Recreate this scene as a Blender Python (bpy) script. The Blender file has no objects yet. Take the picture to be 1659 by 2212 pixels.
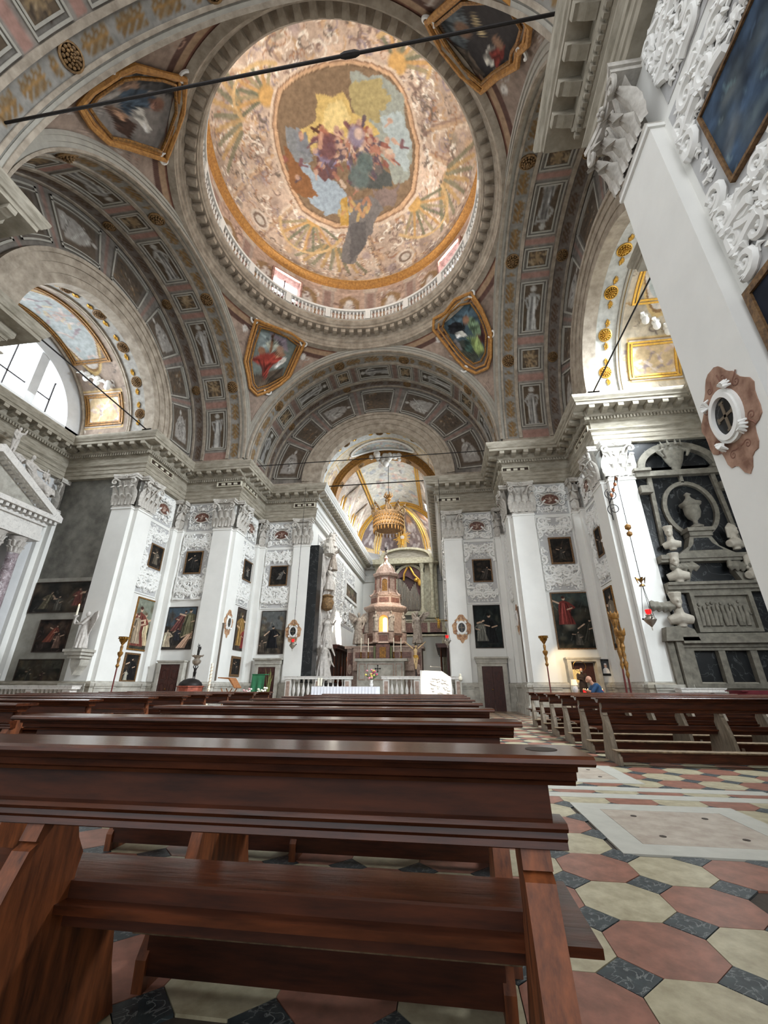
import bpy, math, random
import numpy as np
from mathutils import Vector, Matrix
from math import sin, cos, pi, radians, sqrt, atan2
random.seed(7); rng = np.random.default_rng(7)
SC = bpy.context.scene; COL = SC.collection
# ---------------------------------------------------------------- camera
W, H, F = 1659, 2212, 892.4
PIT, ROL, YAW = radians(22.827), radians(.159), radians(7.972)
CAM = np.array([3.613, 0, 1.096])
def _axes():
    cy, sy, cp, sp = cos(YAW), sin(YAW), cos(PIT), sin(PIT)
    f = np.array([-sy*cp, cy*cp, sp]); r = np.array([cy, sy, 0.]); u = np.cross(r, f)
    cr, sr = cos(ROL), sin(ROL)
    return cr*r+sr*u, -sr*r+cr*u, f
RX, UP, FW = _axes()
cd = bpy.data.cameras.new('camera'); cam = bpy.data.objects.new('camera', cd); COL.objects.link(cam)
cd.sensor_fit = 'VERTICAL'; cd.sensor_height = 36; cd.lens = 36*F/H; cd.clip_start = .02; cd.clip_end = 200
m = Matrix.Identity(4)
for i in range(3): m[i][0], m[i][1], m[i][2], m[i][3] = RX[i], UP[i], -FW[i], CAM[i]
cam.matrix_world = m; SC.camera = cam
# ---------------------------------------------------------------- view, world, lights
SC.view_settings.view_transform = 'Standard'; SC.view_settings.look = 'None'
SC.view_settings.gamma = 1; SC.view_settings.exposure = 0.5; SC.view_settings.use_curve_mapping = False
SC.cycles.max_bounces = 7; SC.cycles.diffuse_bounces = 4; SC.cycles.glossy_bounces = 3
SC.cycles.sample_clamp_indirect = 6; SC.cycles.use_denoising = True
wd = bpy.data.worlds.new('sky'); SC.world = wd; wd.use_nodes = True
wn = wd.node_tree.nodes; bg = wn['Background']; bg.inputs[0].default_value = (.86, .9, .95, 1); bg.inputs[1].default_value = 1.25
def area(name, loc, target, sx, sy, power, col=(1, 1, 1), spread=180):
    l = bpy.data.lights.new(name, 'AREA'); l.shape = 'RECTANGLE'; l.size = sx; l.size_y = sy; l.energy = power; l.color = col
    l.spread = radians(spread)
    o = bpy.data.objects.new(name, l); COL.objects.link(o); o.location = loc
    o.rotation_euler = (Vector(target)-Vector(loc)).to_track_quat('-Z', 'Y').to_euler(); return o
def spot(name, loc, target, power, deg, col=(1, .93, .82), blend=.15, rad=.05):
    l = bpy.data.lights.new(name, 'SPOT'); l.energy = power; l.spot_size = radians(deg); l.spot_blend = blend; l.color = col
    l.shadow_soft_size = rad
    o = bpy.data.objects.new(name, l); COL.objects.link(o); o.location = loc
    o.rotation_euler = (Vector(target)-Vector(loc)).to_track_quat('-Z', 'Y').to_euler(); return o
COOL = (.86, .94, 1.0)
area('nave_rear_fill_light', (0, -8.5, 11), (0, 12, 9), 9, 7, 330, (1, .98, .95))  # added fill at the open rear end; no window is built there
area('left_thermal_window_light', (-14.2, 12.12, 14.6), (-6, 12.12, 9), 5.5, 2.6, 300, COOL)
area('right_thermal_window_light', (14.2, 12.12, 14.7), (2, 13, 6), 4.6, 2.4, 1900, COOL, 105)
area('right_vault_light', (13.9, 10.4, 13.2), (12.4, 16, 15.2), 2.6, 1.6, 26, (1, .96, .86))  # area light inside the right arm, aimed up at its vault
area('right_aisle_light', (13.6, 9.4, 6), (0, 14, 4), 2, 5, 420, COOL)
area('choir_window_light', (3.2, 31, 15.2), (-3.9, 30, 7), 7, 1.6, 1100, COOL)
area('vestibule_light', (0, 23.2, 12.2), (0, 29, 5), 4, 1.2, 170, (1, .97, .92), 120)  # fill added in the vestibule to brighten the chancel front
area('choir_entablature_fill', (3.3, 28, 14.2), (-3.9, 31, 11.5), 8, 1.0, 500, COOL)  # added fill aimed at the left choir entablature
area('choir_apse_light', (3.0, 36.6, 15.3), (-.5, 38.8, 12.5), 1.5, 1.5, 160, (1, .93, .8))  # fill added to bring up the organ and apse wall
spot('choir_sunbeam', (3.3, 27.2, 13.8), (-3.6, 29.6, 4.4), 42000, 13)
spot('ambo_sunbeam', (6.4, 8.5, 12.3), (3.3, 20.6, 1.15), 12000, 6.2)
spot('pier_fill_spot', (10.0, 14.0, 9.9), (11.2, 15.9, 9.9), 280, 80, (.85, .95, 1), .5)  # added spot that brightens the right arm's capital and frieze
spot('side_altar_lamp', (8.5, 17.9, 2.5), (8.8, 19.3, 1.5), 60, 100, (1, .72, .38), .6)
spot('ciborium_fill_spot', (1.2, 25.0, 7), (-.2, 28, 5), 260, 70, (1, .86, .66), .6)  # added warm spot that brightens the marble tower from in front
# ---------------------------------------------------------------- photo-to-scene measuring
def ray(x, y): return FW+(x-W/2)/F*RX-(y-H/2)/F*UP
def atY(x, y, Y): d = ray(x, y); return CAM+d*(Y/d[1])
def atX(x, y, X): d = ray(x, y); return CAM+d*((X-CAM[0])/d[0])
def atZ(x, y, Z): d = ray(x, y); return CAM+d*((Z-CAM[2])/d[2])
def at_quadric(x, y, c, rr):      # ellipsoid / cylinder hit (far root); rr = radii, inf for a free axis
    d = ray(x, y); k = np.array([0 if r == 0 else 1/r for r in rr]); o = (CAM-np.array(c))*k; e = d*k
    a, b, q = e@e, 2*o@e, o@o-1; disc = max(b*b-4*a*q, 0); t = (-b+sqrt(disc))/2/a
    return CAM+d*t
# ---------------------------------------------------------------- colours and materials
def lin(c):
    c = np.asarray(c, float)/255; return np.where(c <= .04045, c/12.92, ((c+.055)/1.055)**2.4)
MATS = {}
def mat(name, col, rough=.75, var=.12, scale=6., col2=None, metal=0., bump=0., emit=None, estr=0., detail=5., stretch=None, spec=.4, vein=None, coat=0.):
    if name in MATS: return MATS[name]
    m = bpy.data.materials.new(name); m.use_nodes = True; MATS[name] = m
    nt = m.node_tree; N = nt.nodes; L = nt.links; b = N['Principled BSDF']
    b.inputs['Roughness'].default_value = rough; b.inputs['Metallic'].default_value = metal
    b.inputs['Specular IOR Level'].default_value = spec; b.inputs['Coat Weight'].default_value = coat
    c = lin(col); tc = N.new('ShaderNodeTexCoord'); mp = N.new('ShaderNodeMapping'); L.new(tc.outputs['Object'], mp.inputs[0])
    if stretch: mp.inputs['Scale'].default_value = stretch
    no = N.new('ShaderNodeTexNoise'); no.inputs['Scale'].default_value = scale; no.inputs['Detail'].default_value = detail
    no.inputs['Roughness'].default_value = .62; L.new(mp.outputs[0], no.inputs['Vector'])
    r = N.new('ShaderNodeValToRGB'); L.new(no.outputs[0], r.inputs[0])
    a = lin(col2) if col2 else c*(1-var); z = c*(1+var)
    r.color_ramp.elements[0].position = .34; r.color_ramp.elements[1].position = .66
    r.color_ramp.elements[0].color = (*a, 1); r.color_ramp.elements[1].color = (*np.minimum(z, 1), 1)
    out = r.outputs[0]
    if vein:
        v = N.new('ShaderNodeTexNoise'); v.inputs['Scale'].default_value = scale*.6; v.inputs['Detail'].default_value = 8; v.inputs['Distortion'].default_value = 1.5
        L.new(mp.outputs[0], v.inputs['Vector']); vr = N.new('ShaderNodeValToRGB'); L.new(v.outputs[0], vr.inputs[0])
        e = vr.color_ramp.elements; e[0].position = .485; e[0].color = (0, 0, 0, 1); e[1].position = .5; e[1].color = (1, 1, 1, 1)
        e2 = vr.color_ramp.elements.new(.515); e2.color = (0, 0, 0, 1)
        mx = N.new('ShaderNodeMix'); mx.data_type = 'RGBA'; L.new(vr.outputs[0], mx.inputs[0]); L.new(out, mx.inputs[6]); mx.inputs[7].default_value = (*lin(vein), 1); out = mx.outputs[2]
    L.new(out, b.inputs['Base Color'])
    if bump:
        bp = N.new('ShaderNodeBump'); bp.inputs['Strength'].default_value = bump; bp.inputs['Distance'].default_value = .02
        L.new(no.outputs[0], bp.inputs['Height']); L.new(bp.outputs[0], b.inputs['Normal'])
    if emit: b.inputs['Emission Color'].default_value = (*lin(emit), 1); b.inputs['Emission Strength'].default_value = estr
    return m
def fresco_mat():
    m = bpy.data.materials.new('fresco_paint'); m.use_nodes = True; nt = m.node_tree; N = nt.nodes; L = nt.links; b = N['Principled BSDF']
    b.inputs['Roughness'].default_value = .85; b.inputs['Specular IOR Level'].default_value = .2
    at = N.new('ShaderNodeAttribute'); at.attribute_name = 'paint'
    tc = N.new('ShaderNodeTexCoord'); no = N.new('ShaderNodeTexNoise'); no.inputs['Scale'].default_value = 5; no.inputs['Detail'].default_value = 7
    L.new(tc.outputs['Object'], no.inputs['Vector'])
    mr = N.new('ShaderNodeMapRange'); L.new(no.outputs[0], mr.inputs[0]); mr.inputs[1].default_value = .3; mr.inputs[2].default_value = .7; mr.inputs[3].default_value = .8; mr.inputs[4].default_value = 1.2
    mx = N.new('ShaderNodeMix'); mx.data_type = 'RGBA'; mx.blend_type = 'MULTIPLY'; mx.inputs[0].default_value = 1
    L.new(at.outputs['Color'], mx.inputs[6]); L.new(mr.outputs[0], mx.inputs[7]); L.new(mx.outputs[2], b.inputs['Base Color']); return m
FRES = fresco_mat()
M = dict(
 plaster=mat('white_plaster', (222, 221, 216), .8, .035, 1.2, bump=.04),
 plaster2=mat('shaded_side_plaster', (196, 196, 196), .85, .05, 2.5, bump=.05),  # greyer copy of white plaster, with shade put into the colour
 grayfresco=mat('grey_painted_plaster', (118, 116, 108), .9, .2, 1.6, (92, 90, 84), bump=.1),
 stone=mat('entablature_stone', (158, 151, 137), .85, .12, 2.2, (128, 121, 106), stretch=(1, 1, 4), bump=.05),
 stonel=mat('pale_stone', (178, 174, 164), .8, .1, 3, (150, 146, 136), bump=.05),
 cstone=mat('lit_choir_stone', (206, 206, 202), .8, .06, 3),  # paler copy of the entablature stone, choir brightness put into the colour
 vstone=mat('vault_stone', (164, 153, 138), .85, .14, 2.5, (134, 123, 109), bump=.05),
 vwhite=mat('vault_pale_moulding', (160, 156, 146), .8, .1, 3),
 stucco=mat('stucco_relief', (226, 225, 221), .75, .04, 6),
 stuccobg=mat('stucco_ground', (180, 179, 178), .85, .05, 5),
 cap=mat('capital_stucco', (190, 186, 178), .8, .09, 7, (164, 158, 150)),
 gilt=mat('dull_gilding', (140, 98, 40), .5, .3, 14, (88, 62, 30), metal=.25),
 gold=mat('bright_gilding', (206, 160, 70), .35, .2, 12, metal=.6),
 rosette=mat('rosette_bronze', (134, 104, 66), .65, .25, 10, (84, 64, 42)),
 pinkm=mat('pink_marble_paint', (170, 132, 120), .8, .14, 5, (128, 96, 86)),
 ochre=mat('ochre_frame', (176, 128, 66), .7, .18, 8, (146, 100, 52)),
 iron=mat('dark_iron', (38, 34, 32), .55, .2, 10, metal=.6),
 wood=mat('dark_walnut', (76, 38, 20), .22, .25, 3, (48, 23, 12), stretch=(1.2, 9, 9), spec=.4, bump=.05),
 woodp=mat('matte_walnut_panel', (70, 34, 17), .55, .22, 3, (46, 22, 11), stretch=(1.2, 9, 9), spec=.25),
 woodend=mat('reddish_walnut', (116, 64, 34), .45, .3, 4, (68, 36, 20), stretch=(6, 6, 1), spec=.4, bump=.06),  # redder walnut for pew ends; the orange light on them is in the colour
 woodgrey=mat('worn_grey_wood', (128, 116, 100), .6, .2, 5, (98, 88, 74), stretch=(5, 5, 1)),
 worn=mat('worn_kneeler_edge', (122, 104, 78), .7, .3, 14, (80, 64, 46)),
 tilered=mat('red_verona_tile', (140, 94, 78), .34, .16, 9, (112, 76, 62), bump=.04, spec=.5),
 tilewhite=mat('cream_istrian_tile', (172, 164, 138), .32, .1, 9, (144, 134, 108), bump=.04, spec=.5),
 tileblack=mat('slate_tile', (50, 58, 60), .38, .2, 12, (34, 40, 44), vein=(120, 124, 122)),
 slab=mat('tomb_slab_stone', (164, 154, 140), .45, .1, 7, (144, 130, 116), bump=.06),
 slabb=mat('tomb_slab_border', (170, 168, 158), .4, .07, 7),
 joint=mat('dark_joint', (60, 52, 44), .9, .2, 20),
 blackm=mat('black_marble', (20, 22, 24), .3, .3, 2.2, vein=(74, 76, 76)),
 door=mat('dark_door_wood', (66, 32, 24), .45, .25, 6, (44, 20, 14), stretch=(4, 4, 1)),
 frame=mat('old_gilt_frame', (112, 84, 52), .6, .25, 20, (72, 50, 30)),
 fdark=mat('dark_frame', (52, 38, 28), .6, .25, 20),
 white=mat('white_marble', (214, 210, 204), .45, .07, 5, vein=(170, 166, 162)),
 statue=mat('statue_marble', (196, 190, 184), .6, .07, 8, (170, 164, 156)),
 statueg=mat('grey_statue_stone', (158, 150, 138), .7, .12, 8, (118, 104, 96)),
 pmarble=mat('rosy_marble', (170, 148, 135), .5, .14, 8, (136, 114, 102)),
 bmarble=mat('brown_inlay_marble', (112, 78, 66), .4, .25, 9, (76, 50, 44)),
 brass=mat('old_brass', (150, 112, 50), .35, .25, 12, (96, 68, 30), metal=.8),
 silver=mat('tarnished_silver', (170, 162, 150), .35, .15, 14, metal=.8),
 redgl=mat('red_lamp_glass', (200, 20, 24), .2, .05, 4, emit=(255, 40, 40), estr=.7),
 flame=mat('flame', (255, 190, 110), .5, .05, 4, emit=(255, 190, 110), estr=8),
 wax=mat('candle_wax', (232, 226, 206), .5, .03, 5),
 cloth=mat('white_altar_cloth', (226, 228, 236), .85, .03, 6),
 green=mat('green_cloth', (44, 104, 70), .8, .1, 8),
 pane=mat('daylit_pane', (240, 246, 255), .3, .02, 1, emit=(236, 244, 255), estr=5.),
 pane2=mat('sunlit_side_pane', (240, 246, 255), .3, .02, 1, emit=(236, 244, 255), estr=1.2),
 led=mat('floodlight_housing', (196, 190, 172), .5, .04, 8),
)
# ---------------------------------------------------------------- mesh builder
class B:
    def __init__(s): s.v = []; s.f = []; s.x = None
    def add(s, vs, fs):
        n = len(s.v)
        if s.x: vs = [s.x(*p) for p in vs]
        s.v += [tuple(map(float, p)) for p in vs]; s.f += [tuple(i+n for i in f) for f in fs]; return s
    def box(s, x0, y0, z0, x1, y1, z1):
        return s.add([(x0,y0,z0),(x1,y0,z0),(x1,y1,z0),(x0,y1,z0),(x0,y0,z1),(x1,y0,z1),(x1,y1,z1),(x0,y1,z1)],
                     [(0,3,2,1),(4,5,6,7),(0,1,5,4),(1,2,6,5),(2,3,7,6),(3,0,4,7)])
    def grid(s, fn, nu, nv, cu=False, cv=False):
        vs = [fn(i/nu, j/nv) for j in range(nv+(0 if cv else 1)) for i in range(nu+(0 if cu else 1))]
        w = nu+(0 if cu else 1); h = nv+(0 if cv else 1)
        fs = [(j*w+i, j*w+(i+1) % w, ((j+1) % h)*w+(i+1) % w, ((j+1) % h)*w+i) for j in range(nv) for i in range(nu)]
        return s.add(vs, fs)
    def tube(s, pts, r, n=8, cap=True, closed=False, flat=1.):
        P = [Vector(p) for p in pts]; k = len(P); R = r if isinstance(r, (list, tuple, np.ndarray)) else [r]*k
        vs = []; up = None
        for i in range(k):
            a = P[(i-1) % k] if closed or i else P[0]; b = P[(i+1) % k] if closed or i < k-1 else P[-1]
            t = (b-a); t = t.normalized() if t.length > 1e-9 else Vector((0, 0, 1))
            if up is None: up = Vector((0, 0, 1)) if abs(t.z) < .9 else Vector((0, 1, 0))
            x = t.cross(up); x = x.normalized() if x.length > 1e-6 else t.orthogonal().normalized(); up = x.cross(t)
            for j in range(n):
                q = 2*pi*j/n; vs.append(P[i]+(x*cos(q)+up*sin(q)*flat)*R[i])
        kk = k if closed else k-1
        fs = [(i*n+j, i*n+(j+1) % n, ((i+1) % k)*n+(j+1) % n, ((i+1) % k)*n+j) for i in range(kk) for j in range(n)]
        if cap and not closed: fs += [tuple(range(n))[::-1], tuple((k-1)*n+j for j in range(n))]
        return s.add(vs, fs)
    def lathe(s, prof, c=(0, 0, 0), n=16, sx=1, sy=1, rot=0.):
        vs = [(c[0]+sx*r*cos(2*pi*j/n+rot), c[1]+sy*r*sin(2*pi*j/n+rot), c[2]+z) for r, z in prof for j in range(n)]
        k = len(prof); fs = [(i*n+j, i*n+(j+1) % n, (i+1)*n+(j+1) % n, (i+1)*n+j) for i in range(k-1) for j in range(n)]
        fs += [tuple(range(n))[::-1], tuple((k-1)*n+j for j in range(n))]
        return s.add(vs, fs)
    def ball(s, c, r, n=10, m=6):
        r = (r, r, r) if not hasattr(r, '__len__') else r
        vs = [(c[0], c[1], c[2]-r[2])]+[(c[0]+r[0]*sin(pi*i/m)*cos(2*pi*j/n), c[1]+r[1]*sin(pi*i/m)*sin(2*pi*j/n), c[2]-r[2]*cos(pi*i/m)) for i in range(1, m) for j in range(n)]+[(c[0], c[1], c[2]+r[2])]
        fs = [(0, 1+(j+1) % n, 1+j) for j in range(n)]
        for i in range(m-2): fs += [(1+i*n+j, 1+i*n+(j+1) % n, 1+(i+1)*n+(j+1) % n, 1+(i+1)*n+j) for j in range(n)]
        l = len(vs)-1; fs += [(l, 1+(m-2)*n+j, 1+(m-2)*n+(j+1) % n) for j in range(n)]
        return s.add(vs, fs)
    def prism(s, poly, d0, d1, fn=None):     # polygon (a,b) extruded d0..d1 ; fn(a,b,d)->xyz
        fn = fn or (lambda a, b, d: (a, b, d)); n = len(poly)
        vs = [fn(a, b, d0) for a, b in poly]+[fn(a, b, d1) for a, b in poly]
        return s.add(vs, [tuple(range(n))[::-1], tuple(range(n, 2*n))]+[(i, (i+1) % n, n+(i+1) % n, n+i) for i in range(n)])
    def ring(s, outer, inner, d0, d1, fn=None):   # frame between two polygons of equal count
        fn = fn or (lambda a, b, d: (a, b, d)); n = len(outer)
        vs = [fn(*p, d) for d in (d0, d1) for pl in (outer, inner) for p in pl]; fs = []
        for i in range(n):
            j = (i+1) % n
            fs += [(2*n+i, 2*n+j, 3*n+j, 3*n+i), (i, n+i, n+j, j), (i, j, 2*n+j, 2*n+i), (n+i, 3*n+i, 3*n+j, n+j)]
        return s.add(vs, fs)
    def plan(s, prof, path, closed=False):       # profile (offset,z) carried along a plan path, room on the right hand
        n = len(path); mit = []
        for i in range(n):
            def nr(a, b):
                dx, dy = b[0]-a[0], b[1]-a[1]; l = math.hypot(dx, dy); return (dy/l, -dx/l)
            n1 = nr(path[i-1], path[i]) if (i or closed) else None; n2 = nr(path[i], path[(i+1) % n]) if (i < n-1 or closed) else None
            n1 = n1 or n2; n2 = n2 or n1; k = 1+n1[0]*n2[0]+n1[1]*n2[1]; mit.append(((n1[0]+n2[0])/k, (n1[1]+n2[1])/k))
        m = len(prof); vs = [(path[i][0]+mit[i][0]*o, path[i][1]+mit[i][1]*o, z) for i in range(n) for o, z in prof]
        kk = n if closed else n-1
        fs = [(i*m+j, i*m+j+1, ((i+1) % n)*m+j+1, ((i+1) % n)*m+j) for i in range(kk) for j in range(m-1)]
        if not closed: fs += [tuple(range(m)), tuple(range((n-1)*m, n*m))[::-1]]
        return s.add(vs, fs)
    def mesh(s, name, mt, smooth=None, paint=None):
        me = bpy.data.meshes.new(name); me.from_pydata(s.v, [], s.f); me.update()
        if mt is not None: me.materials.append(mt)
        if smooth:
            me.polygons.foreach_set('use_smooth', [True]*len(me.polygons)); me.set_sharp_from_angle(angle=radians(smooth))
        if paint is not None:
            at = me.color_attributes.new('paint', 'FLOAT_COLOR', 'POINT')
            a = np.ones((len(s.v), 4), np.float32); a[:, :3] = paint; at.data.foreach_set('color', a.ravel())
        return me
    def done(s, name, mt, parent=None, smooth=None, paint=None, label=None, kind=None):
        o = bpy.data.objects.new(name, s.mesh(name, mt, smooth, paint)); COL.objects.link(o)
        if parent is not None: attach(o, parent)
        if label: o['label'] = label
        if kind: o['kind'] = kind
        return o
WM = {}
def attach(o, parent):      # world-space vertices under a placed thing
    o.parent = parent; p = parent; mw = Matrix.Identity(4)
    while p is not None: mw = p.matrix_basis @ mw; p = p.parent
    o.matrix_parent_inverse = mw.inverted() if parent.parent is None else Matrix.Identity(4)
def local(o, parent): o.parent = parent; o.matrix_parent_inverse = Matrix.Identity(4); return o
def thing(name, label, cat, loc=(0, 0, 0), group=None, rz=0.):
    o = bpy.data.objects.new(name, None); COL.objects.link(o); o.location = [float(c) for c in loc]; o.rotation_euler = (0, 0, rz); o.empty_display_size = .1
    o['label'] = label; o['category'] = cat
    if group: o['group'] = group
    return o
def tag(o, label, cat, group=None):
    o['label'] = label; o['category'] = cat
    if group: o['group'] = group
    return o
def setting(name, loc=(0, 0, 0)):
    o = bpy.data.objects.new(name, None); COL.objects.link(o); o.location = loc; o['kind'] = 'structure'; return o
def inst(me, name, mw, parent, label=None, kind=None):     # shares mesh; mw = world matrix
    o = bpy.data.objects.new(name, me); COL.objects.link(o); o.matrix_basis = mw
    if parent is not None:
        o.parent = parent; o.matrix_parent_inverse = parent.matrix_basis.inverted()
    if label: o['label'] = label
    if kind: o['kind'] = kind
    return o
def copy_tree(o, parent=None):
    c = o.copy(); COL.objects.link(c); c.parent = parent
    if parent is not None: c.matrix_parent_inverse = o.matrix_parent_inverse
    for ch in list(o.children): copy_tree(ch, c)
    return c
# ---------------------------------------------------------------- paint canvases
def fbm(h, w, cells=4, octs=4, seed=0):
    r = np.random.default_rng(abs(int(seed))); out = np.zeros((h, w)); amp = 1; tot = 0
    for o in range(octs):
        n = cells*2**o; g = r.random((n+2, n+2)); yy = np.linspace(0, n, h); xx = np.linspace(0, n, w)
        y0 = yy.astype(int); x0 = xx.astype(int); fy = (yy-y0)[:, None]; fx = (xx-x0)[None]; fy = fy*fy*(3-2*fy); fx = fx*fx*(3-2*fx)
        a = g[y0][:, x0]; b = g[y0][:, x0+1]; c = g[y0+1][:, x0]; d = g[y0+1][:, x0+1]
        out += amp*((a*(1-fx)+b*fx)*(1-fy)+(c*(1-fx)+d*fx)*fy); tot += amp; amp *= .55
    return out/tot
class Cv:       # canvas in [0,1]x[0,1] (v up), colours 0..255
    def __init__(s, w, h, base, vary=.1, cells=5, seed=1, tf=None):
        s.w, s.h = w, h; n = fbm(h, w, cells, 4, seed)[..., None]
        s.a = np.array(base, float)*(1+vary*(n-.5)*4); s.tf = tf
    def P(s, pts):
        if s.tf: pts = [s.tf(*p) for p in pts]
        return np.array([(p[0]*s.w, p[1]*s.h) for p in pts], float)
    def _bb(s, q, pad):
        x0 = int(max(0, q[:, 0].min()-pad)); x1 = int(min(s.w, q[:, 0].max()+pad+1)); y0 = int(max(0, q[:, 1].min()-pad)); y1 = int(min(s.h, q[:, 1].max()+pad+1))
        return x0, x1, y0, y1
    def _put(s, bb, m, col, al):
        x0, x1, y0, y1 = bb; k = (np.clip(m, 0, 1)*al)[..., None]; s.a[y0:y1, x0:x1] = s.a[y0:y1, x0:x1]*(1-k)+np.array(col, float)*k
    def poly(s, pts, col, al=1., wob=0):
        q = s.P(pts); bb = s._bb(q, 2); x0, x1, y0, y1 = bb
        if x1 <= x0 or y1 <= y0: return s
        X, Y = np.meshgrid(np.arange(x0, x1)+.5, np.arange(y0, y1)+.5)
        if wob: n = fbm(y1-y0, x1-x0, 6, 3, int(wob*10)+x0); X = X+(n-.5)*wob; Y = Y+(n[::-1]-.5)*wob
        m = np.zeros(X.shape, bool); k = len(q)
        for i in range(k):
            a, b = q[i], q[(i+1) % k]; c = (a[1] > Y) != (b[1] > Y)
            with np.errstate(divide='ignore', invalid='ignore'): m ^= c & (X < (b[0]-a[0])*(Y-a[1])/(b[1]-a[1]+1e-12)+a[0])
        s._put(bb, m.astype(float), col, al); return s
    def line(s, pts, w, col, al=1., w2=None, closed=False):   # w in canvas pixels
        q = s.P(pts)
        if closed: q = np.vstack([q, q[:1]])
        w2 = w if w2 is None else w2; n = len(q)-1
        for i in range(n):
            a, b = q[i], q[i+1]; ww = w+(w2-w)*i/max(1, n-1); bb = s._bb(np.array([a, b]), ww+1); x0, x1, y0, y1 = bb
            if x1 <= x0 or y1 <= y0: continue
            X, Y = np.meshgrid(np.arange(x0, x1)+.5, np.arange(y0, y1)+.5); d = b-a; t = np.clip(((X-a[0])*d[0]+(Y-a[1])*d[1])/(d@d+1e-9), 0, 1)
            s._put(bb, (ww/2-np.hypot(X-a[0]-t*d[0], Y-a[1]-t*d[1]))+.5, col, al)
        return s
    def blob(s, c, rx, ry, col, al=1., soft=.3, rot=0.):      # radii in canvas px
        q = s.P([c]); R = max(rx, ry)*1.3; bb = s._bb(q, R); x0, x1, y0, y1 = bb
        if x1 <= x0 or y1 <= y0: return s
        X, Y = np.meshgrid(np.arange(x0, x1)+.5-q[0, 0], np.arange(y0, y1)+.5-q[0, 1]); a = X*cos(rot)+Y*sin(rot); b = -X*sin(rot)+Y*cos(rot)
        s._put(bb, (1-np.hypot(a/rx, b/ry))/soft+.5, col, al); return s
    def scrolls(s, n, cols, size, seed=0, region=(0, 1, 0, 1), wd=2., al=.8):
        r = random.Random(seed)
        for _ in range(n):
            cx = r.uniform(region[0], region[1])*s.w; cy = r.uniform(region[2], region[3])*s.h; R = size*r.uniform(.5, 1.3); a0 = r.uniform(0, 6.28); k = r.choice((-1, 1)); c = r.choice(cols)
            pts = [(cx+R*(1-t*.8)*cos(a0+k*t*5), cy+R*(1-t*.8)*sin(a0+k*t*5)) for t in np.linspace(0, 1, 9)]
            tf, s.tf = s.tf, None; s.line([(x/s.w, y/s.h) for x, y in pts], wd*r.uniform(.6, 1.5), c, al, .6); s.tf = tf
        return s
    def sample(s, uv):
        uv = np.asarray(uv); x = np.clip(uv[:, 0]*s.w-.5, 0, s.w-1.001); y = np.clip(uv[:, 1]*s.h-.5, 0, s.h-1.001); x0 = x.astype(int); y0 = y.astype(int); fx = (x-x0)[:, None]; fy = (y-y0)[:, None]
        x1 = np.minimum(x0+1, s.w-1); y1 = np.minimum(y0+1, s.h-1)
        c = (s.a[y0, x0]*(1-fx)+s.a[y0, x1]*fx)*(1-fy)+(s.a[y1, x0]*(1-fx)+s.a[y1, x1]*fx)*fy
        c = c*.78+c.mean(1, keepdims=True)*.22
        return lin(np.clip(c, 0, 255))
def painted(name, fn, nu, nv, cv, parent=None, uvf=None, label=None, kind=None, thick=0):
    b = B(); b.grid(fn, nu, nv); uv = np.array([(i/nu, j/nv) for j in range(nv+1) for i in range(nu+1)])
    if uvf: uv = np.array([uvf(*p) for p in uv])
    return b.done(name, FRES, parent, 60, cv.sample(uv), label, kind)
def folk(cv, cx, cy, h, robe, skin=(196, 160, 130), seed=0, lean=0., hi=None, face=True):   # a painted robed figure
    r = random.Random(seed); H_ = cv.h; Wd = cv.w; hp = h*H_; sx = hp/Wd*1.35
    hi = hi or tuple(min(255, c*1.45+18) for c in robe); dk = tuple(c*.45 for c in robe)
    def p(a, b): return (cx+(a+lean*b)*sx, cy+b*h)
    cv.poly([p(-.2, 0), p(-.16, .35), p(-.15, .62), p(-.12, .8), p(0, .86), p(.12, .8), p(.16, .6), p(.15, .35), p(.24, 0)], robe)
    for _ in range(7):
        a = r.uniform(-.16, .16); cv.line([p(a*.5, .75), p(a+r.uniform(-.03, .03), .4), p(a*1.2, .03)], hp*.03, hi if r.random() > .45 else dk, .75, hp*.02)
    k = r.choice((-1, 1)); cv.line([p(.13*k, .76), p(.26*k, .6), p(.1*k, .52)], hp*.07, robe, 1); cv.line([p(.2*k, .58), p(.07*k, .53)], hp*.04, skin, 1)
    cv.line([p(-.13*k, .76), p(-.3*k, .64+r.uniform(-.1, .25))], hp*.055, skin, 1)
    cv.blob(p(.01, .93), hp*.055, hp*.068, skin, 1, .3); cv.blob(p(0, .965), hp*.06, hp*.045, dk, .9, .4)
# ================================================================ the building
CY, A1, A2, A3, XL, YE, YB, ZS = 12.12, 3.9, 7.2, 10.45, 14.8, 39.2, -8., 13.0
PATH = [(-7.2,YB),(-7.2,4.92),(-10.45,4.92),(-10.45,8.22),(-XL,8.22),(-XL,16.02),(-10.45,16.02),(-10.45,19.32),(-7.2,19.32),(-7.2,22.57),(-3.9,22.57),(-3.9,YE),
        (3.9,YE),(3.9,22.57),(7.2,22.57),(7.2,19.32),(10.45,19.32),(10.45,16.02),(XL,16.02),(XL,8.22),(10.45,8.22),(10.45,4.92),(7.2,4.92),(7.2,YB)]
def mitres(path):
    out = []
    for i in range(len(path)):
        ns = []
        for a, b in ((i-1, i), (i, i+1)):
            if a < 0 or b >= len(path): continue
            dx, dy = path[b][0]-path[a][0], path[b][1]-path[a][1]; l = math.hypot(dx, dy); ns.append((dy/l, -dx/l))
        n1, n2 = ns[0], ns[-1]; k = 1+n1[0]*n2[0]+n1[1]*n2[1]; out.append(((n1[0]+n2[0])/k, (n1[1]+n2[1])/k))
    return out
MT = mitres(PATH)
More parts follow.
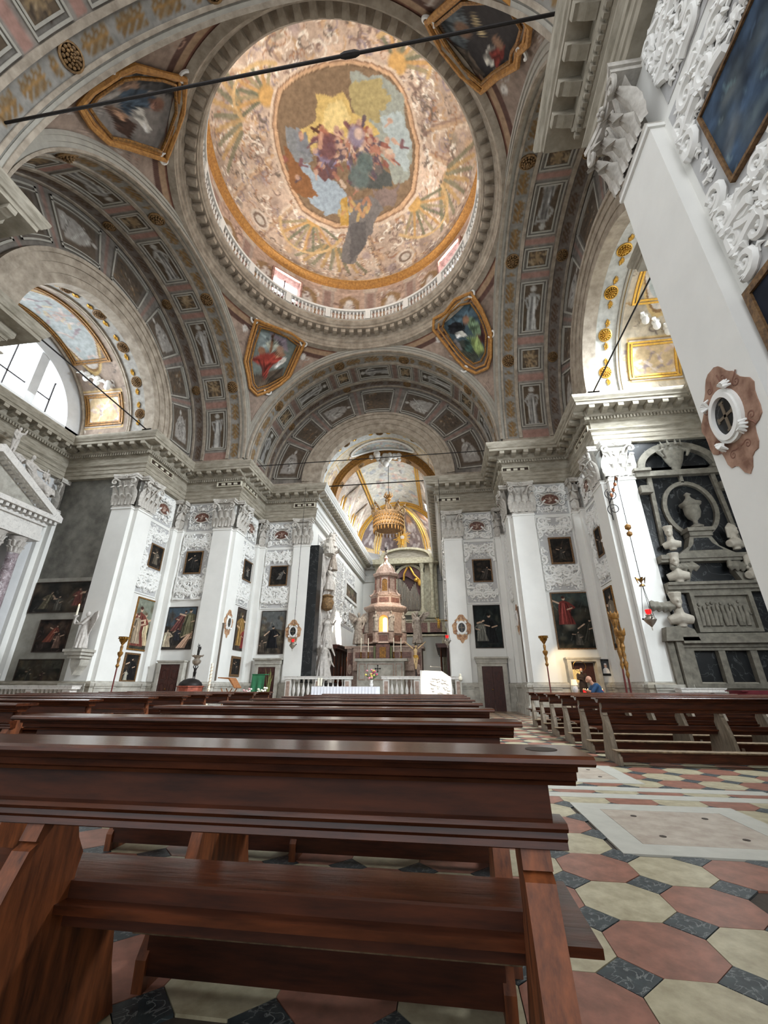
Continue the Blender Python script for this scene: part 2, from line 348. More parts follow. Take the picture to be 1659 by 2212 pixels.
def seg(i, prof, b=None):
    b = b or B(); m = len(prof)
    vs = [(PATH[q][0]+MT[q][0]*o, PATH[q][1]+MT[q][1]*o, z) for q in (i, i+1) for o, z in prof]
    return b.add(vs, [(j, (j+1) % m, m+(j+1) % m, m+j) for j in range(m)]+[tuple(range(m))[::-1], tuple(range(m, 2*m))])
SIDE = lambda i: 'left' if i < 11 else ('far' if i in (11,) else 'right')
# ---- floor
fl = B().box(-15.3, YB, -.3, 15.3, YE+.5, -.012).done('floor', M['joint'], kind='structure')
P_ = .4632; X0, Y0 = 4.53, 3.12
def oct_me(name, mt, r=P_/2-.0022, c=.131):
    pts = [(-r+c, -r), (r-c, -r), (r, -r+c), (r, r-c), (r-c, r), (-r+c, r), (-r, r-c), (-r, -r+c)]
    return B().prism(pts, -.012, 0).mesh(name, mt)
def sq_me():
    c = .131-.003; return B().prism([(-c, 0), (0, -c), (c, 0), (0, c)], -.012, 0).mesh('tile', M['tileblack'])
OM = [oct_me('tile', M['tilewhite']), oct_me('tile', M['tilered'])]; SM = sq_me()
SLABS = [(4.80, 3.85, 6.30, 5.26), (4.62, 6.30, 5.95, 7.55)]
def blocked(x, y, r=.2): return any(a-r < x < c+r and b-r < y < d+r for a, b, c, d in SLABS)
def inview(x, y):
    d = np.array([x, y, 0])-CAM; z = d@FW
    if z <= .1: return False
    u, v = W/2+F*(d@RX)/z, H/2-F*(d@UP)/z; return -60 < u < W+60 and v < H+90
cand = []
for i in range(-40, 24):
    for j in range(-6, 76):
        x, y = X0+i*P_, Y0+j*P_
        for kind, xx, yy in ((0, x, y), (1, x+P_/2, y+P_/2)):
            if abs(xx) > XL-.1 or yy > 22.4 or (abs(xx) > 7.1 and not 4.9 < yy < 19.3) : continue
            if not inview(xx, yy): continue
            ins = any(a+.14 < xx < c-.14 and b_+.14 < yy < d-.14 for a, b_, c, d in SLABS)
            if ins: continue
            vis = 1 if (xx > 3.9 and yy < 8.6) else (.6 if yy < 4.5 else .25)
            cand.append(((math.hypot(xx-CAM[0], yy-CAM[1]))/vis, kind, i, j, xx, yy))
cand.sort(); near = [c for c in cand if c[1] == 0][:190]+[c for c in cand if c[1] == 1][:100]; ns = set(id(c) for c in near)
for c in near:
    _, k, i, j, x, y = c
    me = SM if k else OM[(i+j) % 2]
    inst(me, 'tile', Matrix.Translation((x, y, random.uniform(-.0012, .0008))) @ Matrix.Rotation(random.uniform(-.006, .006), 4, 'Z'), fl)
far = {0: B(), 1: B(), 2: B()}
for c in cand:
    if id(c) in ns: continue
    _, k, i, j, x, y = c
    if k: q = .128; far[2].add([(x-q, y, 0), (x, y-q, 0), (x+q, y, 0), (x, y+q, 0)], [(0, 1, 2, 3)])
    else:
        r = P_/2-.002; q = .131; far[(i+j) % 2].add([(x-r+q, y-r, 0), (x+r-q, y-r, 0), (x+r, y-r+q, 0), (x+r, y+r-q, 0), (x+r-q, y+r, 0), (x-r+q, y+r, 0), (x-r, y+r-q, 0), (x-r, y-r+q, 0)], [tuple(range(8))])
for k, (nm, mt) in enumerate((('cream_tiles', 'tilewhite'), ('red_tiles', 'tilered'), ('slate_tiles', 'tileblack'))): far[k].done(nm, M[mt], fl, kind='stuff')
B().box(-3.85, 22.0, -.01, 3.85, YE, .30).done('chancel_step', M['stonel'], fl)
for n_, (a, b_, c, d) in enumerate(SLABS):
    t = thing('tomb_slab', ('pinkish grave slab with pale border in the tiled floor beside the front pew', 'farther pale grave slab in the tiled floor near the right pews')[n_], 'slab', ((a+c)/2, (b_+d)/2, 0), 'grave slabs in the floor')
    w = .22; B().ring([(a, b_), (c, b_), (c, d), (a, d)], [(a+w, b_+w), (c-w, b_+w), (c-w, d-w), (a+w, d-w)], -.01, .004).done('border', M['slabb'], t)
    B().box(a+w+.004, b_+w+.004, -.01, c-w-.004, d-w-.004, .0035).done('panel', M['slab'], t)
    for sx, sy in ((.3, .3), (.7, .3), (.3, .7), (.7, .7)):
        B().lathe([(.001, 0), (.026, 0), (.026, .003), (.001, .003)], (a+(c-a)*sx, b_+(d-b_)*sy, .0035), 10).done('lifting_ring_plug', M['joint'], t)
for yy, x0, x1 in ((5.62, 4.0, 7.1), (5.98, 4.0, 7.1)):
    B().box(x0, yy-.1, -.01, x1, yy+.1, .0025).done('pale_strip', M['slabb'], fl)
# ---- walls
for i in range(len(PATH)-1):
    mt = M['plaster']
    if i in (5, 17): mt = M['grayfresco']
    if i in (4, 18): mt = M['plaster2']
    s_ = seg(i, [(0, 0), (0, 12.7), (-.4, 12.7), (-.4, 0)])
    o = s_.done('wall_'+SIDE(i), mt, kind='structure')
    pl = [(0, 0), (.34, 0), (.34, .32), (.30, .36), (.27, .42), (.25, 1.0), (.3, 1.06), (.3, 1.16), (.24, 1.22), (.04, 1.25), (0, 1.25)]
    if i in (5, 6, 7, 8, 9, 13, 14, 15, 16, 17): seg(i, pl).done('trim_2', M['stone'] if i in (5, 17) else M['stonel'], kind='structure')
# white lower part of the left arm's far wall
# ---- entablature (one run per wall face), modillions and dentils
ENT = [(0, 10.38), (.22, 10.38), (.22, 10.56), (.25, 10.58), (.25, 10.76), (.28, 10.78), (.28, 10.92), (.36, 11.0), (.36, 11.04), (.22, 11.06), (.22, 11.46), (.28, 11.5), (.28, 11.52), (.32, 11.52), (.32, 11.62), (.38, 11.66), (.42, 11.72), (.42, 11.95),
       (.86, 11.95), (.86, 12.08), (.9, 12.1), (.92, 12.16), (.98, 12.26), (1.0, 12.34), (1.0, 12.4), (0, 12.46)]
mod_me = B().prism([(.40, 11.74), (.44, 11.72), (.62, 11.76), (.74, 11.82), (.82, 11.80), (.84, 11.86), (.84, 11.95), (.40, 11.95)], -.11, .11, lambda a, b, d: (d, a, b)).mesh('modillion', M['stone'])
for i in range(len(PATH)-1):
    vis = i in (0, 4, 5, 6, 7, 8, 9, 10, 11, 12, 13, 14, 15, 16, 17, 22)
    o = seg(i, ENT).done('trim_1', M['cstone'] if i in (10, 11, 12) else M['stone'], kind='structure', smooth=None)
    if not vis: continue
    a, b_ = np.array(PATH[i]), np.array(PATH[i+1]); L_ = np.linalg.norm(b_-a); d = (b_-a)/L_; nrm = np.array([d[1], -d[0]])
    # usable range between mitres at offset .42/.85
    s0 = (np.array(MT[i])@d)*.42; s1 = L_+(np.array(MT[i+1])@d)*.42
    if i in (0, 22): s0, s1 = (6.5, s1) if i == 0 else (s0, 6.5)
    e0 = .18; n_ = max(2, int((s1-s0-2*e0)/.5)+1); sp = (s1-s0-2*e0)/(n_-1)
    R_ = Matrix(((d[0], nrm[0], 0, 0), (d[1], nrm[1], 0, 0), (0, 0, 1, 0), (0, 0, 0, 1)))
    for q in range(n_):
        p = a+d*(s0+e0+q*sp); inst(mod_me, 'modillion', Matrix.Translation((p[0], p[1], 0)) @ R_, o)
    dt = B(); q = s0
    while q < s1:
        p = a+d*q+nrm*.3; w_ = d*.05; u_ = nrm*.09
        c4 = [p-w_*.7, p+w_*.7, p+w_*.7+u_, p-w_*.7+u_]; dt.add([(*c, 11.50) for c in c4]+[(*c, 11.63) for c in c4], [(0, 3, 2, 1), (0, 1, 5, 4), (1, 2, 6, 5), (2, 3, 7, 6), (3, 0, 4, 7)]); q += .13
    dt.done('dentils', M['stone'], o, kind='stuff')
# ---- pilasters
def onwall(i):      # local frame of wall run i: s along, o out of the wall, z
    a, b_ = np.array(PATH[i]), np.array(PATH[i+1]); L_ = np.linalg.norm(b_-a); d = (b_-a)/L_; nrm = np.array([d[1], -d[0]])
    def fn(s, o, z): p = a+d*s+nrm*o; return (p[0], p[1], z)
    fn.L = L_; fn.d = d; fn.n = nrm; fn.a = a; fn.R = Matrix(((d[0], nrm[0], 0, 0), (d[1], nrm[1], 0, 0), (0, 0, 1, 0), (0, 0, 0, 1))); fn.T = Matrix.Translation((a[0], a[1], 0)) @ fn.R
    return fn
# capital (local: s 0..w, o from wall, z 8.75..10.38)
def leaf_bm(w, h, out, curl, base):
    b = B(); nu, nv = 8, 9
    def fn(u, v):
        x = (u-.5)*2; wd = w*(.62+.5*sin(pi*min(v*1.05, 1))*.9)*(1-.55*max(0, v-.75)/.25)*(1+.10*cos(v*26)); a = max(0, v-.62)/.38
        z = h*(v if v < .8 else .8+.16*sin((v-.8)/.2*pi)); o = out*(.25+.5*v*v)+curl*a*a*1.1
        return (x*wd/2, base+o+.05*(1-x*x)*(1 if v < .8 else .5)-.02*abs(math.sin(x*5.5)), z)
    return b.grid(fn, nu, nv)
LEAF = {}
def capital(i, s0, w, label, proj=.2, group='stucco leaf capitals under the entablature', half=0, z0=8.75, hh=1.63):
    wl = onwall(i); f = wl(s0+w/2, proj, z0)
    t = thing('corinthian_capital', label, 'capital', f, group); sc = w/1.0; nl = 3 if w > .7 else 1
    bell = B(); bell.x = lambda s, o, z: wl(s0+w/2+s, o, z0+z)
    bell.grid(lambda u, v: ((u-.5)*w*(.86+.22*v**4), proj-.07+.12*v**5, hh*.86*v), 6, 6)
    bell.box(-w*.5, 0, -.02, w*.5, proj+.04, .07)
    bell.done('bell', M['cap'], t, 40)
    ab = B(); ab.x = bell.x
    n_ = 10; top = [(-w*.62, proj+.30)]+[(-w*.62+w*1.24*k/n_, proj+.30-.13*sin(pi*k/n_)) for k in range(1, n_)]+[(w*.62, proj+.30), (w*.62, 0), (-w*.62, 0)]
    for z_a, z_b, g in ((hh*.875, hh*.93, .94), (hh*.93, hh*1.0, 1.0)):
        ab.prism([(a*g, b_*g) for a, b_ in top], z_a, z_b)
    ab.done('abacus', M['cap'], t)
    def leaf(cx, z, ww, h_, out, curl):
        key = (round(ww, 3), round(h_, 3), round(out, 3))
        if key not in LEAF: LEAF[key] = leaf_bm(ww, h_, out, curl, 0).mesh('acanthus_leaf', M['cap'], 60)
        inst(LEAF[key], 'acanthus_leaf', wl.T @ Matrix.Translation((s0+w/2+cx, proj, z0+z)), t)
    ww = w/nl*.98
    for k in range(nl): leaf(-w/2+w*(k+.5)/nl, .07, ww, .54, .12, .22)
    for k in range(nl+1):
        if nl == 1 and k: break
        leaf(-w/2+w*k/nl if nl > 1 else 0, .10, ww*.95, .96, .15, .26)
    for sg in ((-1, 1) if w > .7 else (1,)):
        v = B(); v.x = bell.x; cx = sg*w*.48; pts = []; rr = []
        pts.append((sg*w*.10, proj+.05, hh*.42)); rr.append(.03); pts.append((sg*w*.22, proj+.10, hh*.62)); rr.append(.045); pts.append((sg*w*.34, proj+.16, hh*.80)); rr.append(.05)
        for q in np.linspace(0, 1, 12):
            a = pi*.62-q*7.0; R = .155*(1-q*.8); pts.append((cx+sg*R*cos(a)*1, proj+.27, hh*.74+R*sin(a))); rr.append(.05*(1-.4*q))
        v.tube(pts, rr, 6); v.ball((cx, proj+.26, hh*.74), .035); v.done('volute', M['cap'], t, 50)
        if w > .7:
            v = B(); v.x = bell.x; pts = [(sg*w*.08, proj+.06, hh*.5)]+[(sg*(w*.13-.06*(1-q)*cos(q*5)), proj+.13, hh*.74+.07*(1-q*.8)*sin(q*5.5)) for q in np.linspace(0, 1, 8)]
            v.tube(pts, .026, 5); v.done('helix', M['cap'], t, 50)
    r = B(); r.x = bell.x
    for q in range(6): r.ball((.07*cos(q*pi/3), proj+.22, hh*.93+.07*sin(q*pi/3)), (.045, .04, .045), 6, 4)
    r.ball((0, proj+.26, hh*.93), .035, 6, 4); r.done('rosette', M['cap'], t, 50)
    return t
def pilaster(i, s0, w, z0=1.25, z1=8.75, proj=.2):
    wl = onwall(i); b = B(); b.x = wl; b.box(s0, -.02, z0-1.25+.0, s0+w, proj, z1)
    o = b.done('pilaster', M['plaster'], None, kind='structure')
    c = B(); c.x = wl
    for za, zb, e in ((0, .34, .17), (.34, .42, .14), (.42, .98, .09), (.98, 1.06, .12), (1.06, 1.16, .15), (1.16, 1.25, .05)):
        c.box(s0-e*.6, -.02, za, s0+w+e*.6, proj+e, zb)
    c.done('pedestal', M['stonel'], o); 
    d = B(); d.x = wl; d.box(s0-.03, -.02, z1-.09, s0+w+.03, proj+.04, z1-.02); d.done('astragal', M['plaster'], o)
    return o
# runs: index -> list of (s0,width,label)
PW = 1.0
CAPS = {
 5: [(4.35-PW, PW, 'large leaf capital of the pilaster behind the stone angel')],
 6: [(0, PW, 'side-lit leaf capital above the small tilted painting, left pier'), (3.25-.5, .5, 'narrow half capital in the first re-entrant corner, left')],
 7: [(0, .5, 'narrow half capital left of the oval medallion above the baptistery door'), (3.25-PW, PW, 'leaf capital on the broad pilaster beside the baptismal font')],
 8: [(0, PW, 'foreshortened leaf capital facing the nave above the oval cross, left pier'), (3.25-.5, .5, 'narrow half capital in the second re-entrant corner, left')],
 9: [(0, .5, 'narrow half capital over the far left panel with kneeling saint'), (3.3-PW, PW, 'leaf capital on pilaster behind the hanging lamp chain, left of chancel')],
 13: [(0, PW, 'leaf capital of the pilaster just right of the chancel opening'), (3.3-.5, .5, 'narrow half capital above the far right panelled door')],
 14: [(0, .5, 'narrow capital facing the nave at the far right re-entrant'), (3.25-PW, PW, 'foreshortened leaf capital at the edge of the right crossing pier')],
 15: [(0, PW, 'leaf capital above the broad white pilaster right of the crossing pier edge'), (3.25-.5, .5, 'half capital right of the medallion above the friar statue')],
 16: [(0, .5, 'shaded half capital next to the strongly lit corner, right arm'), (3.25-PW, PW, 'shaded leaf capital turned to the nave beside the brightly lit one')],
 17: [(0, PW, 'brightly lit leaf capital above the scrolled iron lamp bracket')],
 22: [(0, PW, 'huge capital of the white pilaster in the right foreground')],
}
for i, lst in CAPS.items():
    for s0, w, lab in lst:
        pilaster(i, s0, w); capital(i, s0, w, lab)
for s0, w in ((0, .45),): pilaster(5, s0, w); capital(5, s0, w, 'dark narrow capital behind the marble pediment', group=None)
pilaster(4, 7.8-.45, .45)
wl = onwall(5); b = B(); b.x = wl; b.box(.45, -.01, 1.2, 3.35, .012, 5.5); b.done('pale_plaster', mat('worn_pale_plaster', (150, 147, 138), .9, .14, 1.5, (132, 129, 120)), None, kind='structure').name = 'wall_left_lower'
# second, set-back flat of the near pier and its pilaster strip
# brown strips beside the oval crosses
# ---- upper structure: crossing arches, tympana, pendentives
def L3(k, s, t): return [(s, CY+t), (-t, CY+s), (t, CY-s), (-s, CY-t)][k]
def barrel(k, th, r, t, zs=ZS): x, y = L3(k, r*cos(th), t); return (x, y, zs+r*sin(th))
def arcbox(b, k, t0, t1, r0, r1, a0, a1, n=24):   # box bent along the arch, r1<r0 means it stands proud of the soffit
    vs = []; 
    for j in range(n+1):
        th = a0+(a1-a0)*j/n; vs += [barrel(k, th, r, t) for r, t in ((r0, t0), (r0, t1), (r1, t1), (r1, t0))]
    fs = [(j*4+q, j*4+(q+1) % 4, j*4+4+(q+1) % 4, j*4+4+q) for j in range(n) for q in range(4)]+[(0, 1, 2, 3), tuple(n*4+q for q in (3, 2, 1, 0))]
    return b.add(vs, fs)
D_ = radians
LONG = [(5, 25), (45, 65), (81, 99), (115, 135), (155, 175)]; SQ = [(30, 40), (69, 77), (103, 111), (140, 150)]
def soffit_canvas(k, seed):
    cv = Cv(1400, 210, (128, 122, 112), .10, 7, seed)    # u=theta/180, v=(t-7.2)/3.25
    V = lambda t: (t-7.2)/3.25; U = lambda a: a/180
    def rect(a0, a1, t0, t1, c, al=1): cv.poly([(U(a0), V(t0)), (U(a1), V(t0)), (U(a1), V(t1)), (U(a0), V(t1))], c, al)
    rect(0, 180, 7.2, 7.42, (146, 142, 132)); rect(0, 180, 7.45, 8.05, (136, 132, 124)); rect(0, 180, 9.72, 10.3, (122, 112, 104))
    for a in np.arange(1, 180, 38/2.0*.5+.001):   # gilded leaf sprays between rosettes
        for q in range(7):
            x = a+q*1.0
            if min(abs(x-c) for c in (35, 73, 107, 145)) < 4: continue
            for sg in (-1, 1): cv.line([(U(x), V(7.75)), (U(x+.9), V(7.75+sg*.17))], 5, (126, 92, 48), .9, 2)
            cv.line([(U(x), V(7.75)), (U(x+1), V(7.75))], 4, (150, 110, 58), .9)
            for sg in (-1, 1): cv.line([(U(x), V(10.0)), (U(x+.9), V(10.0+sg*.13))], 4, (96, 70, 48), .8, 2)
    rect(0, 180, 8.1, 9.66, (134, 126, 116))
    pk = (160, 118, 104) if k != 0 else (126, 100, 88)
    for a0, a1 in ((0, 4), (26, 29), (41, 44), (66, 68.3), (77.7, 80), (100, 102.3), (111.7, 114), (136, 139), (151, 154), (176, 180)): rect(a0, a1, 8.22, 9.55, pk)
    for n_, (a0, a1) in enumerate(LONG+SQ):
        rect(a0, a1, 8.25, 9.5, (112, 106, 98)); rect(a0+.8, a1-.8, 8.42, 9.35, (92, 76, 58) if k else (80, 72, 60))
        cv.a[:, :, :] = cv.a
        if n_ < 5:
            flip = 1 if a0 < 90 else -1; base = a0+1.2 if a0 < 90 else a1-1.2; Lh = (a1-a0-2.6)
            rr = random.Random(seed*31+n_); g = (158, 156, 150)
            def q(t, a): return (U(base+flip*a*Lh), V(8.88+t))
            cv.poly([q(-.26, 0), q(-.2, .35), q(-.2, .7), q(-.12, .82), q(.12, .82), q(.2, .66), q(.17, .35), q(.28, 0)], g, .95)
            for _ in range(9):
                a = rr.uniform(-.2, .2); cv.line([q(a*.6, .75), q(a+rr.uniform(-.05, .05), .4), q(a*1.2, .04)], 4, rr.choice(((206, 204, 198), (84, 80, 76), (104, 98, 92))), .8, 3)
            cv.blob(q(.0, .91), Lh*1400/180*.065, 9, (178, 174, 166), 1, .3)
            for sg in (-1, 1): cv.line([q(.15*sg, .76), q(.33*sg, .62+rr.uniform(-.05, .2)), q(.2*sg, .5)], 7, g, 1, 5)
        else:
            mx = (a0+a1)/2
            for q_ in range(8):
                an = q_*pi/4+.3; cv.line([(U(mx), V(8.88)), (U(mx+3.2*cos(an)), V(8.88+.34*sin(an)))], 7, (150, 122, 84), .9, 3)
            cv.scrolls(14, [(168, 146, 112), (70, 58, 46)], 12, seed+n_, (U(a0+1), U(a1-1), V(8.5), V(9.3)), 3)
    return cv
def rosette_me(name, mt, R=.27):
    b = B()
    b.lathe([(R*1.22, 0), (R*1.22, .05), (R*1.02, .07), (R*1.0, .0)], (0, 0, 0), 20)
    for ring, (rr, n, z, s) in enumerate(((.78, 12, .05, .2), (.5, 9, .11, .17), (.24, 6, .16, .13))):
        for q in range(n):
            a = 2*pi*q/n+ring*.3; b.ball((R*rr*cos(a), R*rr*sin(a), z), (R*s*1.05, R*s*1.05, .05), 6, 4)
    b.ball((0, 0, .19), R*.14, 6, 4); return b.mesh(name, mt, 50)
ROS = rosette_me('rosette', M['rosette']); ROS2 = rosette_me('rosette', M['gold'])
def frame_at(p, n, up):   # matrix with z along n
    n = Vector(n).normalized(); x = Vector(up).cross(n).normalized(); y = n.cross(x)
    return Matrix(((x.x, y.x, n.x, p[0]), (x.y, y.y, n.y, p[1]), (x.z, y.z, n.z, p[2]), (0, 0, 0, 1)))
def ros_on_arch(k, deg, r, t, s, parent, me=None):
    th = D_(deg); p = barrel(k, th, r-.005, t); c = barrel(k, th, 0, t); n = Vector(c)-Vector(p)
    inst(me or ROS, 'rosette', frame_at(p, n, Vector(barrel(k, th, r, t+1))-Vector(p)) @ Matrix.Scale(s, 4), parent)
AR = {0: 'far', 1: 'left', 2: 'right', 3: 'near'}
arch = {}
for k in (0, 1, 2, 3):
    cv = soffit_canvas(k, 11+k)
    root = setting('ceiling_arch'); arch[k] = root
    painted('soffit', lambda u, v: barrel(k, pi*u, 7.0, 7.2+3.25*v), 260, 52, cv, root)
    b = B()
    for t0, t1, h in ((7.08, 7.2, .06), (7.36, 7.46, .05), (8.04, 8.2, .07), (9.58, 9.74, .07), (10.28, 10.40, .06)): arcbox(b, k, t0, t1, 7.02, 7.0-h, 0, pi, 72)
    b.done('moulding', M['vstone'], root)
    b = B()   # archivolt on the crossing side
    for r0, r1, t in ((6.98, 7.16, 7.12), (7.16, 7.3, 7.07), (7.3, 7.42, 7.02)): arcbox(b, k, t, 7.3, r0, r1, 0, pi, 72)
    b.done('archivolt', M['vwhite'], root)
    b = B()
    for a0, a1 in LONG+SQ:
        w = .55; 
        for e, h in ((0, .05), (.9, .03)):
            A, C = a0+e, a1-e; t0, t1 = 8.25+e*.19, 9.5-e*.16
            arcbox(b, k, t0, t0+.06, 7.01, 7-h, D_(A), D_(C), 8); arcbox(b, k, t1-.06, t1, 7.01, 7-h, D_(A), D_(C), 8)
            arcbox(b, k, t0, t1, 7.01, 7-h, D_(A), D_(A+w), 1); arcbox(b, k, t0, t1, 7.01, 7-h, D_(C-w), D_(C), 1)
    b.done('panel_frame', M['vwhite'], root)
    for a in (35, 73, 107, 145):
        ros_on_arch(k, a, 7, 7.75, 1.0, root); ros_on_arch(k, a, 7, 10.0, .8, root)
    if k < 3:    # stilts between the cornice and the springing
        for sg in (-1, 1):
            for (s0, s1, t0, t1) in ((7.0, 7.4, 7.2, 10.5),):
                x0, y0 = L3(k, sg*s0, t0); x1, y1 = L3(k, sg*s1, t1); B().box(min(x0, x1), min(y0, y1), 12.38, max(x0, x1), max(y0, y1), 13.0).done('stilt', M['vstone'], root)
            x0, y0 = L3(k, sg*3.6, 10.40); x1, y1 = L3(k, sg*7.1, 10.9); B().box(min(x0, x1), min(y0, y1), 12.38, max(x0, x1), max(y0, y1), 13.0).done('stilt', M['vstone'], root)
        # tympanum with radial panels
        cv = Cv(1000, 300, (120, 112, 103), .1, 8, 30+k)
        for n_, (a0, a1) in enumerate(((3, 27), (31, 47), (52, 73), (80, 100), (107, 128), (133, 149), (153, 177))):
            U0, U1 = a0/180, a1/180
            cv.poly([(U0, .1), (U1, .1), (U1, .9), (U0, .9)], (98, 88, 78)); cv.poly([(U0+.012, .2), (U1-.012, .2), (U1-.012, .8), (U0+.012, .8)], (90, 76, 62))
            if n_ % 2 == 0:
                rr = random.Random(n_+k); g = (156, 150, 142); c_ = (U0+U1)/2; fl_ = 1 if c_ < .5 else -1
                cv.poly([(c_-fl_*.042, .5-.2), (c_-fl_*.0, .3), (c_+fl_*.03, .42), (c_+fl_*.035, .58), (c_, .7), (c_-fl_*.045, .74)], g, .9)
                cv.blob((c_+fl_*.043, .5), 9, 9, (176, 170, 160), 1, .3)
                for _ in range(8): cv.line([(c_+fl_*rr.uniform(-.04, .03), .5+rr.uniform(-.2, .2)), (c_+fl_*rr.uniform(-.04, .03), .5+rr.uniform(-.2, .2))], 4, rr.choice(((196, 192, 184), (80, 74, 68))), .7, 2)
            else: cv.scrolls(20, [(160, 146, 126), (66, 58, 50), (130, 96, 60)], 14, n_+k, (U0+.02, U1-.02, .25, .75), 3)
        for a in (29, 50, 76.5, 103.5, 130.5, 151): cv.poly([((a-1)/180, 0), ((a+1)/180, 0), ((a+1)/180, 1), ((a-1)/180, 1)], (138, 104, 92), .8)
        painted('tympanum', lambda u, v: barrel(k, pi*u, 4.75+2.27*v, 10.45), 220, 40, cv, root)
        b = B()
        for a0, a1 in ((3, 27), (31, 47), (52, 73), (80, 100), (107, 128), (133, 149), (153, 177)):
            for r0, r1 in ((4.98, 5.05), (6.72, 6.79), (5.15, 5.19), (6.58, 6.62)): arcbox(b, k, 10.39, 10.46, r0, r1, D_(a0), D_(a1), 8)
            for q in (a0, a1-.8): arcbox(b, k, 10.39, 10.46, 4.98, 6.79, D_(q), D_(q+.8), 1)
        b.done('tympanum_frame', M['vwhite'], root)
        b = B()      # plain grey archivolt of the narrower arch
        for r0, r1, t in ((3.6, 3.95, 10.36), (3.95, 4.32, 10.32), (4.32, 4.62, 10.27), (4.62, 4.78, 10.2)): arcbox(b, k, t, 10.9, r0, r1, 0, pi, 56)
        b.done('inner_archivolt', M['vstone'], root)
        for sg in (-1, 1):   # foot of the arch down to the cornice
            x0, y0 = L3(k, sg*3.6, 10.34); x1, y1 = L3(k, sg*4.78, 10.9); B().box(min(x0, x1), min(y0, y1), 12.38, max(x0, x1), max(y0, y1), 13.0).done('arch_foot', M['vstone'], root)
# ---- pendentives
SPR = sqrt(7.2**2+7.3**2)
def sph(x, y): return at_quadric(x, y, (0, CY, ZS), (SPR,)*3)
def pend(corner, raw, cm):     # corner azimuth in degrees (0=+Y, clockwise +X)
    def uvpx(x, y):
        p = sph(x, y); az = math.degrees(atan2(p[0], p[1]-CY))-corner; az = (az+180) % 360-180; return ((az+45)/90, (p[2]-ZS)/7.5)
    cv = Cv(520, 420, (150, 128, 112), .12, 9, 50+corner, uvpx)
    c = lambda l: [cm(*p) for p in l]
    cv.tf = None
    cv.poly([(0, .95), (1, .95), (1, 1), (0, 1)], (132, 84, 66)); cv.poly([(0, .925), (1, .925), (1, .95), (0, .95)], (166, 132, 100)); cv.poly([(0, .90), (1, .90), (1, .925), (0, .925)], (96, 66, 56))
    cv.scrolls(50, [(186, 176, 166), (112, 92, 84), (170, 130, 108)], 13, corner+9, (.15, .85, .2, .9), 3)
    for sg in (-1, 1):
        q = lambda a, b: (.5+sg*a, b)
        cv.poly([q(.2, .80), q(.44, .86), q(.34, .62)], (104, 80, 70)); cv.line([q(.2, .80), q(.46, .87), q(.34, .6), q(.2, .80)], 6, (176, 164, 150))
    cv.tf = uvpx
    for fn in raw['paint']: fn(cv, cm)
    root = setting('ceiling_pendentive')
    def fn(u, v):
        az = D_(corner-45+90*u); a = ((math.degrees(az)+45) % 90)-45; rho = 7.2/cos(D_(a)); zl = ZS+sqrt(max(SPR**2-rho**2, 0)); zt = 20.42; z = zl+(zt-zl)*v
        r = sqrt(SPR**2-(z-ZS)**2); return (r*sin(az), CY+r*cos(az), z)
    uvf = lambda u, v: (u, (fn(u, v)[2]-ZS)/7.5)
    painted('plaster', fn, 150, 110, cv, root, uvf)
    out, inn = c(raw['outer']), c(raw['inner'])
    def loop(l, k=.985):
        pts = []
        for i in range(len(l)):
            a, b_ = l[i], l[(i+1) % len(l)]
            for q in range(4):
                p = sph(a[0]+(b_[0]-a[0])*q/4, a[1]+(b_[1]-a[1])*q/4); pts.append(np.array([0, CY, ZS])+(p-np.array([0, CY, ZS]))*k)
        return pts
    b = B(); b.tube(loop(out), .085, 6, closed=True); b.done('outer_frame', M['ochre'], root, 50)
    mid = [((a[0]+b_[0])/2, (a[1]+b_[1])/2) for a, b_ in zip(out, inn)]
    b = B(); b.tube(loop(mid, .99), .06, 6, closed=True); b.done('middle_frame', M['ochre'], root, 50)
    b = B(); b.tube(loop(inn), .055, 6, closed=True); b.done('inner_frame', M['gilt'], root, 50)
    for i in (0, len(out)//4, len(out)//2):     # scrolled cartouche corners
        p = sph(*out[i]); n = np.array([0, CY, ZS])-p; n = n/np.linalg.norm(n); b = B(); x = np.cross(n, (0, 0, 1)); x /= np.linalg.norm(x); y = np.cross(n, x)
        pts = [p+n*.12+(x*cos(q*5)+y*sin(q*5))*.26*(1-q*.75) for q in np.linspace(0, 1, 12)]; b.tube(pts, .055, 6); b.done('scroll', M['stucco'], root, 50)
def fig(pts, col, folds=6, seed=1, dk=.55, hi=1.35):
    def f(cv, cm):
        P2 = [cm(*p) for p in pts]; cv.poly(P2, col, 1, 5); r = random.Random(seed); cx = sum(p[0] for p in P2)/len(P2); cy = sum(p[1] for p in P2)/len(P2)
        for _ in range(folds):
            a, b_ = r.choice(P2), r.choice(P2); k = r.uniform(.1, .5); g = hi if r.random() > .5 else dk; cv.line([(cx+(a[0]-cx)*k, cy+(a[1]-cy)*k), (cx+(b_[0]-cx)*.8, cy+(b_[1]-cy)*.8)], 5, [min(255, c*g) for c in col], .7, 2)
    return f
def dot(x, y, r, col): return lambda cv, cm: cv.blob(cm(x, y), r, r, col, 1, .4)
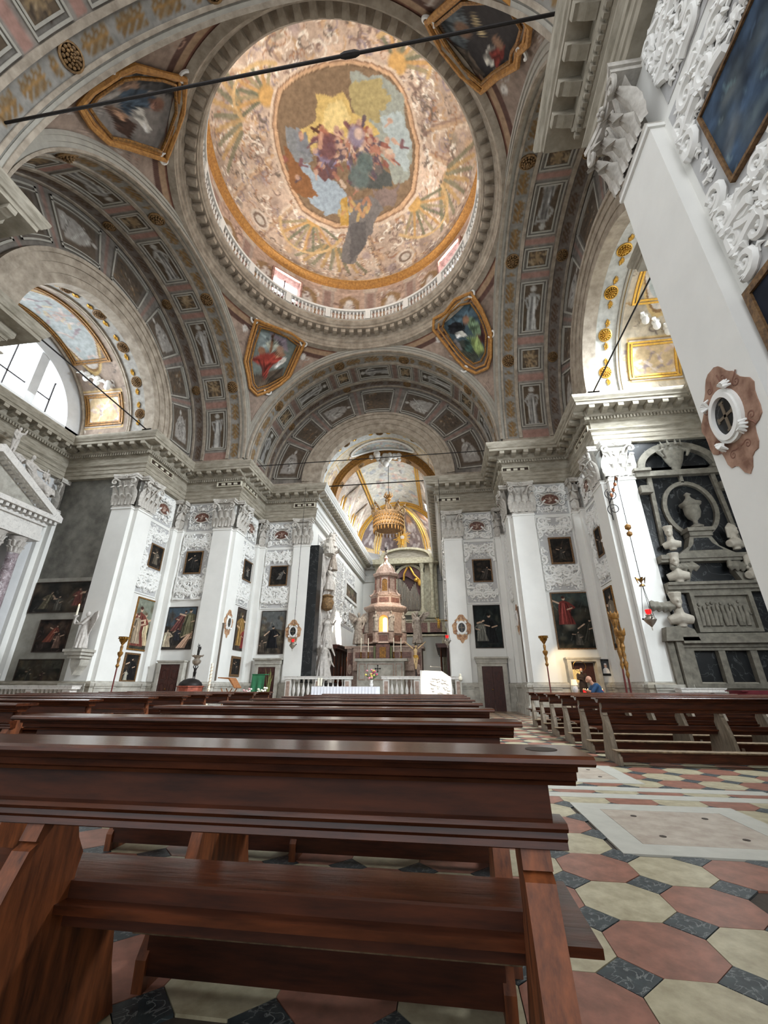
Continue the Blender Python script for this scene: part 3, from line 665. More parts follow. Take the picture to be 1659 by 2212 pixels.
def putto(x, y, s, flip=1, col=(206, 200, 192)):
    def f(cv, cm):
        for a, b_, r in ((0, 0, 11), (3, 14, 13), (8, 26, 12)): cv.blob(cm(x+flip*a*s, y+b_*s), r*s*1.2, r*s*1.2, col, 1, .4)
        for pts in (((4, 10), (22, 4), (34, 12)), ((0, 12), (-16, 20)), ((8, 30), (-12, 44), (-24, 60)), ((10, 30), (20, 48), (8, 62))):
            cv.line([cm(x+flip*a*s, y+b_*s) for a, b_ in pts], 11*s, col, 1, 6*s)
        for pts in (((6, 14), (10, 28)), ((12, 22), (14, 34))): cv.line([cm(x+flip*a*s, y+b_*s) for a, b_ in pts], 3*s, (130, 122, 116), .8)
    return f
c4 = lambda x, y: (500+x/2.765, 560+y/2.765); c1 = lambda x, y: (x/2, y/2); c2 = lambda x, y: (830+x/2.001, y/2.001)
FLo = dict(outer=[(140,360),(230,395),(350,440),(435,500),(345,700),(290,750),(220,790),(150,815),(105,770),(95,700),(75,610),(105,480)],
 inner=[(170,408),(240,425),(330,465),(392,515),(310,700),(262,728),(210,755),(150,772),(130,740),(122,690),(112,610),(135,510)])
FLo['paint'] = [fig(FLo['inner'], (112, 122, 116), 0), fig([(120,690),(320,640),(300,720),(210,760),(150,770)], (92, 78, 64)), fig([(150,420),(330,465),(300,540),(160,540)], (128, 142, 142), 8, 2), fig([(230,430),(330,480),(340,560),(300,520),(240,500)], (136, 120, 132), 5, 3),
 fig([(205,500),(260,470),(290,520),(230,560)], (170, 176, 160), 6, 4), fig([(245,450),(262,440),(240,560),(225,560)], (112, 76, 52), 3), fig([(118,590),(190,560),(280,560),(318,600),(232,650),(205,712),(178,700),(205,645),(120,606)], (158, 54, 42), 16, 5), fig([(255,550),(300,540),(325,575),(270,590)], (160, 112, 84), 4), dot(290, 540, 9, (170, 130, 104)), dot(180, 545, 9, (150, 100, 70)), fig([(238,640),(318,580),(330,606),(268,650)], (214, 210, 200), 3), putto(430, 575, .42, -1), putto(80, 405, .4, 1)]
FRo = dict(outer=[(1440,195),(1500,290),(1535,370),(1562,440),(1560,580),(1540,650),(1470,682),(1400,650),(1345,590),(1300,530),(1212,420),(1215,355),(1280,320),(1340,240)],
 inner=[(1437,258),(1485,330),(1512,390),(1530,450),(1525,560),(1500,610),(1455,625),(1410,590),(1370,550),(1330,500),(1268,405),(1275,370),(1310,320),(1370,272)])
FRo['paint'] = [fig(FRo['inner'], (64, 84, 94), 0), fig([(1280,330),(1440,262),(1500,350),(1420,380),(1300,420)], (74, 98, 112), 8), fig([(1300,500),(1400,480),(1520,560),(1450,620),(1400,580)], (66, 70, 60), 5), fig([(1290,400),(1340,370),(1400,390),(1390,440),(1310,450)], (36, 36, 40), 6), fig([(1480,380),(1530,450),(1530,520),(1470,480),(1440,440)], (92, 48, 46), 6),
 fig([(1395,350),(1440,345),(1485,395),(1490,450),(1450,455),(1420,420)], (112, 140, 104), 10, 6), fig([(1405,470),(1470,460),(1510,540),(1470,575),(1430,520)], (136, 158, 88), 10, 7), fig([(1390,480),(1430,480),(1440,560),(1400,550)], (56, 84, 74), 5), dot(1400, 362, 9, (150, 104, 78)), fig([(1335,440),(1375,428),(1408,455),(1345,474)], (206, 206, 196), 3), fig([(1290,520),(1340,470),(1380,540),(1330,590)], (128, 122, 122), 6), putto(1235, 470, .42, 1)]
NLo = dict(outer=[(500,292),(570,262),(700,300),(790,322),(780,470),(735,600),(705,680),(540,625),(450,600),(375,530),(318,440),(375,375),(440,335)],
 inner=[(520,322),(580,315),(690,325),(745,345),(750,470),(712,580),(685,640),(540,592),(470,580),(410,510),(365,445),(400,400),(465,355)])
NLo['paint'] = [fig(NLo['inner'], (132, 124, 118), 0), fig([(570,315),(745,345),(748,420),(600,380)], (70, 68, 68), 4), fig([(365,445),(470,360),(540,325),(560,400),(470,480),(420,510)], (128, 122, 116), 5), fig([(500,350),(580,330),(610,390),(540,420)], (150, 116, 94), 5), fig([(515,400),(590,380),(680,415),(650,460),(580,470),(560,505),(520,480)], (60, 76, 92), 12), fig([(440,450),(520,480),(590,540),(560,600),(500,560),(480,500)], (76, 54, 44), 8), fig([(450,450),(520,470),(560,510),(530,520)], (160, 120, 92), 3), fig([(568,490),(612,462),(657,562),(635,575)], (206, 202, 192), 2), dot(682, 452, 10, (140, 96, 76)), fig([(640,420),(690,440),(680,480),(650,470)], (132, 92, 76), 3)]
NRo = dict(outer=[(190,70),(330,-60),(520,-70),(600,0),(650,80),(640,160),(600,200),(592,262),(500,315),(432,378),(340,300),(255,190)],
 inner=[(230,80),(350,-20),(500,-30),(570,20),(610,90),(590,160),(565,200),(560,240),(480,295),(432,340),(350,270),(280,170)])
NRo['paint'] = [fig(NRo['inner'], (56, 52, 52), 0), fig([(235,85),(330,20),(360,110),(350,210),(290,180)], (96, 104, 108), 9), fig([(290,190),(350,215),(440,330),(400,320),(340,270)], (120, 104, 88), 5), fig([(375,60),(390,50),(400,110),(440,150),(420,160),(385,110)], (196, 168, 120), 3), fig([(425,250),(450,210),(475,195),(470,290),(440,280)], (196, 188, 176), 6), fig([(455,235),(500,180),(525,200),(515,250),(485,300),(470,260)], (128, 48, 40), 8), dot(490, 185, 9, (150, 110, 84)), dot(340, 130, 12, (130, 96, 74)), putto(520, 380, .4, -1)]
pend(-45, FLo, c4); pend(45, FRo, c4); pend(-135, NLo, c1); pend(135, NRo, c2)
# ---- dome ring, balustrade, drum, cupola
dome = setting('ceiling_dome', (0, CY, 20.4))
def rev(prof, n=128, name='m', mt=None, parent=None, smooth=None):
    b = B(); b.grid(lambda u, v: (0, 0, 0), 1, 1); b = B(); m = len(prof)
    vs = [(r*sin(2*pi*j/n), CY+r*cos(2*pi*j/n), z) for j in range(n) for r, z in prof]
    b.add(vs, [(j*m+q, j*m+q+1, ((j+1) % n)*m+q+1, ((j+1) % n)*m+q) for j in range(n) for q in range(m-1)]); return b.done(name, mt, parent, smooth)
rev([(7.3, 20.15), (7.02, 20.2), (7.02, 20.34), (6.98, 20.38), (6.95, 20.55), (6.88, 20.6), (6.88, 20.78), (6.8, 20.84), (6.8, 21.12), (6.34, 21.15), (6.34, 21.3), (6.28, 21.34), (6.2, 21.5), (6.2, 21.62), (7.1, 21.64)], 144, 'ring_cornice', M['vstone'], dome, 25)
MD = B().prism([(-.13, -.20), (.13, -.20), (.11, .19), (-.11, .19)], 0, .24, lambda a, b, d: (a, b, d)).mesh('modillion', M['vstone'])
for q in range(80):
    a = 2*pi*q/80; inst(MD, 'modillion', Matrix.Translation((6.6*sin(a), CY+6.6*cos(a), 20.9)) @ Matrix.Rotation(-a, 4, 'Z'), dome)
rev([(6.24, 21.62), (6.24, 21.78), (6.42, 21.78), (6.42, 21.62)], 144, 'balustrade_base', M['vwhite'], dome)
rev([(6.2, 22.42), (6.2, 22.56), (6.46, 22.56), (6.46, 22.42), (6.2, 22.42)], 144, 'balustrade_rail', M['stucco'], dome)
BAL = B().lathe([(.055, 0), (.055, .05), (.03, .08), (.07, .2), (.075, .27), (.03, .4), (.03, .45), (.055, .5), (.055, .64)], (0, 0, 0), 7).mesh('baluster', M['stucco'], 50)
PED = B().box(-.15, -.14, 0, .15, .14, .66).mesh('balustrade_pier', M['stucco'])
for q in range(16):
    a = 2*pi*q/16; inst(PED, 'balustrade_pier', Matrix.Translation((6.33*sin(a), CY+6.33*cos(a), 21.77)) @ Matrix.Rotation(-a, 4, 'Z'), dome)
    for j in range(1, 11):
        c = a+2*pi/16*j/11; inst(BAL, 'baluster', Matrix.Translation((6.33*sin(c), CY+6.33*cos(c), 21.78)), dome)
# drum: painted wall with four window openings
RD, Z0D, Z1D = 6.95, 21.6, 25.5
WIN = [(-45, 7.2, 22.55, 24.5), (48, 7.2, 22.55, 24.5), (135, 7.2, 22.55, 24.5), (-135, 7.2, 22.55, 24.5)]
cv = Cv(2200, 150, (182, 150, 130), .1, 30, 77)
U = lambda az: ((az+180) % 360)/360; V = lambda z: (z-Z0D)/(Z1D-Z0D)
for q in range(16):
    az = -180+22.5*q
    for dz in (0,):
        for u0 in (U(az),):
            cv.poly([(u0-.008, 0), (u0+.008, 0), (u0+.008, .93), (u0-.008, .93)], (168, 146, 132)); cv.poly([(u0-.005, .08), (u0+.005, .08), (u0+.005, .82), (u0-.005, .82)], (150, 118, 106))
            cv.poly([(u0-.012, .84), (u0+.012, .84), (u0+.010, .93), (u0-.010, .93)], (186, 166, 148))
    uc = U(az+11.25); cv.poly([(uc-.014, .22), (uc+.014, .22), (uc+.014, .66), (uc, .78), (uc-.014, .66)], (150, 116, 78)); cv.blob((uc, .4), 22, 34, (200, 190, 182), .95, .4); cv.blob((uc, .6), 11, 12, (206, 196, 188), 1, .4)
    cv.scrolls(14, [(212, 202, 190), (130, 100, 88)], 16, q, (uc-.02, uc+.02, .1, .8), 4)
def skipgrid(name, fn, nu, nv, cv, parent, skip):
    b = B(); b.grid(fn, nu, nv); b.f = [f for n_, f in enumerate(b.f) if not skip((n_ % nu+.5)/nu, (n_//nu+.5)/nv)]
    uv = np.array([(i/nu, j/nv) for j in range(nv+1) for i in range(nu+1)]); return b.done(name, FRES, parent, 60, cv.sample(uv))
def inwin(u, v):
    az = u*360-180; z = Z0D+v*(Z1D-Z0D); return any(abs(az-a) < w and z0 < z < z1 for a, w, z0, z1 in WIN)
skipgrid('drum_wall', lambda u, v: (RD*sin(2*pi*u-pi), CY+RD*cos(2*pi*u-pi), Z0D+(Z1D-Z0D)*v), 400, 40, cv, dome, inwin)
for n_, (a, w, z0, z1) in enumerate(WIN):
    wd_ = setting('window_%d' % (n_+3)); az = D_(a); c, s = cos(az), sin(az)
    fn = lambda t, r, z, c=c, s=s: (r*s+t*c, CY+r*c-t*s, z)
    hw = RD*sin(D_(w))*1.0
    b = B(); b.x = fn
    for x0, x1, za, zb in ((-hw-.12, -hw, z0-.1, z1+.1), (hw, hw+.12, z0-.1, z1+.1), (-hw, hw, z1, z1+.1), (-hw, hw, z0-.1, z0)): b.box(x0, 6.72, za, x1, 7.35, zb)
    b.done('reveal', M['pinkm'], wd_)
    b = B(); b.x = fn; b.box(-.03, 7.22, z0, .03, 7.3, z1); b.box(-hw, 7.22, (z0+z1)/2-.03, hw, 7.3, (z0+z1)/2+.03); b.done('glazing_bar', M['door'], wd_)
    b = B(); b.x = fn; b.box(-hw, 7.32, z0, hw, 7.34, z1); b.done('pane', M['pane'], wd_)
    p = fn(0, 6.6, 23.6); area('drum_window_light', p, (-p[0]*.7, CY-(p[1]-CY)*.7, 27.0), 1.5, 1.7, 165, (1, .95, .86))
rev([(6.95, 25.2), (6.88, 25.25), (6.88, 25.35), (6.78, 25.4), (6.70, 25.5), (6.62, 25.52), (6.62, 25.6), (6.8, 25.64)], 128, 'cupola_cornice', M['ochre'], dome, 40)
RC, HC, ZC = 6.8, 1.9, 25.6
def dpx(x, y):
    p = at_quadric(x, y, (0, CY, ZC), (RC, RC, HC)); e = math.asin(min(1, max(-.2, (p[2]-ZC)/HC))); r = .5*(1-e/(pi/2)); a = atan2(p[0], p[1]-CY); return (.5+r*sin(a), .5+r*cos(a))
cv = Cv(900, 900, (186, 158, 136), .11, 12, 91, dpx)
cd_ = lambda x, y: (340+x/2.074, y/2.074)
Pd = lambda l: [cd_(*p) for p in l]
cv.tf = None
rr = random.Random(3)
for q in range(16):      # painted ribs and cornice bands of the feigned architecture
    a = q*pi/8+.1
    for da, c, w in ((-.03, (212, 190, 166), 7), (.03, (150, 118, 100), 6), (0, (190, 152, 116), 9)): cv.line([(.5+r*sin(a+da+(r-.36)*.5*(-1)**q), .5+r*cos(a+da+(r-.36)*.5*(-1)**q)) for r in (.22, .30, .4, .47)], w, c, .8)
for q in range(60):
    a = rr.uniform(0, 2*pi); r = rr.uniform(.25, .46); cv.blob((.5+r*sin(a), .5+r*cos(a)), rr.uniform(12, 34), rr.uniform(8, 20), rr.choice(((150, 130, 136), (140, 116, 104), (206, 190, 170), (120, 112, 92), (196, 150, 104))), .5, .7, rr.uniform(0, 3))
for q in range(1500):     # painted scrollwork over the whole shell
    a = rr.uniform(0, 2*pi); r = rr.uniform(.17, .475); cx, cy = .5+r*sin(a), .5+r*cos(a)
    cv.scrolls(1, [(226, 212, 194), (132, 104, 92), (190, 148, 104), (146, 128, 132), (232, 222, 206), (160, 110, 78), (112, 96, 84)], rr.uniform(5, 20), q, (cx, cx, cy, cy), rr.uniform(2, 5.5), .8)
for q in range(8):       # oculi and shells
    a = q*pi/4+pi/8; cx, cy = .5+.38*sin(a), .5+.38*cos(a)
    if q % 2:
        for j in range(9):
            b_ = a+(j-4)*.09; cv.line([(.5+.29*sin(a+(j-4)*.03), .5+.29*cos(a+(j-4)*.03)), (.5+.40*sin(b_), .5+.40*cos(b_))], 12, ((120, 116, 88), (182, 142, 84))[j % 2], .8, 20)
    else:
        for R, c in ((34, (206, 188, 170)), (25, (124, 100, 84)), (16, (196, 182, 166))): cv.blob((cx, cy), R, R, c, .95, .15)
cv.line([(.5+.485*sin(a), .5+.485*cos(a)) for a in np.linspace(0, 2*pi, 80)], 16, (170, 116, 58))
cv.line([(.5+.465*sin(a), .5+.465*cos(a)) for a in np.linspace(0, 2*pi, 80)], 6, (206, 160, 96))
cv.tf = dpx
for cx, cy, n in ((490, 430, -60), (1075, 285, 40), (1150, 915, 130), (700, 985, 200)):      # green-gold shells named by where they sit round the frame
    for j in range(9):
        b_ = D_(n-70+j*17); cv.line([cd_(cx+28*sin(b_), cy-28*cos(b_)), cd_(cx+150*sin(b_), cy-150*cos(b_))], 8, ((104, 104, 78), (188, 138, 74), (146, 130, 92))[j % 3], .85, 20)
    cv.line([cd_(cx+150*sin(D_(n+t)), cy-150*cos(D_(n+t))) for t in range(-75, 76, 15)], 9, (196, 158, 104)); cv.blob(cd_(cx, cy), 20, 20, (200, 150, 80), 1, .3)
fo = [(545,400),(600,350),(660,315),(750,285),(860,272),(960,288),(1050,330),(1100,400),(1128,480),(1145,560),(1170,650),(1165,760),(1150,860),(1095,935),(1000,985),(900,1012),(800,1018),(720,985),(650,940),(600,850),(565,760),(535,660),(520,560),(528,470)]
cxf, cyf = 850, 640
sc_ = lambda l, k: [(cxf+(x-cxf)*k, cyf+(y-cyf)*k) for x, y in l]
cv.poly(Pd(sc_(fo, 1.06)), (206, 178, 152)); cv.poly(Pd(sc_(fo, 1.02)), (150, 110, 82)); cv.poly(Pd(sc_(fo, 1.0)), (204, 158, 116)); cv.poly(Pd(sc_(fo, .955)), (122, 92, 66)); cv.poly(Pd(sc_(fo, .94)), (134, 106, 78))
inr = sc_(fo, .93)
def cl(pts, col, w=22, al=1): cv.poly(Pd(pts), col, al, w)
cl([(850,330),(1000,330),(1090,430),(1110,560),(1140,680),(1120,800),(1060,830),(1000,700),(930,560),(870,450)], (150, 154, 142))
cl([(1000,520),(1100,500),(1135,640),(1120,780),(1040,700)], (164, 176, 176)); cl([(900,350),(1010,360),(1040,430),(980,560),(900,520),(850,430)], (172, 152, 96))
cl([(710,415),(780,432),(828,408),(872,500),(960,560),(1000,600),(930,640),(860,620),(760,640),(700,700),(680,640),(635,590),(712,540)], (208, 172, 94), 10); cl([(760,470),(830,450),(870,540),(800,590),(730,600)], (224, 194, 120), 14)
cl([(570,560),(640,590),(680,640),(690,720),(640,740),(590,700)], (130, 132, 134)); cl([(610,590),(670,600),(690,700),(640,690)], (122, 124, 130), 16)
cl([(640,730),(760,800),(860,860),(880,960),(760,960),(680,900),(660,860)], (150, 164, 176)); cl([(560,640),(640,740),(720,880),(660,890),(600,840)], (144, 92, 52), 16)
cl([(720,700),(800,720),(800,790),(750,810),(712,770)], (112, 74, 72), 14); cl([(850,830),(870,750),(940,700),(1040,780),(1060,830),(960,850)], (84, 86, 82), 16); cl([(930,700),(1000,690),(1010,770),(960,790)], (110, 98, 92), 12)
cl([(960,850),(1060,850),(1090,800),(1060,920),(980,930)], (134, 112, 104), 16); cl([(850,900),(960,880),(1010,940),(980,1000),(880,1180),(820,1170),(850,1040),(860,960)], (120, 112, 108), 18); cl([(870,1000),(940,980),(930,1100),(860,1180)], (100, 94, 92), 20)
cl([(820,890),(850,880),(860,1010),(822,1010)], (196, 146, 60), 8); cl([(870,560),(920,560),(960,610),(900,640),(850,620)], (200, 150, 60), 10)
for n_ in range(150):      # crowd of small figures on the clouds
    x, y = rr.gauss(860, 95), rr.gauss(680, 55); c = rr.choice(((176, 112, 88), (196, 150, 124), (120, 74, 78), (132, 120, 150), (150, 84, 70), (206, 176, 150), (96, 78, 88)))
    cv.line([cd_(x, y), cd_(x+rr.uniform(-22, 22), y+rr.uniform(-26, 26)), cd_(x+rr.uniform(-34, 34), y+rr.uniform(8, 40))], 9, c, .85, 4); 
    if n_ % 3 == 0: cv.blob(cd_(x, y-8), 6, 6, (196, 150, 124), .9, .4)
for n_ in range(20):
    x, y = rr.uniform(800, 950), rr.uniform(880, 960); cv.line([cd_(x, y), cd_(x+rr.uniform(-16, 16), y+rr.uniform(8, 30))], 8, rr.choice(((196, 140, 90), (184, 120, 86), (200, 160, 90))), .85, 4)
for x, y, r, c in ((745,610,16,(170,96,70)), (760,660,26,(112,70,72)), (890,610,22,(140,124,146)), (900,600,12,(206,170,150)), (930,730,24,(86,104,100)), (905,790,30,(98,112,108))): cv.blob(cd_(x, y), r*.8, r*.9, c, .9, .4)
cv.line([cd_(690, 572), cd_(735, 600)], 5, (96, 60, 44)); cv.line([cd_(730, 560), cd_(700, 590)], 4, (96, 60, 44)); cv.line([cd_(735, 600), cd_(730, 660)], 9, (196, 140, 112))
def dfn(u, v): e = pi/2*(1-v)*.999; a = 2*pi*u; return (RC*cos(e)*sin(a), CY+RC*cos(e)*cos(a), ZC+HC*sin(e))
painted('cupola', lambda u, v: dfn(u, 1-v*.9999), 420, 150, cv, dome, lambda u, v: (.5+.5*(1-v*.9999)*sin(2*pi*u), .5+.5*(1-v*.9999)*cos(2*pi*u)))
# ---- tie rods
def rod(name, label, a, b_, r, knob=None):
    t = thing(name, label, 'tie rod', ((a[0]+b_[0])/2, (a[1]+b_[1])/2, (a[2]+b_[2])/2)); B().tube([a, b_], r, 8).done('bar', M['iron'], t)
    if knob is not None:
        q = np.array(a)+(np.array(b_)-np.array(a))*knob; d = (np.array(b_)-np.array(a)); d = d/np.linalg.norm(d)
        B().tube([q-d*.22, q-d*.12, q+d*.12, q+d*.22], [r*1.2, r*2, r*2, r*1.2], 8).done('coupling', M['iron'], t)
    return t
rod('iron_tie_rod', 'thick dark iron tie rod crossing in front of the frescoed dome', (-7.25, 4.5, 14.39), (7.1, 4.5, 14.44), .037, .656)
rod('iron_tie_rod', 'thin iron tie rod across the mouth of the chancel vestibule arch', (-7.0, 19.5, 12.62), (7.0, 19.5, 12.62), .025)
rod('iron_tie_rod', 'short dark tie rod behind the chandelier chain in the chancel arch', (-3.6, 22.75, 12.72), (3.6, 22.75, 12.72), .035)
rod('iron_tie_rod', 'slanting iron tie rod in front of the thermal window, left arm', (-10.6, 8.5, 12.9), (-10.6, 15.8, 12.9), .03)
rod('iron_tie_rod', 'slanting iron tie rod in the bright arch of the right arm', (10.6, 8.5, 12.9), (10.6, 15.8, 12.9), .03)
# ---- side arms: painted vaults and thermal windows
SHELL = B()
for q in range(7):
    a = D_(-75+25*q); SHELL.tube([(0, 0, .02), (.14*sin(a), .14*cos(a), .06), (.24*sin(a), .24*cos(a), .02)], [.02, .045, .015], 6)
SHELL.ball((0, -.02, .04), .045, 6, 4)
SHELL = SHELL.mesh('gilt_shell', M['gold'], 50)
def vault_canvas(k, t0, t1, seed, w=1300):
    h = 330; cv = Cv(w, h, (150, 130, 114) if k == 1 else (196, 182, 158), .12, 9, seed); V = lambda t: (t-t0)/(t1-t0)  # left vault darker, right paler: backlight and brightness put into the base colour
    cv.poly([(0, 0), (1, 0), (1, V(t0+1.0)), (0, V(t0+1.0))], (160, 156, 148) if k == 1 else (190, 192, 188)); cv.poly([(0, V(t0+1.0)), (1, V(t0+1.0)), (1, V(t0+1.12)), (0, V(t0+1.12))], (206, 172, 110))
    cv.scrolls(90, [(222, 214, 200), (176, 134, 78), (132, 116, 106), (206, 170, 110), (110, 98, 92)], 15, seed, (0, 1, V(t0+1.2), 1), 5)
    for c, hw, kind in ((.12, .075, 0), (.5, .20, 1), (.88, .075, 0)):
        y0, y1 = V(t0+1.55), .93
        for g, col in ((1.12, (210, 176, 112)), (1.05, (150, 112, 70)), (1.0, (206, 196, 184))):
            gx = hw*g; m_ = (y0+y1)/2; gy = (y1-y0)/2*g
            if kind: cv.poly([(c+gx*cos(a)*(1+.06*cos(4*a)), m_+gy*sin(a)*(1+.06*cos(4*a))) for a in np.linspace(0, 2*pi, 40)[:-1]], col)
            else: cv.poly([(c-gx, m_-gy), (c+gx, m_-gy), (c+gx, m_+gy), (c-gx, m_+gy)], col)
        rr = random.Random(seed+int(c*9)); base = (206, 176, 130) if not kind else (176, 184, 182)
        cv.poly([(c+hw*.9*cos(a), m_+(y1-y0)/2*.88*sin(a)) for a in np.linspace(0, 2*pi, 30)[:-1]], base, 1, 8)
        for _ in range(34 if kind else 18):
            x, y = c+rr.gauss(0, hw*.38), m_+rr.gauss(0, .12); cv.line([(x, y), (x+rr.uniform(-.02, .02), y+rr.uniform(-.07, .07)), (x+rr.uniform(-.03, .03), y+rr.uniform(-.09, .09))], 13, rr.choice(((222, 204, 192), (196, 168, 156), (168, 146, 150), (210, 190, 150), (150, 132, 136))), .75, 6)
    return cv
def thermal(k, n):
    win = setting('window_%d' % n); T = XL
    b = B()
    def face(s, t, z): x, y = L3(k, s, t); return (x, y, z)
    b.x = face
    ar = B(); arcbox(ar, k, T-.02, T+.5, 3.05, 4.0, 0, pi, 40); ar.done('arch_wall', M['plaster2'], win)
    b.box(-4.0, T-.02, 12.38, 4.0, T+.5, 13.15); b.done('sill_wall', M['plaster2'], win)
    for s0 in (-1.25, .85):
        b = B(); b.x = face; b.prism([(s0, 13.1), (s0+.42, 13.1), (s0+.42, 13+sqrt(3.07**2-(s0+.42)**2)), (s0, 13+sqrt(3.07**2-s0**2))], T+.05, T+.38, lambda a, z, d: face(a, d, z)) if False else None
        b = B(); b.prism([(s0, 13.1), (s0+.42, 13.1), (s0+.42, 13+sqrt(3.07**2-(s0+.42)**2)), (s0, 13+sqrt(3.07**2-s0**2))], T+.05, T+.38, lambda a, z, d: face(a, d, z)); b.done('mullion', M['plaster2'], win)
    for a0, a1 in ((-3.04, -1.25), (-.83, .85), (1.27, 3.04)):
        xs = np.linspace(a0, a1, 9); top = [(x, 13+sqrt(max(0, 3.04**2-x*x))) for x in xs[::-1]]
        b = B(); b.prism([(a0, 13.14), (a1, 13.14)]+[(x, max(13.16, z)) for x, z in top], T+.40, T+.42, lambda a, z, d: face(a, d, z)); b.done('pane', M['pane2' if k == 2 else 'pane'], win)
        b = B(); b.x = face; m_ = (a0+a1)/2; zt = 13+sqrt(3.04**2-m_**2)
        b.box(m_-.025, T+.34, 13.15, m_+.025, T+.40, zt) if abs(m_) > .5 else b.box(m_-.02, T+.34, 13.15, m_+.02, T+.40, zt)
        b.box(a0+(.9 if a0 < -3 else 0), T+.34, 14.1, a1-(.9 if a1 > 3 else 0), T+.40, 14.15); b.done('glazing_bar', M['iron'], win)
for k, n in ((1, 1), (2, 2)):
    vt = setting('ceiling_vault'); cv = vault_canvas(k, 10.9, XL, 61+k)
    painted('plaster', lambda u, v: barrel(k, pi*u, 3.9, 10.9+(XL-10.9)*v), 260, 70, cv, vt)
    b = B()
    for t, h in ((10.92, .08), (11.86, .07), (12.0, .04), (14.55, .12)): arcbox(b, k, t, t+.08, 3.93, 3.9-h, 0, pi, 48)
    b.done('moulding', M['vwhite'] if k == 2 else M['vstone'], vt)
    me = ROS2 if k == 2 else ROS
    for a in (16, 40, 65, 90, 115, 140, 164):
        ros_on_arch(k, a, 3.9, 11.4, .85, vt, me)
        for da in (-7, 7):
            if 5 < a+da < 175: ros_on_arch(k, a+da, 3.9, 11.4, .75, vt, SHELL)
    b = B()
    for a0, a1 in ((9, 34), (56, 124), (146, 171)):
        for q in (0, .13):
            arcbox(b, k, 12.35+q, 12.43+q, 3.92, 3.84, D_(a0), D_(a1), 16); arcbox(b, k, 14.42-q, 14.5-q, 3.92, 3.84, D_(a0), D_(a1), 16)
            for e in (a0+q*14, a1-1.2-q*14): arcbox(b, k, 12.35+q, 14.5-q, 3.92, 3.84, D_(e), D_(e+1.2), 1)
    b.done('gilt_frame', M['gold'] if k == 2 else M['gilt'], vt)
    for a in (45, 135):     # little winged cherubs in stucco between the frames
        for j in range(3):
            p = np.array(barrel(k, D_(a+(j-1)*4), 3.78, 12.9+j*.5)); b = B(); b.ball(p, .16); b.ball(p-(0, 0, .22), (.15, .15, .2)); 
            for sg in (-1, 1): b.tube([p-(0, 0, .1), p+(sg*.16, sg*.2, .02), p+(sg*.3, sg*.32, -.12)], [.06, .09, .02], 6)
            b.done('stucco_cherub', M['stucco'], vt, 50)
    thermal(k, n)
# ---- chancel: vault, transverse arch, lunettes, half dome
ch = setting('ceiling_vault')
cv = vault_canvas(0, 10.9, 13.8, 71)
painted('vestibule_plaster', lambda u, v: barrel(0, pi*u, 3.9, 10.9+2.9*v), 220, 50, cv, ch)
for a in (20, 55, 90, 125, 160):
    ros_on_arch(0, a, 3.9, 11.3, .8, ch); 
    for da in (-9, 9): ros_on_arch(0, a+da, 3.9, 11.3, .7, ch, SHELL)
b = B()
for t, r in ((13.6, 3.45), (13.5, 3.6), (13.42, 3.75)): arcbox(b, 0, t, 14.3, r, 3.95, 0, pi, 48)
b.done('transverse_arch', M['gilt'], ch)
for a in (25, 60, 90, 120, 155): ros_on_arch(0, a, 3.45, 13.95, .75, ch)
# low relief oval frame and hanging cloud of stucco on the vestibule vault
b = B(); b.tube([barrel(0, pi/2+.62*cos(q), 3.82, 12.75+.62*sin(q)) for q in np.linspace(0, 2*pi, 40)[:-1]], .07, 6, closed=True); b.done('oval_frame', M['stucco'], ch, 50)
b = B(); rr = random.Random(5)
for q in range(26): b.ball((rr.gauss(.15, .45), CY+13.3+rr.gauss(0, .12), 16.25-abs(rr.gauss(0, .22))), rr.uniform(.12, .26), 8, 5)
b.done('stucco_cloud', M['cap'], ch, 60)
TE, TA = 23.4, 14.3      # the half dome springs at t=TE
cv = Cv(1400, 500, (180, 164, 148), .12, 9, 81)
cv.scrolls(220, [(214, 200, 184), (168, 128, 80), (150, 112, 100), (120, 104, 96)], 15, 4, (0, 1, 0, 1), 4)
cv.poly([(.30, .05), (.70, .05), (.70, .95), (.30, .95)], (196, 150, 84)); cv.poly([(.315, .07), (.685, .07), (.685, .93), (.315, .93)], (176, 170, 156), 1)
rr = random.Random(8)
for _ in range(120):
    x, y = rr.uniform(.33, .67), rr.uniform(.1, .9); cv.line([(x, y), (x+rr.uniform(-.03, .03), y+rr.uniform(-.02, .02))], rr.uniform(14, 34), rr.choice(((190, 178, 150), (166, 170, 170), (196, 150, 130), (136, 142, 150), (206, 196, 180), (120, 110, 106))), .6, 10)
painted('choir_plaster', lambda u, v: barrel(0, pi*u, 3.9, TA+(TE-TA)*v), 260, 110, cv, ch)
b = B()
for a in (54, 57.5, 122.5, 126):
    arcbox(b, 0, TA+.4, TE-.3, 3.92, 3.82, D_(a-.6), D_(a+.6), 2)
for t in (TA+.4, TE-.5): arcbox(b, 0, t, t+.14, 3.92, 3.82, D_(54), D_(126), 20)
arcbox(b, 0, TE-.08, TE+.12, 3.95, 3.78, 0, pi, 48); b.done('gilt_ribs', M['gold'], ch)
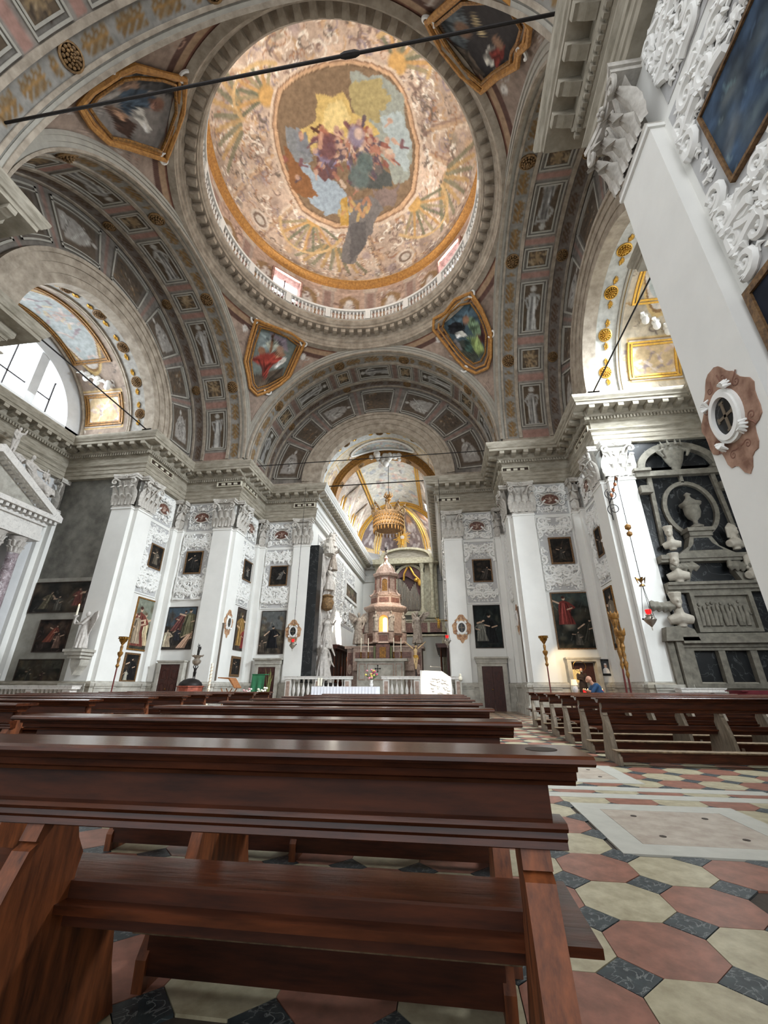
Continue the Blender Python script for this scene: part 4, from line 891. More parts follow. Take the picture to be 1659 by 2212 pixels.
for n_, yy in enumerate((29.2, 32.9)):     # lunettes cutting into the vault on both sides
    for sg in (-1, 1):
        w_ = setting('window_%d' % (7+n_*2+(sg > 0))); b = B()
        def lf(a, r, d): return (sg*(3.55+d), yy+r*cos(a), 12.9+r*1.75*sin(a))
        for q in (0, .16): b.tube([lf(a, 1.15+q, -.25*sin(a)+q) for a in np.linspace(0, pi, 18)], .06, 6)
        b.done('lunette_frame', M['gold'], w_, 50)
        b = B(); b.prism([(.95*cos(a), .95*1.75*sin(a)) for a in np.linspace(0, pi, 14)], 0, .03, lambda a, z, d: (sg*(3.5+d+.02), yy+a, 13.0+z)); b.done('pane', M['pane'], w_)
        b = B(); b.box(sg*3.48-.02, yy-.03, 13, sg*3.48+.02, yy+.03, 14.6); b.box(sg*3.48-.02, yy-.9, 13.6, sg*3.48+.02, yy+.9, 13.66); b.done('glazing_bar', M['iron'], w_)
        b = B(); b.grid(lambda u, v: ((sg*(3.5-.02), yy+(1.15+.0)*cos(pi*u)*(1-v)+v*2.0*cos(pi*u)*.55, 0) if False else (lambda a: (sg*(3.52-1.15*v*sin(a)-.0), yy+(1.16-.75*v)*cos(a), 12.9+1.16*1.75*sin(a)+v*1.1*sin(a)))(pi*u)), 20, 8)
        n0 = 0; cvl = Cv(200, 120, (190, 176, 160), .12, 8, n_*3+sg+5); cvl.scrolls(40, [(214, 204, 190), (150, 112, 100), (176, 134, 84)], 14, n_, (0, 1, 0, 1), 4)
        uv = np.array([(i/20, j/8) for j in range(9) for i in range(21)]); b.done('lunette_hood', FRES, w_, 60, cvl.sample(uv))
cvh = Cv(900, 420, (196, 170, 130), .1, 8, 83)
for c in (.17, .39, .61, .83):
    cvh.poly([(c-.09, .04), (c+.09, .04), (c+.075, .62), (c+.02, .86), (c-.02, .86), (c-.075, .62)], (206, 176, 112)); cvh.poly([(c-.078, .07), (c+.078, .07), (c+.062, .6), (c+.012, .8), (c-.012, .8), (c-.062, .6)], (120, 104, 104))
    rr = random.Random(int(c*100))
    cvh.blob((c, .58), 34, 44, (186, 130, 84), .8, .6)
    for _ in range(26):
        x, y = c+rr.gauss(0, .03), rr.uniform(.08, .55); cvh.line([(x, y), (x+rr.uniform(-.02, .02), y+.05)], rr.uniform(10, 26), rr.choice(((190, 184, 184), (160, 148, 150), (110, 96, 100), (206, 200, 196))), .6, 8)
painted('half_dome', lambda u, v: (3.9*cos(pi*u)*cos(pi/2*v*.999), CY+TE+3.9*sin(pi*u)*cos(pi/2*v*.999)*.95, ZS+3.9*sin(pi/2*v*.999)), 150, 70, cvh, ch)
b = B()
for u in (.28, .5, .72, .06, .94):
    for du in (-.012, .012): b.tube([(3.82*cos(pi*(u+du))*cos(q), CY+TE+3.7*sin(pi*(u+du))*cos(q), ZS+3.82*sin(q)) for q in np.linspace(0, 1.35, 12)], .05, 5)
b.done('gilt_ribs', M['gold'], ch, 50)
B().box(-3.9, 38.15, 12.36, 3.9, YE, 12.5).done('ledge', M['cstone'], ch)
B().prism([(-3.9, 12.5), (3.9, 12.5), (3.9, 17.2), (-3.9, 17.2)], YE-.05, YE+.1, lambda a, z, d: (a, d, z)).done('end_wall', M['plaster2'], ch)
# ---- floodlight boxes on the frieze
def flood(i, px0, px1, label):
    wl = onwall(i); mid = ((px0[0]+px1[0])/2, (px0[1]+px1[1])/2)
    q = lambda p: (atY(*p, wl.a[1]+.22*wl.n[1]) if abs(wl.n[1]) > .5 else atX(*p, wl.a[0]+.22*wl.n[0]))
    A, C = q(px0), q(px1); s0, s1 = sorted([np.dot(A[:2]-wl.a, wl.d), np.dot(C[:2]-wl.a, wl.d)]); z = (A[2]+C[2])/2; z = min(max(z, 11.12), 11.4)
    t = thing('floodlight', label, 'floodlight', wl((s0+s1)/2, .22, z-.12), 'white framed floodlights fixed on the frieze')
    b = B(); b.x = wl; h = .15
    b.box(s0, .22, z-h, s1, .34, z-h+.04); b.box(s0, .22, z+h-.04, s1, .34, z+h); b.box(s0, .22, z-h+.04, s0+.04, .34, z+h-.04); b.box(s1-.04, .22, z-h+.04, s1, .34, z+h-.04); b.done('housing', M['led'], t)
    b = B(); b.x = wl; b.box(s0+.04, .22, z-h+.04, s1-.04, .26, z+h-.04); b.done('back_plate', M['fdark'], t)
    for f in (.25, .5, .75):
        b = B(); b.x = wl; c = s0+(s1-s0)*f; b.box(c-.1, .26, z-.05, c+.1, .32, z+.06); b.done('lamp_head', M['led'], t)
flood(6, (321, 1000), (371, 1026), 'slanting floodlight on the frieze of the left arm pier')
flood(7, (471, 1048), (523, 1046), 'floodlight above the medallion over the baptistery painting')
flood(8, (526, 1046), (552, 1071), 'steep floodlight beside the corner facing the nave, left pier')
flood(9, (636, 1094), (681, 1091), 'floodlight behind the hanging lamp chain left of the chancel')
flood(13, (946, 1083), (993, 1080), 'floodlight right of the chancel above the far right door')
flood(14, (1068, 1047), (1080, 1016), 'edge-on floodlight at the right crossing pier')
flood(15, (1084, 1021), (1142, 1012), 'floodlight above the broad white pilaster, right pier')
flood(16, (1247, 972), (1275, 927), 'upended floodlight beside the brightly lit cornice, right arm')
# ================================================================ wall decoration
def on_run(i, px, o=.0):
    wl = onwall(i); p = atY(*px, wl.a[1]+o*wl.n[1]) if abs(wl.n[1]) > .5 else atX(*px, wl.a[0]+o*wl.n[0]); return float(np.dot(p[:2]-wl.a, wl.d)), float(p[2])
def picture(i, tl, br, name, label, style, fm='frame', fw=.05, o=.0, deep=.05, group='paintings on the pier walls', zmin=None, res=70):
    wl = onwall(i); (sa, za), (sb, zb) = on_run(i, tl, o), on_run(i, br, o); s0, s1 = sorted((sa, sb)); z0, z1 = sorted((za, zb))
    t = thing(name, label, 'painting', wl((s0+s1)/2, o, z0), group); m_ = (s0+s1)/2
    b = B(); b.x = lambda s, z, d: wl(s, o+d, z); b.ring([(s0, z0), (s1, z0), (s1, z1), (s0, z1)], [(s0+fw, z0+fw), (s1-fw, z0+fw), (s1-fw, z1-fw), (s0+fw, z1-fw)], .0, deep); b.done('frame', M[fm], t)
    cv = style(s1-s0, z1-z0)
    painted('canvas', lambda u, v: wl(s0+fw+(s1-s0-2*fw)*u, o+deep*.55, z0+fw+(z1-z0-2*fw)*v), res, int(res*(z1-z0)/(s1-s0))+2, cv, t)
    return t, (s0, s1, z0, z1)
def dark(seed, figs, bg=(30, 27, 24), sky=None, sky_at=.5, glow=None, w=220):
    def f(a, b_):
        h = int(w*b_/a); cv = Cv(w, h, bg, .3, 5, seed)
        if sky: cv.poly([(0, sky_at), (.3, sky_at-.06), (.6, sky_at+.04), (1, sky_at-.02), (1, 1), (0, 1)], sky, .9, 14); cv.scrolls(8, [tuple(c*1.25 for c in sky), tuple(c*.7 for c in sky)], 22, seed, (0, 1, sky_at, 1), 8, .4)
        if glow: cv.blob(glow[:2], glow[2]*w, glow[2]*w, glow[3], .7, 1.0)
        r = random.Random(seed+70)
        for _ in range(30):      # half-lost forms in the dark ground
            x, y, k = r.random(), r.uniform(.02, .85), r.uniform(.7, 2.0); c = r.choice(((1.25, 1.1, .9), (1., .85, .7), (.6, .6, .62), (1.5, 1.25, 1.)))
            cv.blob((x, y), r.uniform(.03, .12)*w, r.uniform(.05, .2)*w, [min(120, (q+7)*k*m_) for q, m_ in zip(bg, c)], .45, .8, r.uniform(0, 3))
        for _ in range(26):
            x, y = r.random(), r.uniform(.02, .9); k = r.uniform(.8, 2.4); cv.line([(x, y), (x+r.uniform(-.08, .08), y-r.uniform(.02, .12))], r.uniform(2, 7), [min(150, (q+9)*k) for q in bg], .5, 1.5)
        for g in figs: folk(cv, *g[:4], **(g[4] if len(g) > 4 else {}))
        return cv
    return f
# left side, far wall beside the chancel
picture(9, (585.7,1223), (619.5,1265.2), 'small_painting', 'small square dark painting with pale reclining figure, in stucco left of chancel', dark(1, [(.5, .3, .5, (84, 80, 74), dict(lean=.4, seed=3))]), fw=.06)
picture(9, (567.2,1320), (611,1412.8), 'kneeling_saint_painting', 'tall dark painting of a kneeling black-robed saint under a cloudy sky', dark(2, [(.52, .12, .52, (26, 26, 30), dict(seed=4)), (.1, .02, .3, (70, 60, 50), dict(seed=5))], (58, 52, 44), (92, 96, 96), .55), 'fdark', .03)
# left crossing pier, face towards the nave
picture(8, (527.9,1206.9), (540.6,1260.4), 'small_painting', 'foreshortened small dark painting in the stucco facing the nave, left pier', dark(3, [(.5, .2, .5, (90, 86, 80), dict(seed=6))]), fw=.06)
picture(8, (514.6,1311), (528.6,1408), 'red_robed_saint_painting', 'foreshortened tall painting with yellow and red robes beside the oval cross', dark(4, [(.4, .1, .8, (150, 110, 50), dict(seed=7)), (.7, .05, .5, (140, 40, 36), dict(seed=8))], (60, 50, 42)), 'fdark', .03)
picture(8, (500,1416.6), (515.3,1462.5), 'small_framed_portrait', 'small wood framed dark portrait low on the wall above the lectern', dark(5, [(.5, .05, .8, (40, 34, 30), dict(seed=9))]), 'frame', .12)
# left crossing pier, face towards the viewer
picture(7, (404.9,1191.7), (432.6,1239.4), 'small_painting', 'small nearly black painting with faint bearded head above the baptism painting', dark(6, [(.5, .2, .7, (34, 32, 30), dict(seed=10))], (22, 22, 22)), fw=.07)
picture(7, (366.3,1311.8), (412,1403), 'baptism_painting', 'large painting of bending and half-nude figures above the dark door, left pier', dark(7, [(.34, .42, .5, (92, 50, 46), dict(seed=11, lean=.35)), (.8, .28, .68, (96, 92, 66), dict(seed=12)), (.1, .05, .42, (190, 170, 140), dict(seed=13)), (.62, .02, .42, (170, 130, 104), dict(seed=14, lean=.5)), (.45, .2, .3, (40, 40, 48), dict(seed=15))], (44, 40, 36), (66, 84, 98), .55), 'fdark', .03)
# left arm pier facing the nave
picture(6, (328,1172.4), (343.6,1233.9), 'small_painting', 'small dark painting with thin gilt frame on the stucco, leftmost of the small ones', dark(8, [(.5, .15, .65, (90, 80, 66), dict(seed=16))]), fw=.06)
picture(6, (299,1288), (313.5,1407.5), 'two_figures_painting', 'tall gilt framed painting of figures in pale and red robes outdoors', dark(9, [(.62, .08, .66, (186, 160, 120), dict(seed=17)), (.3, .06, .78, (120, 56, 44), dict(seed=18)), (.2, .1, .6, (150, 130, 104), dict(seed=19))], (54, 52, 40), (128, 134, 116), .45), 'gilt', .06)
picture(6, (271,1408.7), (289.3,1473.8), 'reading_monk_portrait', 'dark framed portrait of a black-robed monk with book beside the candlestand', dark(10, [(.55, .04, .85, (24, 22, 22), dict(seed=20)), (.25, .0, .4, (150, 146, 130), dict(seed=21))]), 'frame', .08)
# left arm far wall
picture(5, (82,1259), (196,1322), 'battle_painting', 'wide dark battle-like painting high on the shaded wall behind the stone angel', dark(11, [(.2, .1, .6, (92, 84, 64), dict(seed=22, lean=.3)), (.45, .05, .5, (70, 66, 58), dict(seed=23)), (.75, .2, .6, (110, 60, 52), dict(seed=24)), (.9, .1, .7, (60, 50, 46), dict(seed=25))], (42, 40, 36)), 'fdark', .03, group='three dark paintings on the shaded wall')
picture(5, (90.4,1339), (138,1409), 'ruddy_figures_painting', 'squarish dark painting of reddish figures, middle of three by the stone angel', dark(12, [(.35, .3, .55, (116, 56, 40), dict(seed=26, lean=.4)), (.7, .1, .5, (90, 66, 54), dict(seed=27))], (38, 30, 26)), 'fdark', .03, group='three dark paintings on the shaded wall')
picture(5, (43.4,1424), (125.4,1476), 'landscape_painting', 'wide dark landscape painting lowest on the shaded wall above the marble rail', dark(13, [(.3, .1, .5, (50, 48, 40), dict(seed=28)), (.6, .1, .4, (60, 44, 38), dict(seed=29))], (36, 34, 28), (64, 62, 50), .6), 'fdark', .03, group='three dark paintings on the shaded wall')
# right of the chancel
picture(13, (1018.9,1208.9), (1065.7,1257), 'small_painting', 'small dark painting in gilt frame within the stucco just right of the chancel', dark(14, [(.5, .1, .6, (56, 50, 44), dict(seed=30, lean=.3))]), fw=.07)
picture(13, (1020.4,1307.6), (1088.7,1400), 'dark_bishop_painting', 'tall almost black painting with seated dark figure above the far right door', dark(15, [(.55, .1, .7, (30, 32, 34), dict(seed=31)), (.25, .15, .5, (92, 92, 84), dict(seed=32))], (28, 34, 34)), 'fdark', .03)
picture(15, (1182.4,1162), (1242.4,1217.7), 'small_painting', 'small dark painting in gilt frame above the archangel painting, right pier', dark(16, [(.5, .15, .5, (48, 44, 38), dict(seed=33))]), fw=.08)
picture(15, (1186.7,1280.5), (1294.8,1402.5), 'archangel_painting', 'large dark painting with a red winged archangel on a cloud, right pier', dark(17, [(.3, .42, .52, (122, 44, 38), dict(seed=34)), (.68, .12, .4, (44, 42, 34), dict(seed=35, lean=.3)), (.55, .05, .25, (70, 66, 58), dict(seed=36))], (36, 38, 34), (58, 70, 66), .75, (.36, .42, .14, (150, 144, 124))), 'frame', .05)
picture(16, (1283.7,1146.8), (1307.7,1196), 'small_painting', 'foreshortened small dark painting on the stucco of the right arm pier', dark(18, [(.5, .15, .6, (56, 50, 44), dict(seed=37))]), fw=.06)
picture(16, (1303.7,1274.3), (1350,1400), 'standing_saint_painting', 'foreshortened tall dark painting behind the gilded processional poles', dark(19, [(.55, .08, .85, (120, 108, 90), dict(seed=38))], (40, 36, 32)), 'gilt', .06)
# near right pier
picture(22, (1524.6,255), (1700,300), 'large_blue_dark_painting', 'big dark blue canvas hanging in the stucco of the foreground right pier', dark(20, [], (38, 52, 72)), 'frame', .05) if False else None
def rectpic(i, s0, s1, z0, z1, name, label, cvf, fm, fw, group):
    wl = onwall(i); t = thing(name, label, 'painting', wl((s0+s1)/2, .0, z0), group); b = B(); b.x = lambda s, z, d: wl(s, d, z)
    b.ring([(s0, z0), (s1, z0), (s1, z1), (s0, z1)], [(s0+fw, z0+fw), (s1-fw, z0+fw), (s1-fw, z1-fw), (s0+fw, z1-fw)], 0, .07); b.done('frame', M[fm], t)
    painted('canvas', lambda u, v: wl(s0+fw+(s1-s0-2*fw)*u, .04, z0+fw+(z1-z0-2*fw)*v), 40, 40, cvf(1, 1), t)
rectpic(22, 4.92-3.42, 4.92-1.9, 6.42, 7.74, 'blue_grey_painting', 'big slate-blue canvas in the stucco high on the foreground right pier', dark(20, [], (48, 66, 88)), 'frame', .04, None)
rectpic(22, 4.92-3.86, 4.92-1.6, 2.6, 5.17, 'dark_pier_painting', 'dark navy painting with brown frame below the stucco, right frame edge', dark(21, [], (28, 34, 48)), 'frame', .09, None)
# ---- doors
def door(n, i, s0, s1, z1, arch=.2, panels=3, open_=False, cap_=True):
    wl = onwall(i); d = setting('door_%d' % n, wl((s0+s1)/2, 0, 0))
    b = B(); b.x = wl; b.box(s0-arch, -.02, 0, s0, .4, z1+arch); b.box(s1, -.02, 0, s1+arch, .4, z1+arch); b.box(s0, -.02, z1, s1, .4, z1+arch)
    b.box(s0-arch-.04, -.02, z1+arch-.06, s1+arch+.04, .44, z1+arch); 
    if cap_: b.box(s0-arch-.05, -.02, z1+arch, s1+arch+.05, .38, z1+arch+.16); b.box(s0-arch-.12, -.02, z1+arch+.16, s1+arch+.12, .48, z1+arch+.24)
    b.done('door_frame', M['stonel'], d)
    if open_: return d
    m_ = (s0+s1)/2
    for a, c, nm in ((s0, m_-.005, 1), (m_+.005, s1, -1)):
        b = B(); b.x = wl; b.box(a, .02, 0, c, .36, z1)
        lf = b.done('door_leaf', M['door'], d)
        for k in range(panels):
            h0 = .15+(z1-.25)*k/panels; h1 = .15+(z1-.25)*(k+1)/panels-.1; w = c-a
            b = B(); b.x = wl; rr_ = .45*w/2
            pts = [(a+w*.18, h0+.05), (a+w*.5, h0), (a+w*.82, h0+.05), (a+w*.82, h1-.05), (a+w*.5, h1), (a+w*.18, h1-.05)]
            ins = [(a+w*.5+(x-a-w*.5)*.75, (h0+h1)/2+(z-(h0+h1)/2)*.86) for x, z in pts]
            b.x = lambda s, z, dd: wl(s, dd, z); b.ring(pts, ins, .355, .385); b.prism([(a+w*.5+(x-a-w*.5)*.6, (h0+h1)/2+(z-(h0+h1)/2)*.7) for x, z in pts], .355, .375); b.done('door_panel', M['door'], lf)
    b = B(); b.x = wl; b.ball((m_-.06, .39, z1*.47), .03, 8, 5); b.done('door_handle', M['brass'], d); return d
def run_s(i, px): return on_run(i, px)[0]
sd = run_s(9, (564.7, 1437.6)); door(1, 9, sd, sd+.95, 2.0)
sd = run_s(7, (359, 1434)); door(2, 7, sd, sd+.98, 2.0, .17, cap_=False)
sd = run_s(13, (1039, 1438.5)); door(3, 13, sd, sd+1.0, 2.0)
sa, sb = run_s(15, (1228, 1430)), run_s(15, (1281, 1430)); door(4, 15, sa, sb, 2.04, .16, open_=True, cap_=False)
wl = onwall(15)
b = B(); b.x = wl; b.box(sa+.02, .004, 0, sb-.02, .02, 2.0); b.done('dark_opening', M['door'], None, kind='structure').name = 'door_5'  # flat dark sheet standing in for the unlit depth of the doorway
b = B(); b.x = wl
for q in range(9): b.box(sa+.08+q*.045, .03, .6, sa+.11+q*.045, .05, 1.75)
tag(b.done('pleated_curtain', mat('glowing_curtain', (232, 206, 150), .8, .06, 6, emit=(255, 214, 140), estr=.35)), 'pale glowing curtain hanging in the doorway behind the friar statue', 'curtain')  # curtain emits faintly, its glow standing in for light falling on it
# ---- stucco panels
def spiral(cx, cy, R, a0, k, tail):
    pts = [(cx+R*(1-.85*t)*cos(a0+k*t*8.5), cy+R*(1-.85*t)*sin(a0+k*t*8.5)) for t in np.linspace(0, 1, 16)]
    t0 = pts[0]; dx, dy = -k*sin(a0), k*cos(a0); return [(t0[0]-dx*tail*q+cos(a0)*tail*.25*q*q, t0[1]-dy*tail*q+sin(a0)*tail*.25*q*q) for q in (1, .66, .33)]+pts
def stucco(i, s0, s1, z0, z1, hole=None, seed=1, big=1.0, border=True):
    wl = onwall(i); o = setting('stucco_panel', wl((s0+s1)/2, 0, z0)); b = B(); b.x = wl; b.box(s0, -.01, z0, s1, .012, z1); b.done('ground', M['stuccobg'], o)
    if border:
        b = B(); b.x = lambda s, z, d: wl(s, d, z); w = .05; b.ring([(s0, z0), (s1, z0), (s1, z1), (s0, z1)], [(s0+w, z0+w), (s1-w, z0+w), (s1-w, z1-w), (s0+w, z1-w)], 0, .04); b.done('border', M['plaster'], o)
    r = random.Random(seed); m_ = (s0+s1)/2; hw = (s1-s0)/2-.06
    b = B(); b.x = lambda s, z, d: wl(s, d, z)
    def clear(x, z): return hole and hole[0]-.1 < x < hole[1]+.1 and hole[2]-.06 < z < hole[3]+.06
    z = z0+.22; row = 0
    while z < z1-.15:
        for col in ((.22, .72) if row % 2 else (.46, .95)):
            R = r.uniform(.15, .22)*big; a0 = r.uniform(-.6, .6)+(pi/2 if row % 2 else -pi/2); k = 1 if row % 3 else -1
            sp = spiral(col*hw, 0, R, a0, k, R*1.7)
            for sg in (-1, 1):
                pts = [(m_+sg*min(x, hw), z+y, .05) for x, y in sp]
                if any(clear(p[0], p[1]) for p in pts) or max(p[1] for p in pts) > z1-.03 or min(p[1] for p in pts) < z0+.03: continue
                n_ = len(pts); b.tube(pts, [R*.38*(1-.7*q/n_)+.008 for q in range(n_)], 6, flat=.9)
                b.ball((m_+sg*min(sp[-1][0], hw), z+sp[-1][1], .06), (R*.2, R*.2, R*.2), 6, 4)
                x, y = sp[0]; 
                for q in range(4):      # acanthus fingers
                    an = a0+sg*.2+q*.55; p0 = (m_+sg*min(col*hw+R*.95*cos(an), hw), z+R*.95*sin(an), .04); p1 = (m_+sg*min(col*hw+R*1.65*cos(an+.3), hw), z+R*1.65*sin(an+.3), .05)
                    if clear(p1[0], p1[1]) or not (z0+.03 < p1[1] < z1-.03): continue
                    b.tube([p0, ((p0[0]+p1[0])/2, (p0[1]+p1[1])/2, .08), p1], [R*.2, R*.26, .01], 5)
        z += .21*big; row += 1
    for _ in range(int((s1-s0)*(z1-z0)*(26 if big > .95 else 60))):      # small leaves filling the ground, mirrored
        x, z, an, R = r.uniform(.03, hw), r.uniform(z0+.1, z1-.1), r.uniform(0, 6.28), r.uniform(.05, .11)
        for sg in (-1, 1):
            p = [(m_+sg*(x+R*q*cos(an+q*.9)), z+R*q*sin(an+q*.9)) for q in (-.9, -.3, .4, 1)]
            if any(clear(*q) or abs(q[0]-m_) > hw or not z0+.03 < q[1] < z1-.03 for q in p): continue
            b.tube([(p[0][0], p[0][1], .02), (p[1][0], p[1][1], .035), (p[2][0], p[2][1], .04), (p[3][0], p[3][1], .015)], [R*.12, R*.42, R*.4, .004], 5, flat=.7)
    b.done('acanthus_scrolls', M['stucco'], o, 55, kind='stuff')
    return o
def medallion(i, s, z, rx, rz, label, seed=1, group='oval relief medallions between the capitals'):
    wl = onwall(i); t = thing('oval_medallion', label, 'medallion', wl(s, .02, z-rz), group)
    b = B(); b.x = lambda a, q, d: wl(s+a, d, z+q); b.prism([(rx*cos(a), rz*sin(a)) for a in np.linspace(0, 2*pi, 25)[:-1]], .01, .06); b.done('ground', M['bmarble'], t)
    b = B(); b.x = lambda a, q, d: wl(s+a, d, z+q); b.tube([(1.06*rx*cos(a), 1.08*rz*sin(a), .07) for a in np.linspace(0, 2*pi, 29)[:-1]], .045, 6, closed=True); b.done('rim', M['cap'], t, 50)
    b = B(); b.x = lambda a, q, d: wl(s+a, d, z+q); r = random.Random(seed)
    b.ball((0, rz*.3, .07), (.05, .06, .04), 6, 4); b.tube([(-.02, rz*.1, .06), (.04, -rz*.3, .07), (-.08, -rz*.6, .06)], [.06, .09, .04], 6); b.tube([(0, rz*.05, .06), (rx*.4, rz*.3, .06)], .03, 5); b.tube([(0, 0, .06), (-rx*.5, .05, .06)], .03, 5); b.done('relief_figure', M['pmarble'], t, 50)
    b = B(); b.x = lambda a, q, d: wl(s+a, d, z+q)
    for sg in (-1, 1):
        for cx, cy, R, a0, k in ((rx*1.25, rz*.7, .14, 2.2, -1), (rx*1.3, -rz*.6, .16, 3.6, 1), (rx*.5, rz*1.75, .12, 4, 1), (rx*.45, -rz*1.85, .13, 2.0, -1), (rx*1.75, 0, .1, 2.5, 1)):
            sp = spiral(cx, cy, R, a0, k, R*1.6); b.tube([(sg*x, y, .07) for x, y in sp], [R*.3*(1-.7*q/len(sp)) for q in range(len(sp))], 5)
    b.ball((0, rz*1.7, .1), (.1, .12, .07), 8, 5); b.ball((0, -rz*1.6, .08), (.08, .14, .06), 8, 5); b.done('scroll_surround', M['stucco'], t, 55, kind='stuff'); return t
SP = [(9, .55, 2.25, 8.62, 5.08, (585.7,1223), (619.5,1265.2), 'oval relief medallion left of the chancel behind the lamp chain'),
 (8, 1.05, 2.72, 8.62, 5.05, (527.9,1206.9), (540.6,1260.4), 'foreshortened oval relief medallion facing the nave, left crossing pier'),
 (7, .55, 2.2, 8.62, 5.05, (404.9,1191.7), (432.6,1239.4), 'oval relief medallion above the nearly black small painting, left pier'),
 (6, 1.05, 2.7, 8.62, 5.05, (328,1172.4), (343.6,1233.9), 'oval relief medallion nearest the side-lit left arm pilaster'),
 (13, 1.05, 2.75, 8.62, 5.12, (1018.9,1208.9), (1065.7,1257), 'oval relief medallion right of the chancel above the gilt small painting'),
 (14, .55, 2.2, 8.62, 5.05, None, None, 'edge-on oval relief medallion of the right crossing pier'),
 (15, 1.05, 2.7, 8.62, 5.0, (1182.4,1162), (1242.4,1217.7), 'dark oval relief medallion above the archangel painting, right pier'),
 (16, .55, 2.2, 8.62, 5.05, (1283.7,1146.8), (1307.7,1196), 'foreshortened medallion beside the brightly lit capital, right arm')]
for n_, (i, s0, s1, z1, z0, tl, br, lab) in enumerate(SP):
    hole = None
    if tl: (sa, za), (sb, zb) = on_run(i, tl), on_run(i, br); hole = (min(sa, sb), max(sa, sb), min(za, zb), max(za, zb))
    stucco(i, s0, s1, z0, z1, hole, n_+3)
    medallion(i, (s0+s1)/2, 9.5, .42, .28, lab, n_); stucco(i, s0+.02, s1-.02, 8.74, 10.3, ((s0+s1)/2-.42, (s0+s1)/2+.42, 9.2, 9.8), n_+60, .9, False)
stucco(22, 1.12, 3.7, 5.22, 8.62, (1.5, 3.02, 6.42, 7.74), 31, .9, False); stucco(22, 1.2, 3.9, 8.8, 10.3, (2.2, 3.0, 9.2, 9.9), 33, .8, False)
medallion(22, 2.6, 9.55, .5, .42, 'brown medallion in the stucco at the top right corner', 9, None)
for n_, (i, s0, s1) in enumerate(((10, 1.2, 12.5), (12, 4, 15))): stucco(i, s0, s1, 5.2, 9.9, (lambda A, C_: (min(A[0], C_[0]), max(A[0], C_[0]), min(A[1], C_[1]), max(A[1], C_[1])))(on_run(10, (745, 1252)), on_run(10, (769, 1312))) if n_ == 0 else None, 40+n_, 1.3, False)
# ---- consecration crosses
def cross_oval(i, s, z, k, label, big=False):
    wl = onwall(i); P = .2; t = thing('consecration_cross', label, 'wall cross', wl(s, P, z-.62*k), 'oval consecration crosses on the pilasters' if not big else None)
    X = lambda a, q, d: wl(s+a*k, P+d, z+q*k)
    r = random.Random(4); out = []
    for q in range(48):
        a = 2*pi*q/48; rr_ = 1+.10*cos(4*a)+.09*abs(sin(5*a))+.05*sin(11*a); out.append((.40*rr_*cos(a), (.60 if sin(a) < 0 else .56)*rr_*sin(a)))
    b = B(); b.x = X; b.prism(out, 0, .012); b.done('painted_scroll_backing', mat('ochre_fresco_scrolls', (176, 146, 112), .85, .3, 9, (136, 92, 68), bump=.05) if not big else mat('brown_fresco_scrolls', (152, 122, 104), .85, .3, 5, (118, 86, 70)), t)
    b = B(); b.x = X
    for sg in (-1, 1):
        for cx, cy, R, a0, kk in ((.28, .26, .06, 2, 1), (.30, -.2, .06, 4, -1), (.12, .44, .05, 3, 1), (.12, -.44, .05, 2, -1)):
            sp = spiral(cx, cy, R, a0, kk, R*1.5); b.tube([(sg*x, y, .014) for x, y in sp], [R*.2*(1-.6*q/len(sp)) for q in range(len(sp))], 4, flat=.5)
    b.done('painted_scrolls', mat('shaded_fresco_scrolls', (120, 84, 70), .85, .2, 9), t, 50, kind='stuff')
    b = B(); b.x = X; n_ = 32; E = lambda m, a=0: [(.215*m*cos(q), .285*m*sin(q)) for q in np.linspace(0, 2*pi, n_+1)[:-1]]
    b.ring(E(1.16), E(.98), .012, .05); b.ring(E(1.02), E(.80), .012, .075); b.done('oval_frame', M['stucco'], t, 40)
    b = B(); b.x = X; b.prism(E(.82), .012, .03); b.done('black_disc', M['blackm'], t)
    b = B(); b.x = X
    for a in (pi/4, 3*pi/4, 5*pi/4, 7*pi/4) if not big else (.9, 2.35, 4.05, 5.5):
        c, s_ = cos(a)*.25, sin(a)*.34
        for q in range(5):
            an = a+(q-2)*.5; b.tube([(c, s_, .05), (c+.05*cos(an), s_+.06*sin(an), .09), (c+.085*cos(an), s_+.1*sin(an), .04)], [.012, .026, .01], 5)
    b.done('stucco_leaf_clips', M['stucco'], t, 50)
    b = B(); b.x = X; L1, L2, w = .12, .17, .018; an = 0
    for dx, dy in ((L1, 0), (-L1, 0), (0, L2), (0, -L2)):
        b.prism([(-w if dx == 0 else 0, -w if dy == 0 else 0), (dx-w if dx == 0 else dx, dy-w if dy == 0 else dy), (dx+w if dx == 0 else dx, dy+w if dy == 0 else dy), (w if dx == 0 else 0, w if dy == 0 else 0)], .03, .04)
        e = .035; 
        if dx: b.box(dx-.012, -e, .03, dx+.012, e, .041)
        else: b.box(-e, dy-.012, .03, e, dy+.012, .041)
    b.done('cross', mat('bronze_cross', (104, 92, 76), .5, .1, 8), t)
cross_oval(9, run_s(9, (636, 1365)), 3.82, .98, 'oval black cross in ochre scrolls behind the red hanging lamp, left')
cross_oval(8, .55, 3.98, 1.0, 'foreshortened oval cross beside the red and yellow painting, left pier')
cross_oval(13, run_s(13, (997, 1357)), 3.88, 1.05, 'oval black cross in ochre scrolls right of the chancel')
cross_oval(14, 2.62, 3.95, 1.0, 'edge-on oval cross between two dark strips, right crossing pier')
cross_oval(22, .45, 3.98, 1.02, 'large oval cross in brown scrolls on the foreground white pilaster', True)
